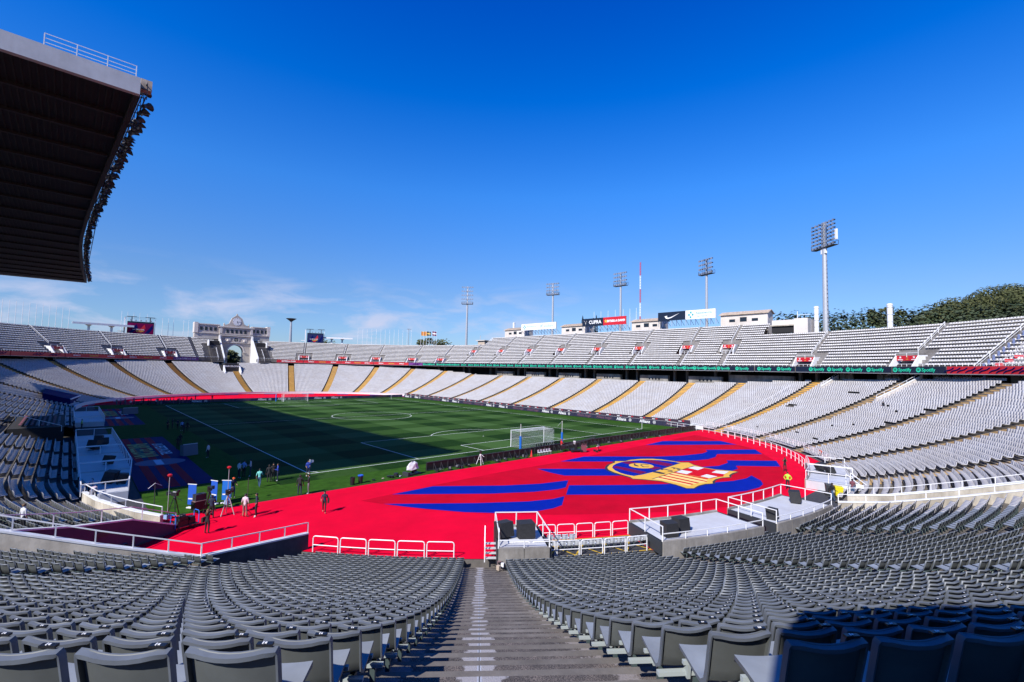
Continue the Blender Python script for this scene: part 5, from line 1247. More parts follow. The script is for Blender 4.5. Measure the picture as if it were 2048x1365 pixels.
def sheet(parent, name, m_, pts, z, loc):
    b = MB(); ar = sum(pts[i][0]*pts[(i+1) % len(pts)][1]-pts[(i+1) % len(pts)][0]*pts[i][1] for i in range(len(pts)))
    if ar < 0: pts = pts[::-1]
    me = bpy.data.meshes.new(name); from mathutils.geometry import tessellate_polygon as TP
    v = [Vector((p[0]-loc[0], p[1]-loc[1], z)) for p in pts]; tr = TP([v])
    me.from_pydata(v, [], [t if (v[t[1]]-v[t[0]]).cross(v[t[2]]-v[t[0]]).z > 0 else t[::-1] for t in tr]); me.materials.append(m_)
    o = bpy.data.objects.new(name, me); COL.objects.link(o); o.parent = parent; return o
fd = thing('carpet_design', 'giant waving flag in dark red and blue stripes on the red carpet', 'floor design', (0, -20, 0))
L0 = (0, -20)
sheet(fd, 'flag_field', M['carpet2'], EMB['FLAG'], .009, L0)
for p in EMB['BANDS']: sheet(fd, 'blue_band', M['badgeblue'], p, .013, L0)
bd = thing('club_badge', 'club badge with FCB letters, cross and stripes printed large on the carpet design', 'badge', (0, -20, 0))
sheet(bd, 'black_outline', M['black'], EMB['SHADOWB'], .018, L0); sheet(bd, 'gold_shield', M['gold'], EMB['GOLD'], .022, L0)
sheet(bd, 'blue_field', M['badgeblue'], EMB['BBLUE'], .026, L0)
for p in EMB['GST']: sheet(bd, 'garnet_stripe', M['badgegarnet'], p, .029, L0)
sheet(bd, 'ball', M['gold'], EMB['BALL'], .033, L0)
for p in EMB['BALLL']: sheet(bd, 'ball_seam', M['black'], p, .036, L0)
sheet(bd, 'cross_field', M['badgered'], EMB['CROSS'], .026, L0)
for p in EMB['WSQ']: sheet(bd, 'white_square', M['white'], p, .030, L0)
sheet(bd, 'stripe_field', M['paleyellow'], EMB['YEL'], .027, L0)
for p in EMB['YST']: sheet(bd, 'red_stripe', M['badgered'], p, .031, L0)
for k in ('LF', 'LC', 'LB'):
    for p in EMB[k]: sheet(bd, 'letter', M['black'], p, .030, L0)
sheet(bd, 'dividing_line', M['black'], EMB['LINE1'], .034, L0); sheet(bd, 'dividing_line', M['black'], EMB['LINE2'], .034, L0)
# striped mats beside the touchline
def mat_carpet(x0, x1, y0, y1, label, z=.010):
    t = thing('striped_mat', label, 'mat', ((x0+x1)/2, (y0+y1)/2, 0), 0, 'striped mats on the shaded touchline'); w = (x1-x0); l = (y1-y0)
    b = MB(); strip(b, -w/2, -l/2, w/2, l/2, z); b.build('blue_ground', M['bluewall'], t)
    for q in range(3):
        xa = -w/2+w*(.175+q*.22); b = MB(); strip(b, xa, -l/2+.3, xa+w*.125, l/2-.3, z+.004); b.build('garnet_stripe', M['garnet'], t)
    # lettering in two lines reading along the touchline, and a pale oval beneath it
    text('BARCELONA', M['paleyellow'], t, (-w*.13, l*.16, z+.022), 3.3, 0, .03, scale=(.66, 1, 1)).rotation_euler = (-PI/2, 0, -PI/2)
    text('LA FESTA DEL', M['cap'], t, (w*.235, l*.16, z+.022), 1.7, 0, .02, scale=(1.0, 1, 1)).rotation_euler = (-PI/2, 0, -PI/2)
    b = MB(); n = 28; b.poly([(w*.40*math.cos(2*PI*j/n)+w*.03, l*.058*math.sin(2*PI*j/n)-l*.115, z+.010) for j in range(n)]); b.build('pale_oval', M['cmaroon'] if False else M['ovalmat'], t)
    b = MB(); strip(b, -w*.06, -l*.16, w*.06, -l*.07, z+.016); b.build('oval_emblem', M['paleblue'], t)
M['ovalmat'] = mat('mat_oval', (0.24, 0.13, 0.22), 0.8)
mat_carpet(-48.45, -42.35, 1.9, 39.8, 'large garnet and blue striped mat with lettering on the shaded grass, the nearer of two')
mat_carpet(-48.9, -42.6, 59.3, 99.0, 'garnet and blue striped mat farther along the shaded touchline')

# ================================================================== GOALS, FLAGS, BOARDS
def goal(y, sg, label):
    t = thing('goal', label, 'goal', (0, y, 0), 0 if sg < 0 else PI, 'football goals')
    for x in (-3.72, 3.72): b = MB(); b.tube([(x, 0, 0), (x, 0, 2.5)], .06, 8); b.build('goal_post', M['white'], t)
    b = MB(); b.tube([(-3.78, 0, 2.5), (3.78, 0, 2.5)], .06, 8); b.build('crossbar', M['white'], t)
    b = MB(); D = 2.3; g = .22; wv = .012
    nx_ = int(7.44/g)
    for i in range(nx_+1):
        x = -3.72+7.44*i/nx_; b.bar((x, 0, 2.5), (x, -D*.93, 2.42), wv); b.bar((x, -D*.93, 2.42), (x, -D, 0.02), wv)
    for i in range(11): z = 2.42*i/11; b.bar((-3.72, -D, z), (3.72, -D, z), wv)
    for i in range(1, 11):
        yy = -D*.93*i/11; b.bar((-3.72, yy, 2.5-.07*i/11), (3.72, yy, 2.5-.07*i/11), wv)
        for x in (-3.72, 3.72): b.bar((x, yy, 0), (x, yy, 2.48), wv)
    for i in range(11):
        for x in (-3.72, 3.72): b.bar((x, 0, 2.42*i/11), (x, -D, 2.42*i/11), wv)
    o = b.build('net', M['net'], t); o['kind'] = 'stuff'
goal(0, -1, 'white goal with net on the near goal line in the sun'); goal(105, 1, 'white goal with net on the far goal line')
for (x, y, lb) in ((-5.1, -3.5, 'tall blue padded net post left of the near goal'), (3.5, -4.1, 'tall blue padded net post right of the near goal'), (-5.0, 108.4, 'blue padded net post beside the far goal')):
    t = thing('net_post', lb, 'net post', (x, y, 0), 0, 'blue padded posts behind the goals')
    b = MB(); b.lathe([(.17, 0), (.17, 2.1)], n=10); b.build('padding', M['padblue'], t); b = MB(); b.tube([(0, 0, 2.1), (0, 0, 3.9)], .03, 6); b.build('pole', M['white'], t)
    if y < 0: b = MB(); b.bar((0, 0, 3.85), (3.72 if False else (1.4 if x < 0 else 0.3), 1.2, 2.9), .02); b.build('tie', M['white'], t)
for (x, y, lb) in ((-34, 0, 'corner flag pole at the near left corner where the shade ends'), (34, 0, 'corner flag pole at the near right corner'), (34, 105, 'corner flag pole at the far right corner')):
    t = thing('corner_flag', lb, 'corner flag', (x, y, 0), 0, 'corner flags'); b = MB(); b.tube([(0, 0, 0), (0, 0, 1.55)], .035, 6); b.build('pole', M['white'], t); b = MB(); b.hull([(.02, -.01, 1.15), (.02, .01, 1.15), (.02, .01, 1.5), (.02, -.01, 1.5)], [(.42, .05, 1.2), (.42, .07, 1.2), (.42, .07, 1.45), (.42, .05, 1.45)]); b.build('cloth', M['white'], t)
# boards on the right touchline
K_ = [(44.6, -5.3), (43.6, 2), (42.9, 10), (42.5, 20), (42.3, 32), (42.3, 60), (42.3, 104), (41.5, 109.5)]
def bx(y):
    for (xa, ya), (xb, yb) in zip(K_[:-1], K_[1:]):
        if ya <= y <= yb: return xa+(xb-xa)*(y-ya)/(yb-ya)
    return K_[-1][0]
y = -5.3; q = 0
while y < 108:
    y1 = min(y+6.0, 109.4); xa, xb = bx(y), bx(y1); rz = math.atan2(y1-y, xb-xa)-PI
    t = thing('perimeter_board', 'dark LED board on the far touchline, %s from the near right corner' % ORD[q] if q < 25 else 'dark LED board', 'advertising board', ((xa+xb)/2, (y+y1)/2, 0), rz, 'LED boards along the far touchline'); L_ = math.hypot(xb-xa, y1-y)
    b = MB(); b.box((0, .12, .55), (L_-.05, .22, .96)); b.build('led_panel', M['ledboard'] , t)
    b = MB(); b.box((0, .35, 1.34), (L_-.05, .12, .58)); b.build('upper_panel', M['redstrip'], t)
    k = q % 4
    if k in (1, 2):
        text('Allianz', M['white'], t, (-1.2, .0, .56), .95, 0, .02)
        b = MB(); n = 14
        for j in range(n):
            a0, a1 = 2*PI*j/n, 2*PI*(j+1)/n; f = lambda r_, a: (1.1+r_*math.cos(a), 0, .56+r_*math.sin(a)); b.hull([f(.28, a0), f(.34, a0), f(.34, a1), f(.28, a1)], [(f(.28, a0)[0], .01, f(.28, a0)[2]), (f(.34, a0)[0], .01, f(.34, a0)[2]), (f(.34, a1)[0], .01, f(.34, a1)[2]), (f(.28, a1)[0], .01, f(.28, a1)[2])])
        for dx in (-.12, 0, .12): b.box((1.1+dx, 0, .56), (.06, .01, .36))
        b.build('round_emblem', M['white'], t)
    else: text('Allianz hogar', M['dimtxt'], t, (0, .0, .56), .85, 0, .0)
    for dx in (-2.2, .8):
        b = MB(); b.box((dx, .28, 1.30), (.7, .02, .13)); b.build('white_mark', M['white'], t); b = MB(); b.box((dx+.7, .28, 1.38), (.4, .02, .24)); b.build('red_mark', M['redboard'], t)
    y = y1; q += 1

# boards behind the far goal line
q = 0; x = -40.0
while x < 41:
    t = thing('perimeter_board', 'blue LED board behind the far goal line, %s from the left' % ORD[q], 'advertising board', (x+2.95, 111.6, 0), 0, 'LED boards behind the far goal line')
    b = MB(); b.box((0, .15, .5), (5.85, .25, .96)); b.build('led_panel', M['ledblue'] if q % 3 else M['ledboard'], t)
    if q in (2, 5, 6, 8, 9): text('Allianz', M['white'], t, (-.6, -.02, .5), .95, 0, .02); text('(II)', M['white'], t, (1.7, -.02, .5), .7, 0, .02)
    else: text('Allianz hogar', M['dimtxt'], t, (0, -.02, .5), .8)
    x += 5.9; q += 1
# pink and purple sheet along the far fence
t = thing('fence_banner', 'long pink red and purple banner hung along the foot of the far stand', 'banner', (0, 146, 0))
b = MB(); bb = MB()
for i in range(60):
    s0, s1 = 112+i*2.6, 112+(i+1)*2.6; b_ = b if (i//2) % 3 != 1 else bb
    b_.hull([P3(s0, 49.35, .02), P3(s0, 49.42, .02), P3(s0, 49.42, .34), P3(s0, 49.35, .34)], [P3(s1, 49.35, .02), P3(s1, 49.42, .02), P3(s1, 49.42, .34), P3(s1, 49.35, .34)])
b.build('red_cloth', M['carpet'], t, world=True); bb.build('purple_cloth', M['purple'], t, world=True)
# near boards seen from behind
q = 0; x = -23.3
while x < 42.5:
    xn = x+3.0
    ya = -6.75 if x < 10 else -6.75-(x-10)*.028; t = thing('perimeter_board', 'back of a black board behind the near goal, %s from the left end' % ORD[q], 'advertising board', (x+1.5, ya, 0), 0, 'black board backs behind the near goal')
    b = MB(); b.box((0, .2, .5), (2.98, .12, .98)); b.build('board_back', M['black'], t)
    b = MB(); b.bar((-1.45, .12, .95), (1.45, .12, .95), .06); b.bar((-1.45, .12, .08), (1.45, .12, .08), .06)
    for p in (-1.45, -.5, .5, 1.45): b.bar((p, .12, .03), (p, .12, .97), .05)
    b.bar((-.5, .1, .8), (-.5, -.5, .03), .04); b.bar((.5, .1, .8), (.5, -.5, .03), .04); b.bar((-.5, .1, .04), (-.5, -.5, .04), .05); b.bar((.5, .1, .04), (.5, -.5, .04), .05); b.build('bracing', M['steel_dark'], t)
    x = xn; q += 1
    if q > 21: break
t = thing('word_board', 'cut-out black lettering seen from behind beside the near goal', 'lettering', (-1.2, -5.4, 0), PI); text('E FOOTBALL', M['black'], t, (0, 0, .72), 1.0, 0, .03); b = MB(); b.bar((-3, 0, .15), (3, 0, .15), .05); b.build('foot_rail', M['steel_dark'], t)

# ================================================================== PLATFORMS, RAILS, WALLS ROUND THE BEND
def rail_run(pts, h=1.0, rails=(1.0, .5), every=1.6, name='railing', label='', group=None, m_=None, w=.05, kick=None):
    """pts: floor level points; posts spread evenly"""
    o = pts[0]; t = thing(name, label, 'railing', o, 0, group); pr = MB(); ps = MB()
    P_ = [Vector(p) for p in pts]
    for a, b_ in zip(P_[:-1], P_[1:]):
        for f in rails: pr.bar(a+Vector((0, 0, h*f)), b_+Vector((0, 0, h*f)), w)
    d = 0; L_ = sum((b_-a).length for a, b_ in zip(P_[:-1], P_[1:])); n = max(1, round(L_/every)); acc = 0; tg = [L_*i/n for i in range(n+1)]; k = 0
    for a, b_ in zip(P_[:-1], P_[1:]):
        l = (b_-a).length
        while k <= n and tg[k] <= acc+l+1e-6: p = a.lerp(b_, (tg[k]-acc)/l); ps = MB(); ps.bar(p, p+Vector((0, 0, h)), w*1.1); ps.build('post', m_ or M['white'], t, world=True); k += 1
        acc += l
    pr.build('top_rail', m_ or M['white'], t, world=True); return t
def hoop(p, q, label, group, h=1.0, name='hoop_barrier'):
    p, q = Vector(p), Vector(q); d = (q-p).normalized(); t = thing(name, label, 'barrier', p, 0, group)
    r_ = .16; up_ = Vector((0, 0, 1)); pts = [p, p+up_*(h-r_)]
    for i in range(1, 5): a = PI/2*i/4; pts.append(p+d*(r_*(1-math.cos(a)))+up_*(h-r_+r_*math.sin(a)))
    for i in range(0, 4): a = PI/2*i/4; pts.append(q-d*(r_*(1-math.sin(a)))+up_*(h-r_+r_*math.cos(a)))
    pts += [q+up_*(h-r_), q]
    b = MB(); b.tube(pts, .035, 6); b.build('hoop', M['white'], t, world=True); b = MB(); b.tube([p+up_*h*.45, q+up_*h*.45], .028, 6); b.build('mid_rail', M['white'], t, world=True)
def ar(a, r, z=0): return (CX+r*math.cos(R(a)), 8.5+r*math.sin(R(a)), z)
for i in range(5):
    a0 = -142.2+i*2.13; hoop(ar(a0, 49.75), ar(a0+1.95, 49.75), 'white hooped barrier in front of the seats left of the stairs, %s from the left' % ORD[i], 'hooped barriers below the left seats')
# corner wall between the near seats and the ramp
w1 = thing('ramp_wall', 'concrete wall, shade painted dark grey, facing camera at the bottom left of the carpet', 'wall', (-45, -22, 0))
def wall_run(t, pts, th=.25, m_=None, name='wall', cap=True, base=-.3):
    """pts: (x, y, ztop)"""
    b = MB(); c = MB()
    for (p, q) in zip(pts[:-1], pts[1:]):
        d = Vector((q[0]-p[0], q[1]-p[1], 0)).normalized(); n = Vector((-d.y, d.x, 0))*(th/2)
        f = lambda P_, s, z, k=1.0: (P_[0]+n.x*s*k, P_[1]+n.y*s*k, z)
        b.hull([f(p, -1, base), f(p, 1, base), f(p, 1, p[2]), f(p, -1, p[2])], [f(q, -1, base), f(q, 1, base), f(q, 1, q[2]), f(q, -1, q[2])])
        c.hull([f(p, -1, p[2], 1.25), f(p, 1, p[2], 1.25), f(p, 1, p[2]+.09, 1.25), f(p, -1, p[2]+.09, 1.25)], [f(q, -1, q[2], 1.25), f(q, 1, q[2], 1.25), f(q, 1, q[2]+.09, 1.25), f(q, -1, q[2]+.09, 1.25)])
    b.build(name, m_ or M['wallgrey'], t, world=True)
    if cap: c.build('coping', M['cap'], t, world=True)
C1p = [(-41.9, -21.25, .95), (-48.0, -22.55, 1.42)]
wall_run(w1, C1p, m_=M['shadedwall'])  # shade on this wall face is painted into its dark colour
rail_run([(-41.9, -21.25, 1.04), (-48.0, -22.55, 1.5)], .62, (1.0,), 1.7, 'railing', 'white rail on the dark wall running from the hooped barriers to the wall corner', 'white rails on the ramp walls')
w2 = thing('ramp_wall', 'long pale stained concrete wall with white coping on the near side of the left ramp', 'wall', (-52, -25, 0))
C2p = [(-48.0, -22.6, 1.42), (-50.2, -22.29, 2.17), (-52.16, -22.02, 2.85), (-55.23, -21.58, 4.02), (-59.5, -20.98, 5.6)]
wall_run(w2, C2p, m_=M['concrete_pale'], base=.2)
rail_run([(p[0], p[1], p[2]+.08) for p in C2p], .62, (1.0,), 1.5, 'railing', 'white rail along the long pale wall on the near side of the left ramp', 'white rails on the ramp walls')
w3 = thing('ramp_wall', 'purple grey wall on the far side of the left ramp', 'wall', (-50, -14, 0))
C3p = [(-47.7, -12.3, .45), (-50.3, -13.9, 1.72), (-53, -15.7, 2.3), (-55.5, -17.4, 3.05), (-58, -19.1, 3.9)]
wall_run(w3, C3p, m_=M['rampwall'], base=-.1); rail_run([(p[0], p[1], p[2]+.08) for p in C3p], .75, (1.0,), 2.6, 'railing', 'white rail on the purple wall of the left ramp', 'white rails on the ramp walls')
b = MB(); b.box((0, 0, 0), (.75, .04, .3)); o = solo(b, 'number_plaque', M['charcoal'], 'small dark plaque on the purple ramp wall', 'plaque', None, (0, 0, 0)); o.location = (-51.75, -15.05, 1.45); o.rotation_euler = (0, 0, R(34))
w4 = thing('curved_wall', 'curved sandy concrete wall with white rail between the left seats and the grass', 'wall', (-50, -8, 0))
C4p = [tuple(Vector((CX+rr_*math.cos(R(a)), 8.5+rr_*math.sin(R(a)), z))) for a, rr_, z in ((-158, 49.3, .62), (-160.5, 49.9, .8), (-163, 50.3, .95), (-166, 50.6, 1.05), (-169.5, 50.6, 1.1))]
wall_run(w4, C4p, m_=M['concrete_pale']); rail_run([(p[0], p[1], p[2]+.08) for p in C4p], .6, (1.0,), 1.7, 'railing', 'white rail on the curved sandy wall beside the shaded grass', 'white rails on the ramp walls')
# right vomitory in the seats
for sg, lb in ((-1, 'near'), (1, 'far')):
    pts = [(CX+sg*1.75, 8.5-r, max(.9, prof(r)+1.0)) for r in (50.8, 54, 58, 62, 66)]
    t = thing('exit_wall', 'pale concrete wall on the %s side of the exit passage in the right hand seats' % lb, 'wall', pts[0]); wall_run(t, pts, .28, M['concrete_pale'])
    rail_run([(p[0], p[1], p[2]+.08) for p in pts], .6, (1.0,), 1.9, 'railing', 'white rail on the %s wall of the right hand exit passage' % lb, 'white rails on the exit walls')
# raised white decks with railings
def deck(a0, a1, label, z=.85, r0=46.7, r1=50.7, lowrail=True, endm='charcoal'):
    t = thing('camera_deck', label, 'platform', ar((a0+a1)/2, 48.5), 0, 'raised white decks between carpet and seats')
    n = max(2, int(abs(a1-a0)/2)); S_ = [a0+(a1-a0)*i/n for i in range(n+1)]; b = MB(); c = MB(); g = MB()
    for p, q in zip(S_[:-1], S_[1:]):
        b.hull([ar(p, r0+.12, z-.15), ar(p, r1-.12, z-.15), ar(p, r1-.12, z), ar(p, r0+.12, z)], [ar(q, r0+.12, z-.15), ar(q, r1-.12, z-.15), ar(q, r1-.12, z), ar(q, r0+.12, z)])
        for rr_, zz in ((r0, z+.12), (r1, z+.05)):
            wl2 = MB(); wl2.hull([ar(p, rr_-.12, -.7), ar(p, rr_+.12, -.7), ar(p, rr_+.12, zz), ar(p, rr_-.12, zz)], [ar(q-.04, rr_-.12, -.7), ar(q-.04, rr_+.12, -.7), ar(q-.04, rr_+.12, zz), ar(q-.04, rr_-.12, zz)]); wl2.build('wall_panel', M['wallgrey'], t, world=True)
    b.build('deck', M['deck'], t, world=True)
    for a in (a0, a1):
        e_ = MB(); e_.hull([ar(a-.12, r0, 0), ar(a+.12, r0, 0), ar(a+.12, r0, z), ar(a-.12, r0, z)], [ar(a-.12, r1, 0), ar(a+.12, r1, 0), ar(a+.12, r1, z), ar(a-.12, r1, z)]); e_.build('end_wall', M[endm], t, world=True)
    pts = [ar(a, r0, z+.1) for a in S_]; tr = MB(); ps = MB()
    loop = [ar(a0, r1, z)]+pts+[ar(a1, r1, z)]
    for p, q in zip(loop[:-1], loop[1:]): tr.bar((p[0], p[1], z+.98), (q[0], q[1], z+.98), .055)
    for p in [ar(a0+.02, r1, z), ar(a0, (r0+r1)/2, z)]+pts+[ar(a1, (r0+r1)/2, z), ar(a1-.02, r1, z)]: ps = MB(); ps.bar(p, (p[0], p[1], z+1.0), .06); ps.build('post', M['white'], t, world=True)
    if lowrail:
        low = [ar(a, r1, z) for a in S_]
        for p, q in zip(low[:-1], low[1:]): tr.bar((p[0], p[1], z+.5), (q[0], q[1], z+.5), .05)
        for p in low: tr.bar(p, (p[0], p[1], z+.5), .05)
    tr.build('top_rail', M['white'], t, world=True)
deck(-128.6, -125.0, 'small raised white deck with speakers just right of the foot of the stairs', .95)
deck(-116.3, -106.0, 'raised white deck with two black speakers right of the spare seats')
deck(-104.2, -93.6, 'raised white deck with black speakers next to the right hand exit passage')
deck(-82.4, -76.8, 'raised white deck right of the bins, with white stairs', endm='deck'); deck(-76.2, -69.0, 'raised white deck with a tilted black speaker, farther round the right bend')
def ldeck(y0, y1, label):
    t = thing('camera_deck', label, 'platform', (-50.5, y0, 0), 0, 'raised white decks between carpet and seats')
    f = lambda y: -48.5-1.4*max(0, (6-y)/10)
    b = MB(); b.prism([(f(y0), y0), (f(y1), y1), (-52.6, y1), (-52.4 if y0 > 3 else -51.4, y0)], .0, .85); b.build('deck', M['deck'], t, world=True)
    tr = MB(); lp = [(-52.5, y0), (f(y0), y0), (f(y1), y1), (-52.5, y1), (-52.5, y0)]
    for p, q in zip(lp[:-1], lp[1:]):
        tr.bar((p[0], p[1], 1.8), (q[0], q[1], 1.8), .07); n = max(2, int(math.hypot(q[0]-p[0], q[1]-p[1])/1.8))
        for i in range(n): u = i/n; tr.bar((p[0]+(q[0]-p[0])*u, p[1]+(q[1]-p[1])*u, .85), (p[0]+(q[0]-p[0])*u, p[1]+(q[1]-p[1])*u, 1.8), .07)
    tr.build('railing', M['white'], t, world=True)
ldeck(-1.0, 9.5, 'shaded white deck by the large mat, nearest of the decks on the left side'); ldeck(10, 21, 'shaded white deck on the left side, second from the camera'); ldeck(21.5, 40, 'shaded white deck on the left side, third from the camera'); ldeck(60, 84, 'distant shaded white deck on the left side')
# hooped fence round the right bend
k = 0
for a in np.arange(-67.5, -31, 2.35):
    hoop(ar(a, 46.7), ar(a+2.2, 46.7), 'white hooped barrier on the right bend, %s from the decks' % ORD[k], 'hooped barriers round the right bend', 1.15); k += 1
rail_run([ar(a, 49.7, 1.05) for a in range(-66, -19, 3)], .7, (1.0, .5), 1.8, 'railing', 'white railing at the foot of the seats round the right bend')
rail_run([ar(a, 47.3, .0) for a in range(-31, -9, 3)], 1.0, (1.0, .5), 1.8, 'railing', 'white railing beside the end of the touchline boards')
rail_run([P3(-21.5, r, pz(r, -21.5)+.4) for r in (51, 58, 66, 74)], 1.0, (1.0,), 3.0, 'railing', 'long white handrail climbing through the seats left of the second yellow stairway')
for sg in (0, 1):
    pts = [P3(-26.6, r, pz(r, -26.6)+.3) for r in (75.2, 77, 80)] if sg == 0 else [P3(-38.9, r, pz(r, -38.9)+.3) for r in (71.5, 75, 80.5)]
    t = thing('exit_wall', 'pale slanting wall with white rail at the top of the right hand stairs, %s one' % ('left' if sg == 0 else 'right'), 'wall', pts[0]); wall_run(t, [(p[0], p[1], p[2]+.7) for p in pts], .3, M['cream'], base=4)
    rail_run([(p[0], p[1], p[2]+.8) for p in pts], .5, (1.0,), 1.8, 'railing', 'white rail on the slanting wall at the top of the right hand stairs, %s one' % ('left' if sg == 0 else 'right'))
b = MB()
for i in range(8):
    a0 = -36.8+i*1.2; b.add([P3(a0, 76.2, 5), P3(a0+1.2, 76.2, 5), P3(a0+1.2, 76.2, 10.6), P3(a0, 76.2, 10.6)], [(0, 1, 2, 3)])
# sunken block of spare seats in front of the stand
pit = thing('asphalt_bay', 'dark asphalt bay with crossed yellow lines and spare seats behind hooped barriers', 'bay', ar(-121, 48))
b = MB(); n = 8; S_ = [-124.9+8.4*i/n for i in range(n+1)]
for p, q in zip(S_[:-1], S_[1:]): b.poly([ar(p, 46.9, .012), ar(p, 49.82, .012), ar(q, 49.82, .012), ar(q, 46.9, .012)][::-1])
b.build('asphalt', M['asphalt'], pit, world=True)
b = MB()
def lay(b, a, c, w=.12, z=.02):
    a, c = Vector(a), Vector(c); d = (c-a).normalized(); n = Vector((-d.y, d.x, 0))*(w/2); b.poly([(a+n)[:2]+(z,) if False else tuple((a-n).to_2d())+(z,), tuple((c-n).to_2d())+(z,), tuple((c+n).to_2d())+(z,), tuple((a+n).to_2d())+(z,)])
for p, q in zip(S_[:-1], S_[1:]): lay(b, ar(p, 46.95), ar(q, 46.95)); lay(b, ar(p, 49.72), ar(q, 49.72))
for i in range(4):
    a0, a1 = -124.8+i*2.07, -124.8+(i+1)*2.07; lay(b, ar(a0, 49.7), ar(a1, 47), z=.024); lay(b, ar(a0, 47), ar(a1, 49.7), z=.028)
b.build('yellow_lines', M['yellowline'], pit, world=True)
for i in range(5):
    a0 = -124.9+i*1.72; hoop(ar(a0, 46.7), ar(a0+1.55, 46.7), 'white hooped barrier between the asphalt bay and the carpet, %s from the left' % ORD[i], 'hooped barriers round the asphalt bay')
for i in range(6):
    a0 = -127.9+i*1.85; hoop(ar(a0, 49.78), ar(a0+1.7, 49.78), 'white hooped barrier between the asphalt bay and the seats, %s from the left' % ORD[i], 'hooped barriers round the asphalt bay')
k = 0
for (a0, rr_, n) in ((-124.2, 47.9, 4), (-124.1, 49.0, 15)):
    for i in range(n):
        a = a0+i*(.62 if rr_ < 48.5 else .585); x, y, _ = ar(a, rr_); f = (-math.cos(R(a)), -math.sin(R(a)))
        t = thing('spare_seat', 'pale spare seat in the asphalt bay, %s in its %s row' % (ORD[i], 'short front' if rr_ < 48.5 else 'long rear'), 'seat', (x, y, -.02), math.atan2(f[1], f[0])-PI/2, 'spare seats in the asphalt bay')
        for nm, me in (('seat_shell', spare_me), ('support_post', post_me)): o = bpy.data.objects.new(nm, me); COL.objects.link(o); o.parent = t
# tilted black speakers
def speaker(x, y, z, rz, tilt, label, s=1.0):
    t = thing('speaker', label, 'speaker', (x, y, z), rz, 'black speaker cabinets on the decks')
    b = MB(); w, d, h = .95*s, .75*s, .95*s; c, s_ = math.cos(tilt), math.sin(tilt); tr_ = lambda p: (p[0], p[1]*c-p[2]*s_+.0, p[1]*s_+p[2]*c+abs(s_)*d/2)
    b.add([tr_(p) for p in ((-w/2, -d/2, 0), (w/2, -d/2, 0), (w/2, d/2, .0), (-w/2, d/2, 0), (-w/2, -d/2, h), (w/2, -d/2, h), (w/2, d/2, h*.9), (-w/2, d/2, h*.9))], [(3, 2, 1, 0), (4, 5, 6, 7), (0, 1, 5, 4), (1, 2, 6, 5), (2, 3, 7, 6), (3, 0, 4, 7)]); b.build('cabinet', M['speaker'], t)
    b = MB(); 
    for fx in (-.3, .3):
        for fz in (.25, .7): b.bar(tr_((fx*w, -d/2-.012, fz*h-.04)), tr_((fx*w, -d/2-.012, fz*h+.04)), .05*s, .02)
    b.bar(tr_((-w/2, -d/2-.01, h*.98)), tr_((w/2, -d/2-.01, h*.98)), .03); b.build('hardware', M['steel_dark'], t)
    b = MB(); b.bar((-w*.3, .25*s, .02), (w*.3, .25*s, .02), .08); b.build('wedge_foot', M['steel_dark'], t)
def spk(a, r_, tilt, turn, label, s=1.0, z=.85): x, y, _ = ar(a, r_); speaker(x, y, z, R(a)+PI/2+PI+turn, tilt, label, s)
spk(-128.0, 48.9, .22, .5, 'tilted black speaker at the left end of the small deck by the stairs', 1.05, .95); spk(-126.4, 49.0, .1, .15, 'black speaker at the right end of the small deck by the stairs', 1.1, .95)
spk(-115.0, 49.9, .08, .0, 'left one of two black speakers on the deck right of the spare seats', 1.0); spk(-113.4, 49.4, .15, .1, 'right one of two black speakers on the deck right of the spare seats', 1.0)
spk(-103.2, 49.9, .1, .2, 'low black speaker at the left end of the deck by the exit passage', .85); spk(-95.6, 48.6, .2, .3, 'black speaker at the right end of the deck by the exit passage', 1.05)
spk(-74.5, 47.9, .5, .6, 'tilted black speaker on the deck farthest round the right bend', .9); spk(-76.2, 48.8, .4, .5, 'second tilted black speaker on the deck farthest round the right bend', .9); spk(-73, 48.2, .4, .5, 'third tilted black speaker on the deck farthest round the right bend', .8)
for k, (x, y, s) in enumerate(((-50.6, 3.2, 1.1), (-49.8, 2.4, .9), (-50.2, 13.5, .9), (-51, 25, 1.2), (-50.3, 32, .9), (-49.8, 29, .9))): speaker(x, y, .85, 1.2+k*.4, .3, 'black speaker on the shaded left decks, %s from the camera' % ORD[k], s)
# dark tunnel mouth and striped benches on the shaded left side
t = thing('tunnel_bay', 'dark players entrance bay with a striped canopy in the shaded left stand', 'tunnel', (-56, 48, 0))
b = MB(); b.box((1-1.5, 0, 1.2), (5.5, 19.0, 2.6)); b.build('dark_bay', M['dark'], t)
for q in range(8): b = MB(); b.box((-2.2+q*.55, 0, 2.75+q*-.04), (.28, 15, .08)); b.build('canopy_slat', M['cgrey'] if q % 2 else M['cmaroon'], t)
rail_run([(-58.5, 58, 3.6), (-54, 58.2, 1.9)], .8, (1.0,), 2, 'railing', 'pale rail beside the dark players entrance'); rail_run([(-58.5, 38, 3.6), (-54, 38, 1.9)], .8, (1.0,), 2, 'railing', 'pale rail on the near side of the dark players entrance')
t = thing('garnet_shelter', 'dark blue and red fabric covered shelter at the far left of the carpet', 'shelter', (-52, 114, 0)); b = MB(); b.hull([(-6, -8, 0), (-1, -8, 0), (-1, -8, 2.1), (-6, -8, 3.8)], [(-6, 8, 0), (1, 8, 0), (1, 8, 2.1), (-6, 8, 4.2)]); b.build('cover', M['bluewall'], t)
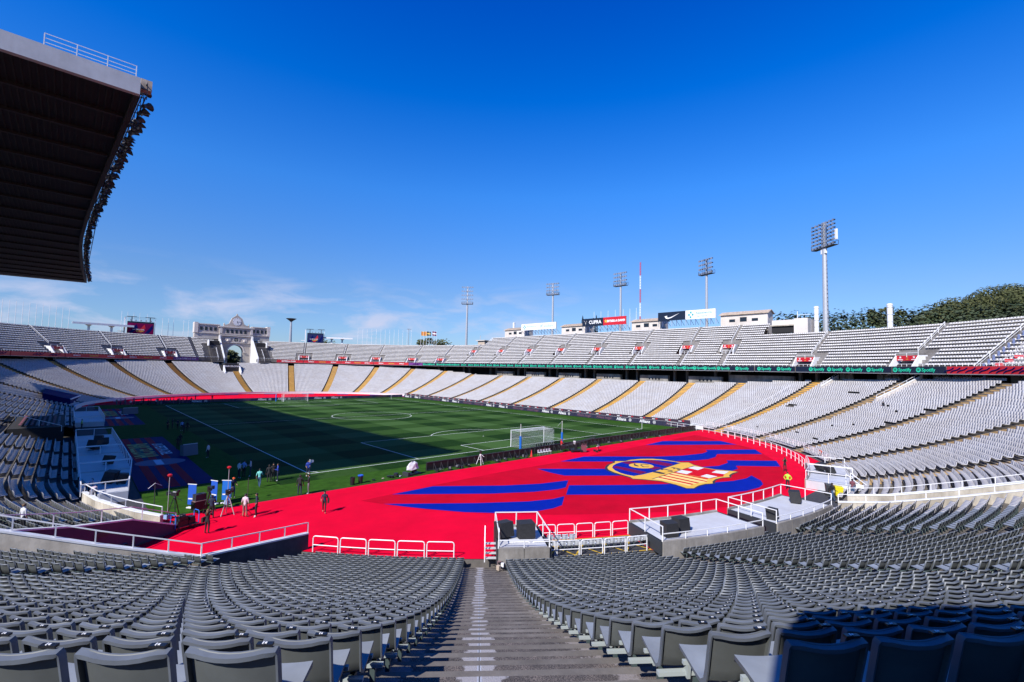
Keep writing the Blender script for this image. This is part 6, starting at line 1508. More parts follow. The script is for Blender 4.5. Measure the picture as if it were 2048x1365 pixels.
for q in range(4): b = MB(); b.hull([(-.9+q*.1, -7+q*3.8, .3), (-.8+q*.1, -7+q*3.8, .3), (-1.0, -6+q*3.8, 2.0), (-1.1, -6+q*3.8, 2.0)], [(-.6+q*.15, -5+q*3.8, .3), (-.5+q*.15, -5+q*3.8, .3), (-.7, -4.6+q*3.8, 2.0), (-.8, -4.6+q*3.8, 2.0)]); b.build('red_streak', M['garnet'], t)
b = MB(); b.bar((-1, -8, 2.15), (1, 8, 2.15), .25); b.build('white_edge', M['white'], t)

# ================================================================== PEOPLE
def seg_d(p, a, b):
    ab = b-a; t = max(0, min(1, (p-a).dot(ab)/max(ab.length_squared, 1e-9))); return (p-a-ab*t).length
POSES = {}
def J(**k):
    d = dict(pel=(0, 0, .95), spi=(0, -.01, 1.18), che=(0, 0, 1.36), nek=(0, .0, 1.50), heb=(0, .02, 1.57), het=(0, .02, 1.69),
             hipl=(-.10, 0, .90), knl=(-.11, .02, .50), anl=(-.12, -.03, .09), tol=(-.14, .13, .035), hipr=(.10, 0, .90), knr=(.11, .02, .50), anr=(.12, -.03, .09), tor=(.14, .13, .035),
             shl=(-.18, 0, 1.42), ell=(-.25, -.02, 1.14), wrl=(-.26, .06, .90), hal=(-.26, .09, .82), shr=(.18, 0, 1.42), elr=(.25, -.02, 1.14), wrr=(.26, .06, .90), har=(.26, .09, .82))
    d.update(k); return d
BONES = [('pel', 'spi'), ('spi', 'che'), ('che', 'nek'), ('nek', 'heb'), ('heb', 'het'), ('pel', 'hipl'), ('hipl', 'knl'), ('knl', 'anl'), ('anl', 'tol'), ('pel', 'hipr'), ('hipr', 'knr'), ('knr', 'anr'), ('anr', 'tor'),
         ('che', 'shl'), ('shl', 'ell'), ('ell', 'wrl'), ('wrl', 'hal'), ('che', 'shr'), ('shr', 'elr'), ('elr', 'wrr'), ('wrr', 'har')]
RAD = dict(pel=.135, spi=.125, che=.145, nek=.055, heb=.085, het=.075, hipl=.095, knl=.060, anl=.042, tol=.035, hipr=.095, knr=.060, anr=.042, tor=.035, shl=.068, ell=.044, wrl=.030, hal=.035, shr=.068, elr=.044, wrr=.030, har=.035)
def pose_mesh(name, j):
    keys = list(j.keys()); me = bpy.data.meshes.new('p'); me.from_pydata([j[k] for k in keys], [(keys.index(a), keys.index(b)) for a, b in BONES], [])
    o = bpy.data.objects.new('p', me); COL.objects.link(o); o.modifiers.new('s', 'SKIN')
    for i, k in enumerate(keys):
        r_ = RAD[k]; sv = me.skin_vertices[0].data[i]; sv.radius = (r_, r_*(.72 if k in ('pel', 'spi', 'che') else 1)); sv.use_root = (k == 'pel')
    sb = o.modifiers.new('b', 'SUBSURF'); sb.levels = 1; sb.render_levels = 1
    dg = bpy.context.evaluated_depsgraph_get(); dg.update(); out = bpy.data.meshes.new_from_object(o.evaluated_get(dg)); bpy.data.objects.remove(o)
    V = [v.co.copy() for v in out.vertices]; F = [tuple(p.vertices) for p in out.polygons]
    JJ = {k: Vector(v) for k, v in j.items()}
    def zone(c):
        best = min(BONES, key=lambda b: seg_d(c, JJ[b[0]], JJ[b[1]])/ (RAD[b[0]]+.02)); 
        if best in (('anl', 'tol'), ('anr', 'tor')): return 'shoe'
        if best in (('knl', 'anl'), ('knr', 'anr')): return 'shin'
        if best in (('hipl', 'knl'), ('hipr', 'knr'), ('pel', 'hipl'), ('pel', 'hipr')): return 'thigh'
        if best in (('ell', 'wrl'), ('elr', 'wrr')): return 'forearm'
        if best in (('wrl', 'hal'), ('wrr', 'har')): return 'hand'
        if best in (('nek', 'heb'), ('heb', 'het')): return 'head'
        return 'torso'
    Z = [zone(sum((V[i] for i in f), Vector())/len(f)) for f in F]
    # nose, and fingers closed in a slight curl
    mb = MB(); mb.v = [tuple(v) for v in V]; mb.f = F; mb.m = [0]*len(F)
    h = (JJ['heb']+JJ['het'])/2; n0 = len(mb.f); mb.hull([(h.x-.014, h.y+.07, h.z-.02), (h.x+.014, h.y+.07, h.z-.02), (h.x+.008, h.y+.07, h.z+.02), (h.x-.008, h.y+.07, h.z+.02)], [(h.x-.008, h.y+.105, h.z-.022), (h.x+.008, h.y+.105, h.z-.022), (h.x+.004, h.y+.085, h.z+.01), (h.x-.004, h.y+.085, h.z+.01)])
    for sd_ in ('l', 'r'):
        w_, ha = JJ['wr'+sd_], JJ['ha'+sd_]; d = (ha-w_).normalized(); a = d.orthogonal().normalized(); b_ = d.cross(a)
        for i, ln in enumerate((.062, .075, .07, .055)): p = ha+a*(-.03+.02*i); mb.bar(p, p+d*ln*.6, .016, .016); mb.bar(p+d*ln*.6, p+d*ln+b_*.02, .014, .014)
        mb.bar(ha-a*.03, ha-a*.065+d*.03, .018, .018)
    Z += ['head']*6+['hand']*(len(mb.f)-n0-6)
    bpy.data.meshes.remove(out); POSES[name] = (mb, Z, j)
pose_mesh('stand', J())
pose_mesh('hips', J(ell=(-.36, -.08, 1.16), wrl=(-.2, .02, .98), hal=(-.15, .05, .96), elr=(.36, -.08, 1.16), wrr=(.2, .02, .98), har=(.15, .05, .96)))
pose_mesh('walk', J(knl=(-.10, .20, .52), anl=(-.10, .24, .10), tol=(-.11, .40, .07), knr=(.10, -.02, .50), anr=(.11, -.30, .16), tor=(.12, -.18, .05), ell=(-.24, -.14, 1.16), wrl=(-.24, -.08, .93), hal=(-.24, -.06, .86), elr=(.24, .08, 1.16), wrr=(.22, .28, 1.05), har=(.21, .34, 1.04)))
pose_mesh('hold', J(ell=(-.24, .06, 1.16), wrl=(-.14, .28, 1.16), hal=(-.08, .34, 1.18), elr=(.24, .06, 1.16), wrr=(.14, .28, 1.16), har=(.08, .34, 1.18)))
pose_mesh('photo', J(ell=(-.22, .16, 1.26), wrl=(-.10, .24, 1.50), hal=(-.06, .22, 1.58), elr=(.24, .14, 1.26), wrr=(.12, .24, 1.48), har=(.06, .22, 1.56)))
pose_mesh('wave', J(ell=(-.26, .0, 1.16), wrl=(-.22, .2, 1.1), hal=(-.2, .27, 1.1), elr=(.40, .04, 1.30), wrr=(.50, .08, 1.52), har=(.52, .09, 1.60)))
pose_mesh('bend', J(spi=(0, .14, 1.10), che=(0, .32, 1.16), nek=(0, .46, 1.16), heb=(0, .54, 1.15), het=(0, .64, 1.12), shl=(-.18, .34, 1.14), ell=(-.2, .38, .86), wrl=(-.16, .46, .64), hal=(-.15, .48, .56), shr=(.18, .34, 1.14), elr=(.2, .38, .86), wrr=(.16, .46, .64), har=(.15, .48, .56)))
pose_mesh('sit', J(pel=(0, 0, .55), spi=(0, .02, .78), che=(0, .06, .96), nek=(0, .08, 1.10), heb=(0, .12, 1.17), het=(0, .13, 1.29), hipl=(-.10, .03, .52), knl=(-.13, .42, .52), anl=(-.13, .44, .10), tol=(-.14, .58, .04), hipr=(.10, .03, .52), knr=(.13, .42, .52), anr=(.13, .44, .10), tor=(.14, .58, .04), shl=(-.18, .06, 1.02), ell=(-.22, .14, .76), wrl=(-.12, .34, .66), hal=(-.1, .4, .64), shr=(.18, .06, 1.02), elr=(.22, .14, .76), wrr=(.12, .34, .66), har=(.1, .4, .64)))
hm = {}
def hair_mesh(long):
    if long in hm: return hm[long]
    b = MB(); n = 10; rings = [(.082, -.03), (.098, .02), (.094, .07), (.06, .115), (.01, .13)]
    vs = []; fs = []
    for r_, z in rings: vs += [(r_*math.cos(2*PI*q/n)*.92, r_*math.sin(2*PI*q/n)*1.02-.012-(.012 if z < .05 else 0), z+(.045 if math.sin(2*PI*q/n) > .4 and z < .03 else 0)) for q in range(n)]
    for i in range(len(rings)-1):
        for q in range(n): fs.append((i*n+q, i*n+(q+1) % n, (i+1)*n+(q+1) % n, (i+1)*n+q))
    b.add(vs, fs)
    if long: b.hull([(-.085, -.10, .04), (.085, -.10, .04), (.07, -.045, .04), (-.07, -.045, .04)], [(-.07, -.13, -.32), (.07, -.13, -.32), (.06, -.08, -.30), (-.06, -.08, -.30)])
    hm[long] = b; return b
def person(x, y, z, heading, pose, top, bottom, label, shoe='white', hair='hair_dark', sleeves='short', shorts=False, long=False, bag=None, skirt=None, cap=None, h=1.75, group=None, holds=None):
    mb, Z, j = POSES[pose]; s = h/1.75
    mats = [M['skin'], M[top], M[bottom], M[shoe]]
    def mi(z_):
        if z_ == 'head' or z_ == 'hand': return 0
        if z_ == 'forearm': return 1 if sleeves == 'long' else 0
        if z_ == 'torso': return 1
        if z_ == 'thigh': return 2
        if z_ == 'shin': return 0 if shorts else 2
        return 3
    me = bpy.data.meshes.new('body'); me.from_pydata(mb.v, [], mb.f)
    for m_ in mats: me.materials.append(m_)
    me.polygons.foreach_set('material_index', [mi(z_) for z_ in Z]); me.polygons.foreach_set('use_smooth', [True]*len(Z)); me.update()
    t = thing('person', label, 'person', (x, y, z), heading, group); t.scale = (s, s, s)
    o = bpy.data.objects.new('body', me); COL.objects.link(o); o.parent = t
    hb_ = Vector(j['heb']); ht = Vector(j['het']); hc = (hb_+ht)/2
    ho = hair_mesh(long).build('hair', M[hair], t, smooth=True); ho.location = hc
    if pose == 'bend': ho.rotation_euler = (R(-75), 0, 0)
    if cap: b = MB(); b.lathe([(.105, 0), (.1, .06), (.03, .1)], n=10); b.box((0, .13, .01), (.12, .1, .015)); c = b.build('cap', M[cap], t); c.location = hc+Vector((0, -.01, .03))
    if bag == 'back': b = MB(); b.hull([(-.14, -.13, 1.02), (.14, -.13, 1.02), (.13, -.13, 1.42), (-.13, -.13, 1.42)], [(-.12, -.28, 1.04), (.12, -.28, 1.04), (.10, -.22, 1.40), (-.10, -.22, 1.40)]); b.build('backpack', M['cblack'], t)
    if bag == 'side': b = MB(); b.box((-.30, .02, .98), (.12, .38, .34)); b.bar((-.26, .02, 1.12), (.12, 0, 1.46), .03); b.build('shoulder_bag', M['cblack'], t)
    if bag == 'straw': b = MB(); n = 12; ring = [(-.36, .06+.2*math.cos(2*PI*q/n), 1.02+.2*math.sin(2*PI*q/n)) for q in range(n)]; b.hull(ring, [(p[0]+.1, p[1], p[2]) for p in ring]); b.bar((-.3, .06, 1.18), (-.16, 0, 1.46), .02); b.build('straw_bag', M['straw'], t)
    if skirt:
        b = MB(); n = 12; vs = []; fs = []
        for r_, z_ in ((.14, 1.02), (.20, .75), (.27, .35), (.30, .16)): vs += [(r_*math.cos(2*PI*q/n), r_*.8*math.sin(2*PI*q/n), z_) for q in range(n)]
        for i in range(3):
            for q in range(n): fs.append((i*n+q, (i+1)*n+q, (i+1)*n+(q+1) % n, i*n+(q+1) % n))
        b.add(vs, fs); b.build('skirt', M[skirt], t)
    if holds == 'camera': b = MB(); c = Vector(j['hal']).lerp(Vector(j['har']), .5); b.box((c.x, c.y+.04, c.z+.02), (.16, .1, .11)); b.tube([(c.x, c.y+.09, c.z+.02), (c.x, c.y+.26, c.z+.02)], .045, 8); b.build('camera', M['black'], t)
    if holds == 'board': b = MB(); c = Vector(j['hal']).lerp(Vector(j['har']), .5); b.box((c.x+.35, c.y+.1, c.z-.12), (.75, .05, .34), .3); b.build('white_board', M['cap'], t)
    return t
def hd(dx, dy): return math.atan2(dy, dx)-PI/2          # heading so that the figure faces (dx, dy)
FW = (AX, AY)
person(-46.12, -14.1, 0, hd(.7, .75), 'photo', 'cblack', 'cblack', 'woman with long brown hair and black outfit seen from behind on the red carpet', 'ctan', 'hair_brown', long=True, h=1.70, bag='side')
person(-45.2, -10.6, 0, hd(.3, .95), 'hold', 'cnavy', 'cblack', 'camera operator in dark clothes behind the dark haired crew by the tripods', 'cblack', h=1.78)
person(-43.2, -11.75, 0, hd(.7, .7), 'stand', 'cpink', 'ctan', 'man in pale pink shirt and short trousers standing on the carpet edge', 'skin', shorts=True, h=1.78)
person(-42.55, -12.3, 0, hd(-.9, .35), 'hips', 'cnavy', 'cblack', 'man in dark shirt and trousers with hands on hips facing the pink shirt', 'cwhite', h=1.84)
person(-43.15, -6.1, 0, hd(.6, -.8), 'hold', 'cmaroon', 'cmaroon', 'woman in maroon patterned dress with a round straw bag', 'ctan', 'hair_brown', long=True, bag='straw', skirt='cmaroon', h=1.66)
person(-42.6, -5.4, 0, hd(.2, -.95), 'wave', 'cnavy', 'cjeans', 'man in navy with a cap raising one arm behind the woman in maroon', 'cgrey', cap='corange', h=1.80)
person(-39.8, -2.9, 0, hd(.5, .85), 'walk', 'cteal', 'cjeans', 'man in an aqua T-shirt and jeans walking at the shadow edge', 'cwhite', h=1.78)
person(-40.35, 2.2, 0, hd(.9, .3), 'stand', 'cwhite', 'cblack', 'man in white shirt and black trousers, left of the shaded trio', 'cwhite', h=1.76)
person(-39.8, 2.6, 0, hd(.8, .6), 'hips', 'csky', 'cblack', 'man in pale blue shirt in the middle of the shaded trio', 'cblack', h=1.74)
person(-39.2, 2.5, 0, hd(-.9, .3), 'hold', 'cwhite', 'cnavy', 'man in white shirt and navy trousers, right of the shaded trio', 'cwhite', h=1.78)
person(-38.5, -1.35, 0, hd(.3, 1), 'stand', 'cblack', 'cblack', 'person in black, left of the dark trio at the shade edge', 'cblack', sleeves='long', h=1.76)
person(-38.0, -1.0, 0, hd(-.1, -1), 'stand', 'cblack', 'cblack', 'person in black, middle of the dark trio at the shade edge', 'cblack', sleeves='long', h=1.80)
person(-37.65, -1.25, 0, hd(-.9, .2), 'hold', 'cblue', 'cnavy', 'person in blue top, right of the dark trio at the shade edge', 'cwhite', sleeves='long', h=1.76)
person(-34.7, -1.5, 0, hd(-.2, -1), 'walk', 'cblue', 'cnavy', 'person in royal blue kit with bare legs beside the near corner flag', 'cwhite', shorts=True, h=1.80)
person(-37.8, -8.0, 0, hd(.5, .85), 'stand', 'cblack', 'cnavy', 'man in black seen from behind, left of the pair near the corner flag', 'cwhite', sleeves='long', h=1.84, bag='back')
person(-37.05, -8.05, 0, hd(-.7, .2), 'hold', 'cblack', 'cgrey', 'person in long black top, right of the pair near the corner flag', 'cwhite', sleeves='long', h=1.78)
person(-38.15, -14.55, 0, hd(-.45, -.9), 'walk', 'cnavy', 'cblack', 'young man with bags walking towards the camera alone on the carpet', 'skin', 'hair_dark', bag='side', h=1.74)
person(11.1, -33.6, 0, hd(-.9, -.4), 'photo', 'cblack', 'cblack', 'photographer in black at the right edge of the flag carpet', 'cblack', h=1.76, holds='camera')
person(1.4, -36.7, 0, hd(-.9, -.1), 'hips', 'chivis', 'cblack', 'steward in a yellow hi-vis jacket standing on the carpet below the photographer', 'cblack', sleeves='long', h=1.80)
person(-.4, -41.0, 0, hd(.5, -.6), 'walk', 'cblack', 'cjeans', 'man in black top and jeans with a bag walking out by the yellow bin', 'cnavy', sleeves='long', bag='side', h=1.76)
person(2.3, -42.1, .2, hd(.9, -.3), 'hold', 'cmaroon', 'cjeans', 'man in striped dark top carrying a white board beside the bins', 'cnavy', h=1.76, holds='board')
x, y, _, _ = ov(-58.3, 50.6); person(x, y, .3, hd(-.8, .5), 'bend', 'corange', 'cnavy', 'worker in orange bending over by the white railing on the right bend', 'cblack', h=1.72)
x, y, nx, ny = ov(-41.5, ROWS[24]); person(x, y, pz(ROWS[24], -41.5)-.08, hd(-nx, -ny), 'sit', 'cblack', 'cnavy', 'dark clothed person sitting alone high in the right hand seats', 'cgrey', sleeves='long')
person(-55.2, -12.6, 1.6, hd(.9, .5), 'stand', 'cwhite', 'cblack', 'person in a white T-shirt standing among the shaded seats on the left', 'cblack', 'hair_brown', h=1.75)
person(-57.6, -15.2, 2.6, hd(.8, .6), 'stand', 'cmaroon', 'cnavy', 'person in a dark red top in deep shade at the left edge', 'cblack', h=1.72)
person(-52.4, -20.9, 0.9, hd(.7, .7), 'stand', 'chivis', 'cblack', 'steward in yellow just visible over the ramp wall', 'cblack', 'hair_dark', h=1.72)
person(-51.6, 55.8, 0, hd(.9, .2), 'stand', 'chivis', 'cblack', 'steward in hi-vis green in the deep shade on the left', 'cblack', h=1.78)
person(-54.4, 46.0, 1.2, hd(.9, .2), 'sit', 'corange', 'cblack', 'person in bright orange inside the dark players entrance', 'cblack', h=1.75)
person(-52.6, 54.0, 0, hd(.9, .2), 'stand', 'cblack', 'cblack', 'person in black beside the green steward in the shade', 'cwhite', h=1.78)
for k, (x, y, tp) in enumerate(((-51.1, 4.6, 'cwhite'), (-51.5, 2.9, 'cwhite'), (-50.9, 1.4, 'cpink'), (-51.7, 5.9, 'cblack'), (-51.0, -.2, 'cgrey'))):
    person(x-.9, y-2, .2, hd(.5, .8+k*.1), 'sit' if k % 2 else 'bend', tp, 'cblack', 'seated helper by the shaded deck rail, %s from the camera' % ORD[4-k], 'cgrey', group='helpers crowded behind the shaded deck')
gr = [(-40.3, 50.9, 'cgrey'), (-39.7, 50.2, 'cblack'), (-39.2, 48.2, 'cnavy'), (-38.9, 46, 'csky'), (-40.6, 48.4, 'cblack'), (-39.2, 42.0, 'cnavy'), (-38.4, 44.2, 'cblack'), (-42.4, 25.2, 'cblack'), (-41.7, 28.0, 'cblack'), (-40.5, 16.3, 'cwhite')]
for k, (x, y, tp) in enumerate(gr): person(x, y, 0, hd(random.uniform(-1, 1), random.uniform(-1, 1)), ('stand', 'hips', 'hold')[k % 3], tp, 'cblack', 'shaded figure by the left touchline, %s from the far end' % ORD[k], 'cwhite' if k in (3, 9) else 'cblack', sleeves='long' if k % 2 else 'short', group='people in the shade beside the left touchline', h=1.7+.1*random.random())
rr2 = random.Random(11)
for k in range(22):
    x = -44+k*.78+rr2.uniform(-.3, .3); y = 108.2+rr2.uniform(-3.5, 4.5)
    person(x, y, 0, rr2.uniform(-3, 3), rr2.choice(['stand', 'hips', 'hold', 'walk', 'photo']), rr2.choice(['cblack', 'cnavy', 'cblack', 'cgrey', 'cwhite', 'cjeans', 'cblue']), rr2.choice(['cblack', 'cnavy', 'cgrey']), 'distant figure in the dark crowd at the far left corner, %s from the left' % ORD[k], rr2.choice(['cblack', 'cwhite']), group='crowd gathered at the far left corner', h=rr2.uniform(1.65, 1.9))
for k, (x, y) in enumerate(((-27.5, 116.5), (-24.6, 121), (-20.5, 119))): person(x, y, 0, 1+k, 'stand', 'cblack', 'cnavy', 'single dark figure on the sunlit far carpet, %s from the left' % ORD[k], 'cblack', group='figures on the far carpet')
person(-.6, -7.5, 0, hd(.9, -.2), 'hold', 'cred', 'cgrey', 'crew member in a red shirt beside the camera crane', 'cwhite', h=1.78, cap='cred')
for k, (x, y, tp) in enumerate(((45.3, 62, 'chivis'), (45.2, 74, 'cblack'), (45.0, 88, 'cwhite'))): person(x, y, .0, hd(-1, 0), 'stand', tp, 'cblack', ('figure in yellow', 'dark figure', 'pale figure')[k]+' behind the far touchline boards', 'cblack')

# ================================================================== EQUIPMENT
def tripod(x, y, label, rz=0, head='camera', hgt=1.45, m_='black', name='tripod'):
    t = thing(name, label, 'tripod', (x, y, 0), rz, 'tripods along the carpet edge')
    for a in (0, 2.09, 4.19):
        b = MB(); b.bar((.08*math.cos(a), .08*math.sin(a), hgt-.15), (.52*math.cos(a), .52*math.sin(a), .02), .05); b.bar((.3*math.cos(a), .3*math.sin(a), hgt*.45), (0, 0, hgt*.5), .02); b.build('leg', M[m_], t)
    b = MB(); b.lathe([(.08, hgt-.2), (.1, hgt-.1), (.07, hgt)], n=8); b.bar((.0, -.05, hgt-.05), (.1, -.6, hgt-.3), .03); b.build('fluid_head', M[m_], t)
    if head == 'camera':
        b = MB(); b.box((0, 0, hgt+.18), (.22, .5, .28)); b.tube([(0, .25, hgt+.18), (0, .62, hgt+.18)], .1, 10, .13); b.box((0, .6, hgt+.18), (.28, .12, .26)); b.box((.02, -.28, hgt+.4), (.2, .14, .16)); b.bar((0, -.1, hgt+.33), (0, .15, hgt+.42), .05); c = b.build('broadcast_camera', M['black'], t)
        b = MB(); b.box((0, -.02, hgt+.335), (.16, .3, .02)); b.build('white_label', M['cap'], c)
    if head == 'light':
        b = MB(); b.lathe([(.12, hgt), (.14, hgt+.35), (.1, hgt+.4)], n=8); b.build('lamp_head', M['black'], t)
    return t
tripod(-47.35, -9.0, 'big broadcast camera on a black tripod beside the end of the ramp rail', .6, hgt=1.7)
tripod(-45.0, -8.6, 'second broadcast camera on its tripod in front of the blue banners', -.5, hgt=1.6)
tripod(-44.1, -10.4, 'broadcast camera aimed at the pitch on a pale legged tripod on the carpet', -.6, hgt=1.55, m_='steel')
tripod(-16.1, -7.6, 'white legged tripod standing by the black boards', 0, head='light', hgt=1.35, m_='white')
def light_stand(x, y, h, label, arms=True, red=False):
    t = thing('light_stand', label, 'light stand', (x, y, 0), .5, 'light stands by the camera crew')
    for a in (0, 2.09, 4.19): b = MB(); b.bar((0, 0, .5), (.45*math.cos(a), .45*math.sin(a), .02), .03); b.build('leg', M['steel_dark'], t)
    b = MB(); b.bar((0, 0, .3), (0, 0, h), .035); b.build('stem', M['steel_dark'] if not red else M['steel'], t)
    if arms: b = MB(); b.bar((0, 0, h), (.5, 0, h-.28), .03); b.bar((0, 0, h), (-.5, 0, h-.3), .03); b.build('arms', M['cap'], t)
    if red: b = MB(); b.lathe([(.05, 0), (.15, .07), (.17, .16), (.08, .22)], (0, 0, h-.05), 10); b.build('red_lamp', M['redboard'], t); b = MB(); b.box((0, 0, .18), (.34, .34, .3)); b.build('pale_base', M['csky'], t)
light_stand(-48.5, -8.2, 2.7, 'thin black light stand with two drooping arms by the ramp rail'); light_stand(-47.7, -8.7, 3.2, 'tall stand with a red lamp left of the big broadcast camera', False, True); light_stand(-43.4, -7.2, 3.0, 'tall stand with a red lamp between the blue banners', False, True); light_stand(-43.0, -11.5, 2.9, 'thin dark stand on the carpet right of the blue banners', False)
def banner(x, y, rz, label, m2='bannerblue'):
    t = thing('interview_banner', label, 'banner', (x, y, 0), rz, 'blue interview banners on the grass')
    b = MB(); b.hull([(-.36, 0, .35), (.36, 0, .35), (.36, .02, .35), (-.36, .02, .35)], [(-.36, 0, 1.95), (.36, 0, 1.95), (.36, .02, 1.95), (-.36, .02, 1.95)]); b.build('cloth', M[m2], t); b = MB(); b.bar((-.4, 0, 1.98), (.4, 0, 1.98), .05); b.build('top_bar', M['white'], t); b = MB(); b.box((0, .05, .1), (.8, .25, .08)); b.bar((0, .05, .15), (0, .05, .4), .06); b.build('foot', M['white'], t)
    b = MB(); b.box((0, -.012, .82), (.6, .01, .1)); b.build('white_mark', M['white'], t)
banner(-45.9, -6.9, -.9, 'dark blue interview banner on a white foot, left of three'); banner(-44.3, -6.6, -1.1, 'blue interview banner partly behind a camera, middle of three'); banner(-43.5, -7.1, -.75, 'bright blue interview banner, right of three', 'padblue')
# equipment trolley
t = thing('equipment_trolley', 'wheeled equipment trolley loaded with black cases and coiled cable, blue handles', 'trolley', (-47.1, -12.0, 0), .35)
b = MB(); b.box((0, 0, .28), (1.5, .75, .06)); b.build('bed', M['steel_dark'], t)
for sx in (-.55, .55):
    for sy in (-.3, .3): b = MB(); b.tube([(sx, sy-.04, .12), (sx, sy+.04, .12)], .12, 10); b.build('wheel', M['black'], t)
for sx in (-.78, .78): b = MB(); b.tube([(sx, -.3, .25), (sx, -.3, 1.05), (sx, -.2, 1.15), (sx, .2, 1.15), (sx, .3, 1.05), (sx, .3, .25)], .035, 6); b.build('handle', M['padblue'], t)
for (x, y, z, w, d, h) in ((-.3, 0, .5, .7, .6, .38), (.35, .05, .45, .5, .55, .28), (-.25, .0, .82, .6, .5, .24), (.4, 0, .7, .35, .4, .2)): b = MB(); b.box((x, y, z), (w, d, h), .1); b.build('case', M['black'], t)
b = MB(); 
for q in range(4): b.tube([(-.2+.2*math.cos(a), .0+.18*math.sin(a), .96+q*.03) for a in [R(k) for k in range(0, 361, 40)]], .02, 5)
b.build('coiled_cable', M['steel_dark'], t)
t = thing('camera_cart', 'dark control cart with a screen hood standing at the carpet edge', 'cart', (-45.6, -8.2, 0), .3); b = MB(); b.box((0, 0, .55), (.9, .6, .7)); b.build('cabinet', M['black'], t); b = MB(); b.box((0, 0, 1.2), (.8, .5, .5)); b.build('screen_hood', M['charcoal'], t)
b = MB(); b.box((0, -.1, .93), (.95, .5, .05)); b.build('shelf', M['ctan'], t)
# white covered camera sled near the black boards
t = thing('covered_camera', 'camera under a white rain cover beside the left end of the black boards', 'camera dolly', (-25.4, -7.2, 0), .2)
b = MB(); b.box((-.1, 0, .12), (1.9, .8, .16)); b.box((-1.0, 0, .22), (.3, .9, .4)); b.build('dolly_base', M['charcoal'], t); b = MB(); b.bar((0, 0, .2), (0, 0, .9), .2); b.box((.1, 0, .6), (.5, .4, .5)); b.build('pedestal', M['black'], t)
b = MB(); nn = 9; vs = []; fs = []
rr3 = random.Random(4)
for r_, z in ((.75, .62), (.62, .95), (.5, 1.25), (.28, 1.42), (.03, 1.46)): vs += [((r_+rr3.uniform(-.1, .1))*math.cos(2*PI*q/nn)*1.15-.1, (r_+rr3.uniform(-.08, .08))*.62*math.sin(2*PI*q/nn), z+rr3.uniform(-.09, .09)) for q in range(nn)]
for i in range(4):
    for q in range(nn): fs.append((i*nn+q, i*nn+(q+1) % nn, (i+1)*nn+(q+1) % nn, (i+1)*nn+q))
b.add(vs, fs); b.build('rain_cover', M['cwhite'], t)
for k, (x, y, lb) in enumerate(((-32.5, -7.4, 'black bin on the grass verge, left of the pair'), (-31.6, -7.3, 'black bin with blue liner on the grass verge'))):
    t = thing('small_bin', lb, 'bin', (x, y, 0), 0, 'small bins on the verge'); b = MB(); b.lathe([(.2, 0), (.24, .75), (.2, .76), (.19, .6)], n=12); b.build('drum', M['black'], t)
    if k: b = MB(); b.lathe([(.25, .7), (.3, .8), (.22, .86), (.1, .8)], n=10); b.build('liner', M['bannerblue'], t)
def pile(x, y, label, n, s, mats, seed, nm='equipment_pile', cat_='equipment', z=0):
    rr_ = random.Random(seed); t = thing(nm, label, cat_, (x, y, z), rr_.uniform(0, 3))
    for q in range(n):
        b = MB(); w = rr_.uniform(.2, .5)*s; b.box((rr_.uniform(-.5, .5)*s, rr_.uniform(-.3, .3)*s, rr_.uniform(.08, .3)*s+.05), (w, w*rr_.uniform(.5, 1), rr_.uniform(.12, .4)*s), rr_.uniform(0, 3)); b.build('case', M[mats[q % len(mats)]], t)
    b = MB(); b.tube([(rr_.uniform(-.7, .7)*s, rr_.uniform(-.3, .3)*s, .03) for _ in range(5)], .018, 4); b.build('cable', M['black'], t); return t
pile(-27.9, -7.2, 'small black monitor and cables on the verge', 3, .9, ['black'], 2); pile(-30.0, -7.2, 'small dark objects lying on the verge', 2, .5, ['black'], 3); pile(-29.0, -7.1, 'small reddish bag on the verge', 2, .4, ['terracotta'], 4); pile(-26.9, -7.3, 'coil of black and white cable on the verge', 2, .5, ['black', 'cap'], 5)
for k, x in enumerate((-22.3, -20.8, -19.3, -17.9, -13.2, -11.8, -9.6, -8.2, 5.6, 8.4, 11.5, 14.5, 18, 22, 26, 30)):
    pile(x, -7.6-(max(0, x-10))*.028, 'low heap of photographers gear behind the black boards, %s from the left' % ORD[k], 4, .75, ['black', 'charcoal', 'cgrey', 'black', 'goldtxt' if k == 0 else 'black'], 20+k)['group'] = 'heaps of gear behind the black boards'
for k, (x, y) in enumerate([(-5.6+.55*q, -7.75-.02*q) for q in range(5)]):
    t = thing('stool', 'small pale folding stool behind the boards, %s from the left' % ORD[k], 'stool', (x, y, 0), .1, 'pale stools behind the boards'); b = MB(); b.box((0, 0, .42), (.36, .34, .04)); b.box((0, .16, .62), (.34, .03, .3)); b.build('seat', M['cap'], t); b = MB()
    for sx in (-.15, .15):
        for sy in (-.14, .14): b.bar((sx, sy, 0), (sx*.9, sy, .42), .025)
    b.build('legs', M['steel'], t)
t = thing('traffic_cone', 'tall red cone standing beside the black boards', 'cone', (-7.1, -7.7, 0)); b = MB(); b.box((0, 0, .02), (.4, .4, .04)); b.build('base', M['cone'], t); b = MB(); b.lathe([(.16, .04), (.03, .9), (.02, .92)], n=12); b.build('cone', M['cone'], t)
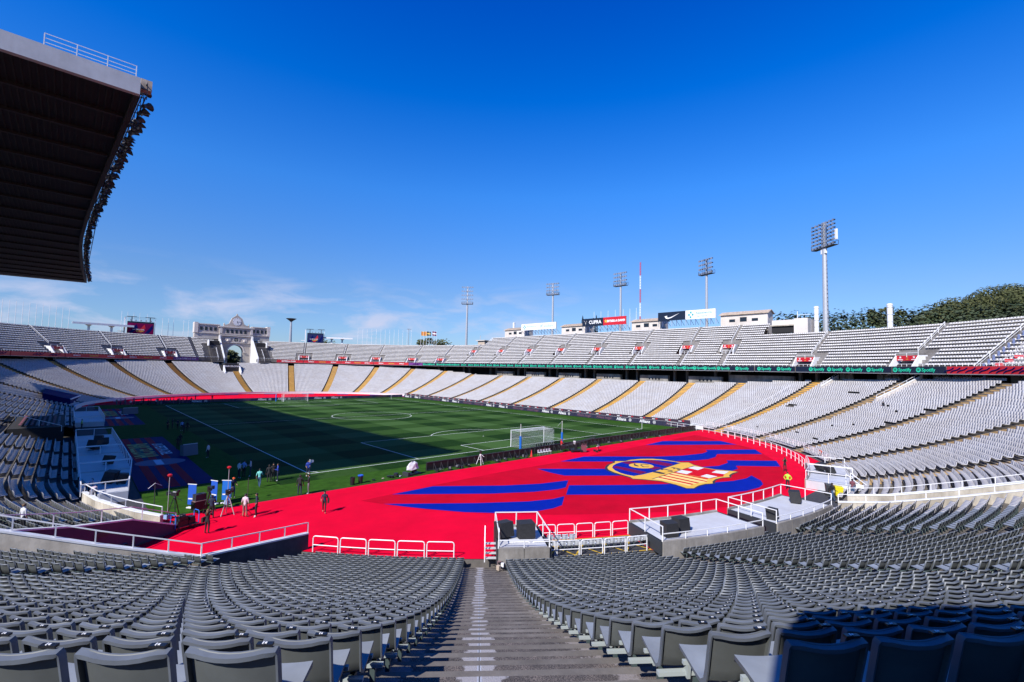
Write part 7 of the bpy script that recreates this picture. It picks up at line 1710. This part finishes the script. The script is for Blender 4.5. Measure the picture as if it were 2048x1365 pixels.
# camera crane
t = thing('camera_crane', 'black camera crane on a wheeled base with raised arm at the carpet edge', 'camera crane', (.9, -9.0, 0), -.62)
b = MB(); b.box((0, 0, .3), (1.5, 1.1, .2)); b.build('wheeled_base', M['black'], t)
for sx in (-.7, .7):
    for sy in (-.55, .55): b = MB(); b.tube([(sx, sy-.08, .2), (sx, sy+.08, .2)], .2, 12); b.build('wheel', M['black'], t)
b = MB(); b.bar((0, 0, .4), (0, 0, 1.3), .22); b.bar((-.3, -.2, .4), (0, 0, 1.2), .06); b.bar((.3, .2, .4), (0, 0, 1.2), .06); b.build('column', M['black'], t)
b = MB()
for dz in (-.08, .08): b.bar((-2.2, 0, .75+dz), (2.9, 0, 2.15+dz), .07)
for q in range(14): u = q/13; b.bar((-2.2+5.1*u, 0, .67+1.4*u), (-2.0+5.1*u, 0, .85+1.4*u), .03)
b.build('boom', M['charcoal'], t); b = MB(); b.box((-2.0, 0, .7), (.7, .5, .5)); b.build('counterweight', M['black'], t)
b = MB(); b.bar((2.9, 0, 2.2), (2.95, 0, 1.5), .06); b.box((2.95, 0, 1.35), (.45, .3, .3)); b.tube([(3.1, 0, 1.35), (3.4, 0, 1.3)], .1, 10); b.build('remote_camera', M['black'], t)
b = MB(); b.box((-.2, .1, 1.35), (.3, .25, .45)); b.build('white_bag', M['cap'], t); b = MB(); b.box((1.1, -.3, .55), (.7, .5, .9)); b.bar((.8, -.5, .1), (.8, -.5, 1.3), .05); b.bar((1.4, -.5, .1), (1.4, -.5, 1.3), .05); b.bar((.8, -.5, 1.2), (1.4, -.5, 1.2), .04); b.build('operator_rack', M['cmaroon'], t)
t = thing('camera_dolly', 'small red and black camera dolly on the carpet right of the crane', 'camera dolly', (3.6, -11.0, 0), .3)
b = MB(); b.bar((-.5, 0, .15), (0, 0, .75), .06); b.bar((.5, 0, .15), (0, 0, .75), .06); b.bar((0, .5, .15), (0, 0, .75), .06); b.build('frame', M['redboard'], t)
for p in ((-.55, 0), (.55, 0), (0, .55)): b = MB(); b.box((p[0], p[1], .17), (.3, .26, .26)); b.build('weight_bag', M['black'], t)
b = MB(); b.bar((-.55, 0, .85), (.6, 0, .8), .09); b.build('head_plate', M['cap'], t)
# bins by the right passage
def bin_(x, y, m_, label):
    t = thing('wheelie_bin', label, 'bin', (x, y, 0), R(25), 'wheeled bins by the exit passage'); b = MB(); b.hull([(-.24, -.26, .08), (.24, -.26, .08), (.24, .26, .08), (-.24, .26, .08)], [(-.3, -.34, 1.0), (.3, -.34, 1.0), (.3, .34, 1.0), (-.3, .34, 1.0)]); b.build('body', M[m_], t); b = MB(); b.hull([(-.32, -.38, 1.0), (.32, -.38, 1.0), (.32, .36, 1.0), (-.32, .36, 1.0)], [(-.3, -.3, 1.08), (.3, -.3, 1.08), (.3, .36, 1.12), (-.3, .36, 1.12)]); b.build('lid', M[m_], t)
    for sx in (-.22, .22): b = MB(); b.tube([(sx-.03, .3, .1), (sx+.03, .3, .1)], .1, 10); b.build('wheel', M['black'], t)
bin_(2.2, -40.2, 'charcoal', 'dark grey wheeled bin left of the yellow bin'); bin_(1.9, -41.05, 'yellowbin', 'bright yellow wheeled bin beside the right deck')
t = thing('deck_stairs', 'short white metal stairs with double handrails at the right hand deck', 'stairs', (5.2, -41.6, 0), R(-10))
for q in range(4): b = MB(); b.box((0, -.9+q*.3, .22+q*.21), (1.0, .3, .05)); b.build('step', M['deck'], t)
for sx in (-.55, .55): b = MB(); b.bar((sx, -1.0, .95), (sx, .4, 1.9), .06); b.bar((sx, -1.0, 0), (sx, -1.0, .95), .06); b.bar((sx, .4, .8), (sx, .4, 1.9), .06); b.build('handrail', M['white'], t)
t = thing('deck_stairs', 'white metal stairs with sloping handrails at the left end of the small deck', 'stairs', ar(-129.0, 49.4), R(-130)+PI/2)
for q in range(4): b = MB(); b.box((0, -.75+q*.26, .2+q*.2), (.8, .26, .05)); b.build('step', M['deck'], t)
for sx in (-.45, .45): b = MB(); b.bar((sx, -.9, .9), (sx, .3, 1.8), .06); b.bar((sx, -.9, 0), (sx, -.9, .9), .06); b.bar((sx, .3, .8), (sx, .3, 1.8), .06); b.bar((sx, -.9, .45), (sx, .3, 1.35), .05); b.build('handrail', M['white'], t)
pile(ar(-128.6, 51.2)[0], ar(-128.6, 51.2)[1], 'tangle of brown cables and a small box at the foot of the small deck', 4, .7, ['terracotta', 'black', 'cap', 'ctan'], 9, z=.05)
# white trays behind the shaded touchline
for k, (x, y, s) in enumerate(((-41.9, 19.8, .85), (-43.2, 83.0, 1.4))):
    t = thing('bench_shelter', 'pale translucent covered bench in the shade by the left touchline, %s one' % ('nearer' if k == 0 else 'farther'), 'shelter', (x, y, 0), .3, 'covered benches on the left touchline'); b = MB(); b.hull([(-s, -.5, 0), (s, -.5, 0), (s, .5, 0), (-s, .5, 0)], [(-s, -.2, 1.4), (s, -.2, 1.4), (s, .5, 1.3), (-s, .5, 1.3)]); b.build('cover', M['cgrey'], t); b = MB(); b.bar((-s, -.2, 1.42), (s, -.2, 1.42), .06); b.build('edge', M['cap'], t)

# ================================================================== HILL, TREES
def clump_tree(x, y, z, h, w, label, name='pine_tree', m_='leaf', seed=0, n=420, trunk=True, grp='pines on the hill', flat=.55, leaf=.5):
    r_ = random.Random(seed); t = thing(name, label, 'tree', (x, y, z), 0, grp)
    b = MB(); th = h*(1-flat*.75)
    b.tube([(0, 0, -2), (r_.uniform(-.2, .2), 0, th*.5), (r_.uniform(-.4, .4), r_.uniform(-.3, .3), th)], .3*h/10, 6, .15*h/10)
    for q in range(4): a = q*1.6+r_.random(); b.tube([(0, 0, th*.65), (w*.3*math.cos(a), w*.3*math.sin(a), th*1.05)], .12*h/10, 5, .05*h/10)
    b.build('trunk', M['bark'], t)
    b = MB(); cl = [(r_.uniform(-.75, .75)*w/2, r_.uniform(-.75, .75)*w/2, h-h*flat*r_.uniform(.2, .75), r_.uniform(.22, .4)*w/2) for _ in range(11)]
    cl.append((0, 0, h-h*flat*.4, w*.3))
    for q in range(n):
        c = r_.choice(cl); a = r_.uniform(0, 2*PI); u = r_.uniform(-.75, 1); rr_ = c[3]*(r_.random()**.35)
        s = math.sqrt(1-min(1, u*u)); p = Vector((c[0]+rr_*s*math.cos(a), c[1]+rr_*s*math.sin(a), c[2]+rr_*u*.75))
        d1 = Vector((r_.uniform(-1, 1), r_.uniform(-1, 1), r_.uniform(-.5, .5))).normalized()*leaf*r_.uniform(.6, 1.3); d2 = d1.orthogonal().normalized()*leaf*r_.uniform(.5, 1)
        b.add([p-d1, p-d2, p+d1, p+d2], [(0, 1, 2, 3)])
    b.build('crown', M[m_], t)
    return t
# hill surface
def hill_top(b_):     # skyline height above the camera's level as a function of bearing (degrees from +y towards +x)
    pts = [(60, 3), (72.0, 30), (73.5, 36), (76, 37), (78, 39), (79.5, 42), (81.2, 44), (82.2, 44), (83.0, 46), (84.5, 54), (86.5, 62), (88.5, 66), (92, 70), (97, 74), (110, 76), (125, 60)]
    for (xa, ya), (xb, yb) in zip(pts[:-1], pts[1:]):
        if xa <= b_ <= xb: return ya+(yb-ya)*(b_-xa)/(xb-xa)
    return 3
me = MB(); cols = []; nB = 66; nD = 9
for i in range(nB+1):
    be = 60+65*i/nB; H = hill_top(be)
    for k in range(nD+1):
        d = 190+260*k/nD; u = k/nD; z = 8+(H-8-9)*(.5-.5*math.cos(PI*min(1, u*1.15)))
        cols.append((CAM.x+d*math.sin(R(be)), CAM.y+d*math.cos(R(be)), z))
me.add(cols, [(i*(nD+1)+k, (i+1)*(nD+1)+k, (i+1)*(nD+1)+k+1, i*(nD+1)+k+1) for i in range(nB) for k in range(nD)])
tag(me.build('hill', M['leafdark'], smooth=True), kind='structure')
# wood covering the hill: leaf clumps gathered in rounded crowns
rh = random.Random(21); b = MB()
def crown(cx, cy, cz, w, h, n, leaf):
    for q in range(n):
        a = rh.uniform(0, 2*PI); u = rh.uniform(-.25, 1); s = math.sqrt(max(0, 1-u*u)); k = rh.uniform(.82, 1.06)
        p = Vector((cx+w/2*s*k*math.cos(a), cy+w/2*s*k*math.sin(a), cz+h*u*k)); nrm = Vector((s*math.cos(a), s*math.sin(a), u)).normalized()
        d1 = nrm.cross(Vector((rh.uniform(-1, 1), rh.uniform(-1, 1), rh.uniform(-1, 1)))).normalized(); d2 = nrm.cross(d1)+nrm*rh.uniform(-.6, .6); d1 = d1*leaf*rh.uniform(.6, 1.2); d2 = d2.normalized()*leaf*rh.uniform(.5, 1)
        b.add([p-d1, p-d2, p+d1, p+d2], [(0, 1, 2, 3)])
for q in range(330):
    be = rh.uniform(72.5, 101); u = rh.random()**.75; H = hill_top(be); d = 200+250*u
    z = 8+(H-8-9)*(.5-.5*math.cos(PI*min(1, u*1.15)))
    w = rh.uniform(10, 18) if be > 82.5 else rh.uniform(6, 9)
    crown(CAM.x+d*math.sin(R(be)), CAM.y+d*math.cos(R(be)), z+rh.uniform(0, 3.5), w, w*rh.uniform(.42, .55), 330, .60)
tag(b.build('hill_wood', M['leaf']), 'dense green pine wood covering the hill behind the right side of the stand', 'wood', None, 'stuff')
b = MB()
for q in range(60):
    be = 73.2+q*.46; d = 168; x, y = CAM.x+d*math.sin(R(be)), CAM.y+d*math.cos(R(be)); H = 30.0
    crown(x, y, 20, 6, H-19+rh.uniform(-.3, .5), 300, .42)
tag(b.build('clipped_hedge', M['leafdark']), 'long dark evergreen hedge along the rim behind the right hand seats', 'hedge', None, 'stuff')
for k, (be, d, h, w, lb, mm) in enumerate(((73.6, 170, 15.0, 5, 'dark tree just right of the flat roofed annex', 'leafdark'), (81.6, 190, 24.5, 8, 'pale green tree standing behind the right hand flue', 'leaf'), (82.4, 196, 25, 9, 'rounded tree right of the right hand flue', 'leaf'))):
    clump_tree(CAM.x+d*math.sin(R(be)), CAM.y+d*math.cos(R(be)), 12, h, w, lb, m_=mm, seed=40+k, n=700, grp=None, name='tree')
clump_tree(84, 155, 14, 12.6, 20, 'low spreading green tree showing above the far right rim', 'tree', 'leaf', 5, 900, grp=None, leaf=.6)
clump_tree(42, 196, 12, 14.5, 13, 'dark green tree behind the thin white canopy', 'tree', 'leaf', 6, 600, grp=None)
clump_tree(-1, 204, 6, 17.5, 15, 'leafy tree seen through the arch of the gate', 'tree', 'leaf', 7, 3600, grp=None, leaf=.7, flat=1.2)
clump_tree(7, 209, 4, 17, 14, 'darker tree seen through the right of the gate arch', 'tree', 'leafdark', 8, 3000, grp=None, leaf=.7, flat=1.2)
def cypress(x, y, z, h, w, label, seed):
    r_ = random.Random(seed); t = thing('cypress_tree', label, 'tree', (x, y, z), 0, 'cypresses behind the tiled hut'); b = MB(); b.tube([(0, 0, -2), (0, 0, h*.5)], .2, 6); b.build('trunk', M['bark'], t); b = MB()
    for q in range(420):
        u = r_.random(); rad = w/2*math.sin(PI*min(1, .12+u*.88))**.7*(1-.35*u); a = r_.uniform(0, 2*PI); p = Vector((rad*math.cos(a)*r_.uniform(.7, 1.1), rad*math.sin(a)*r_.uniform(.7, 1.1), h*u)); d1 = Vector((r_.uniform(-.3, .3), r_.uniform(-.3, .3), 1)).normalized()*.6; d2 = d1.orthogonal().normalized()*.3
        b.add([p-d1, p-d2, p+d1, p+d2], [(0, 1, 2, 3)])
    b.build('crown', M['cypress'], t)
for k, (y, h, w) in enumerate(((67.5, 12.5, 2.4), (65.8, 11.0, 2.2), (62.0, 11.2, 2.0), (60.6, 12.2, 1.6), (69, 8.8, 2.6))): cypress(100, y, 22, h, w, 'dark cypress behind the tiled hut, %s from the left' % ORD[k if k < 4 else 4], 50+k)
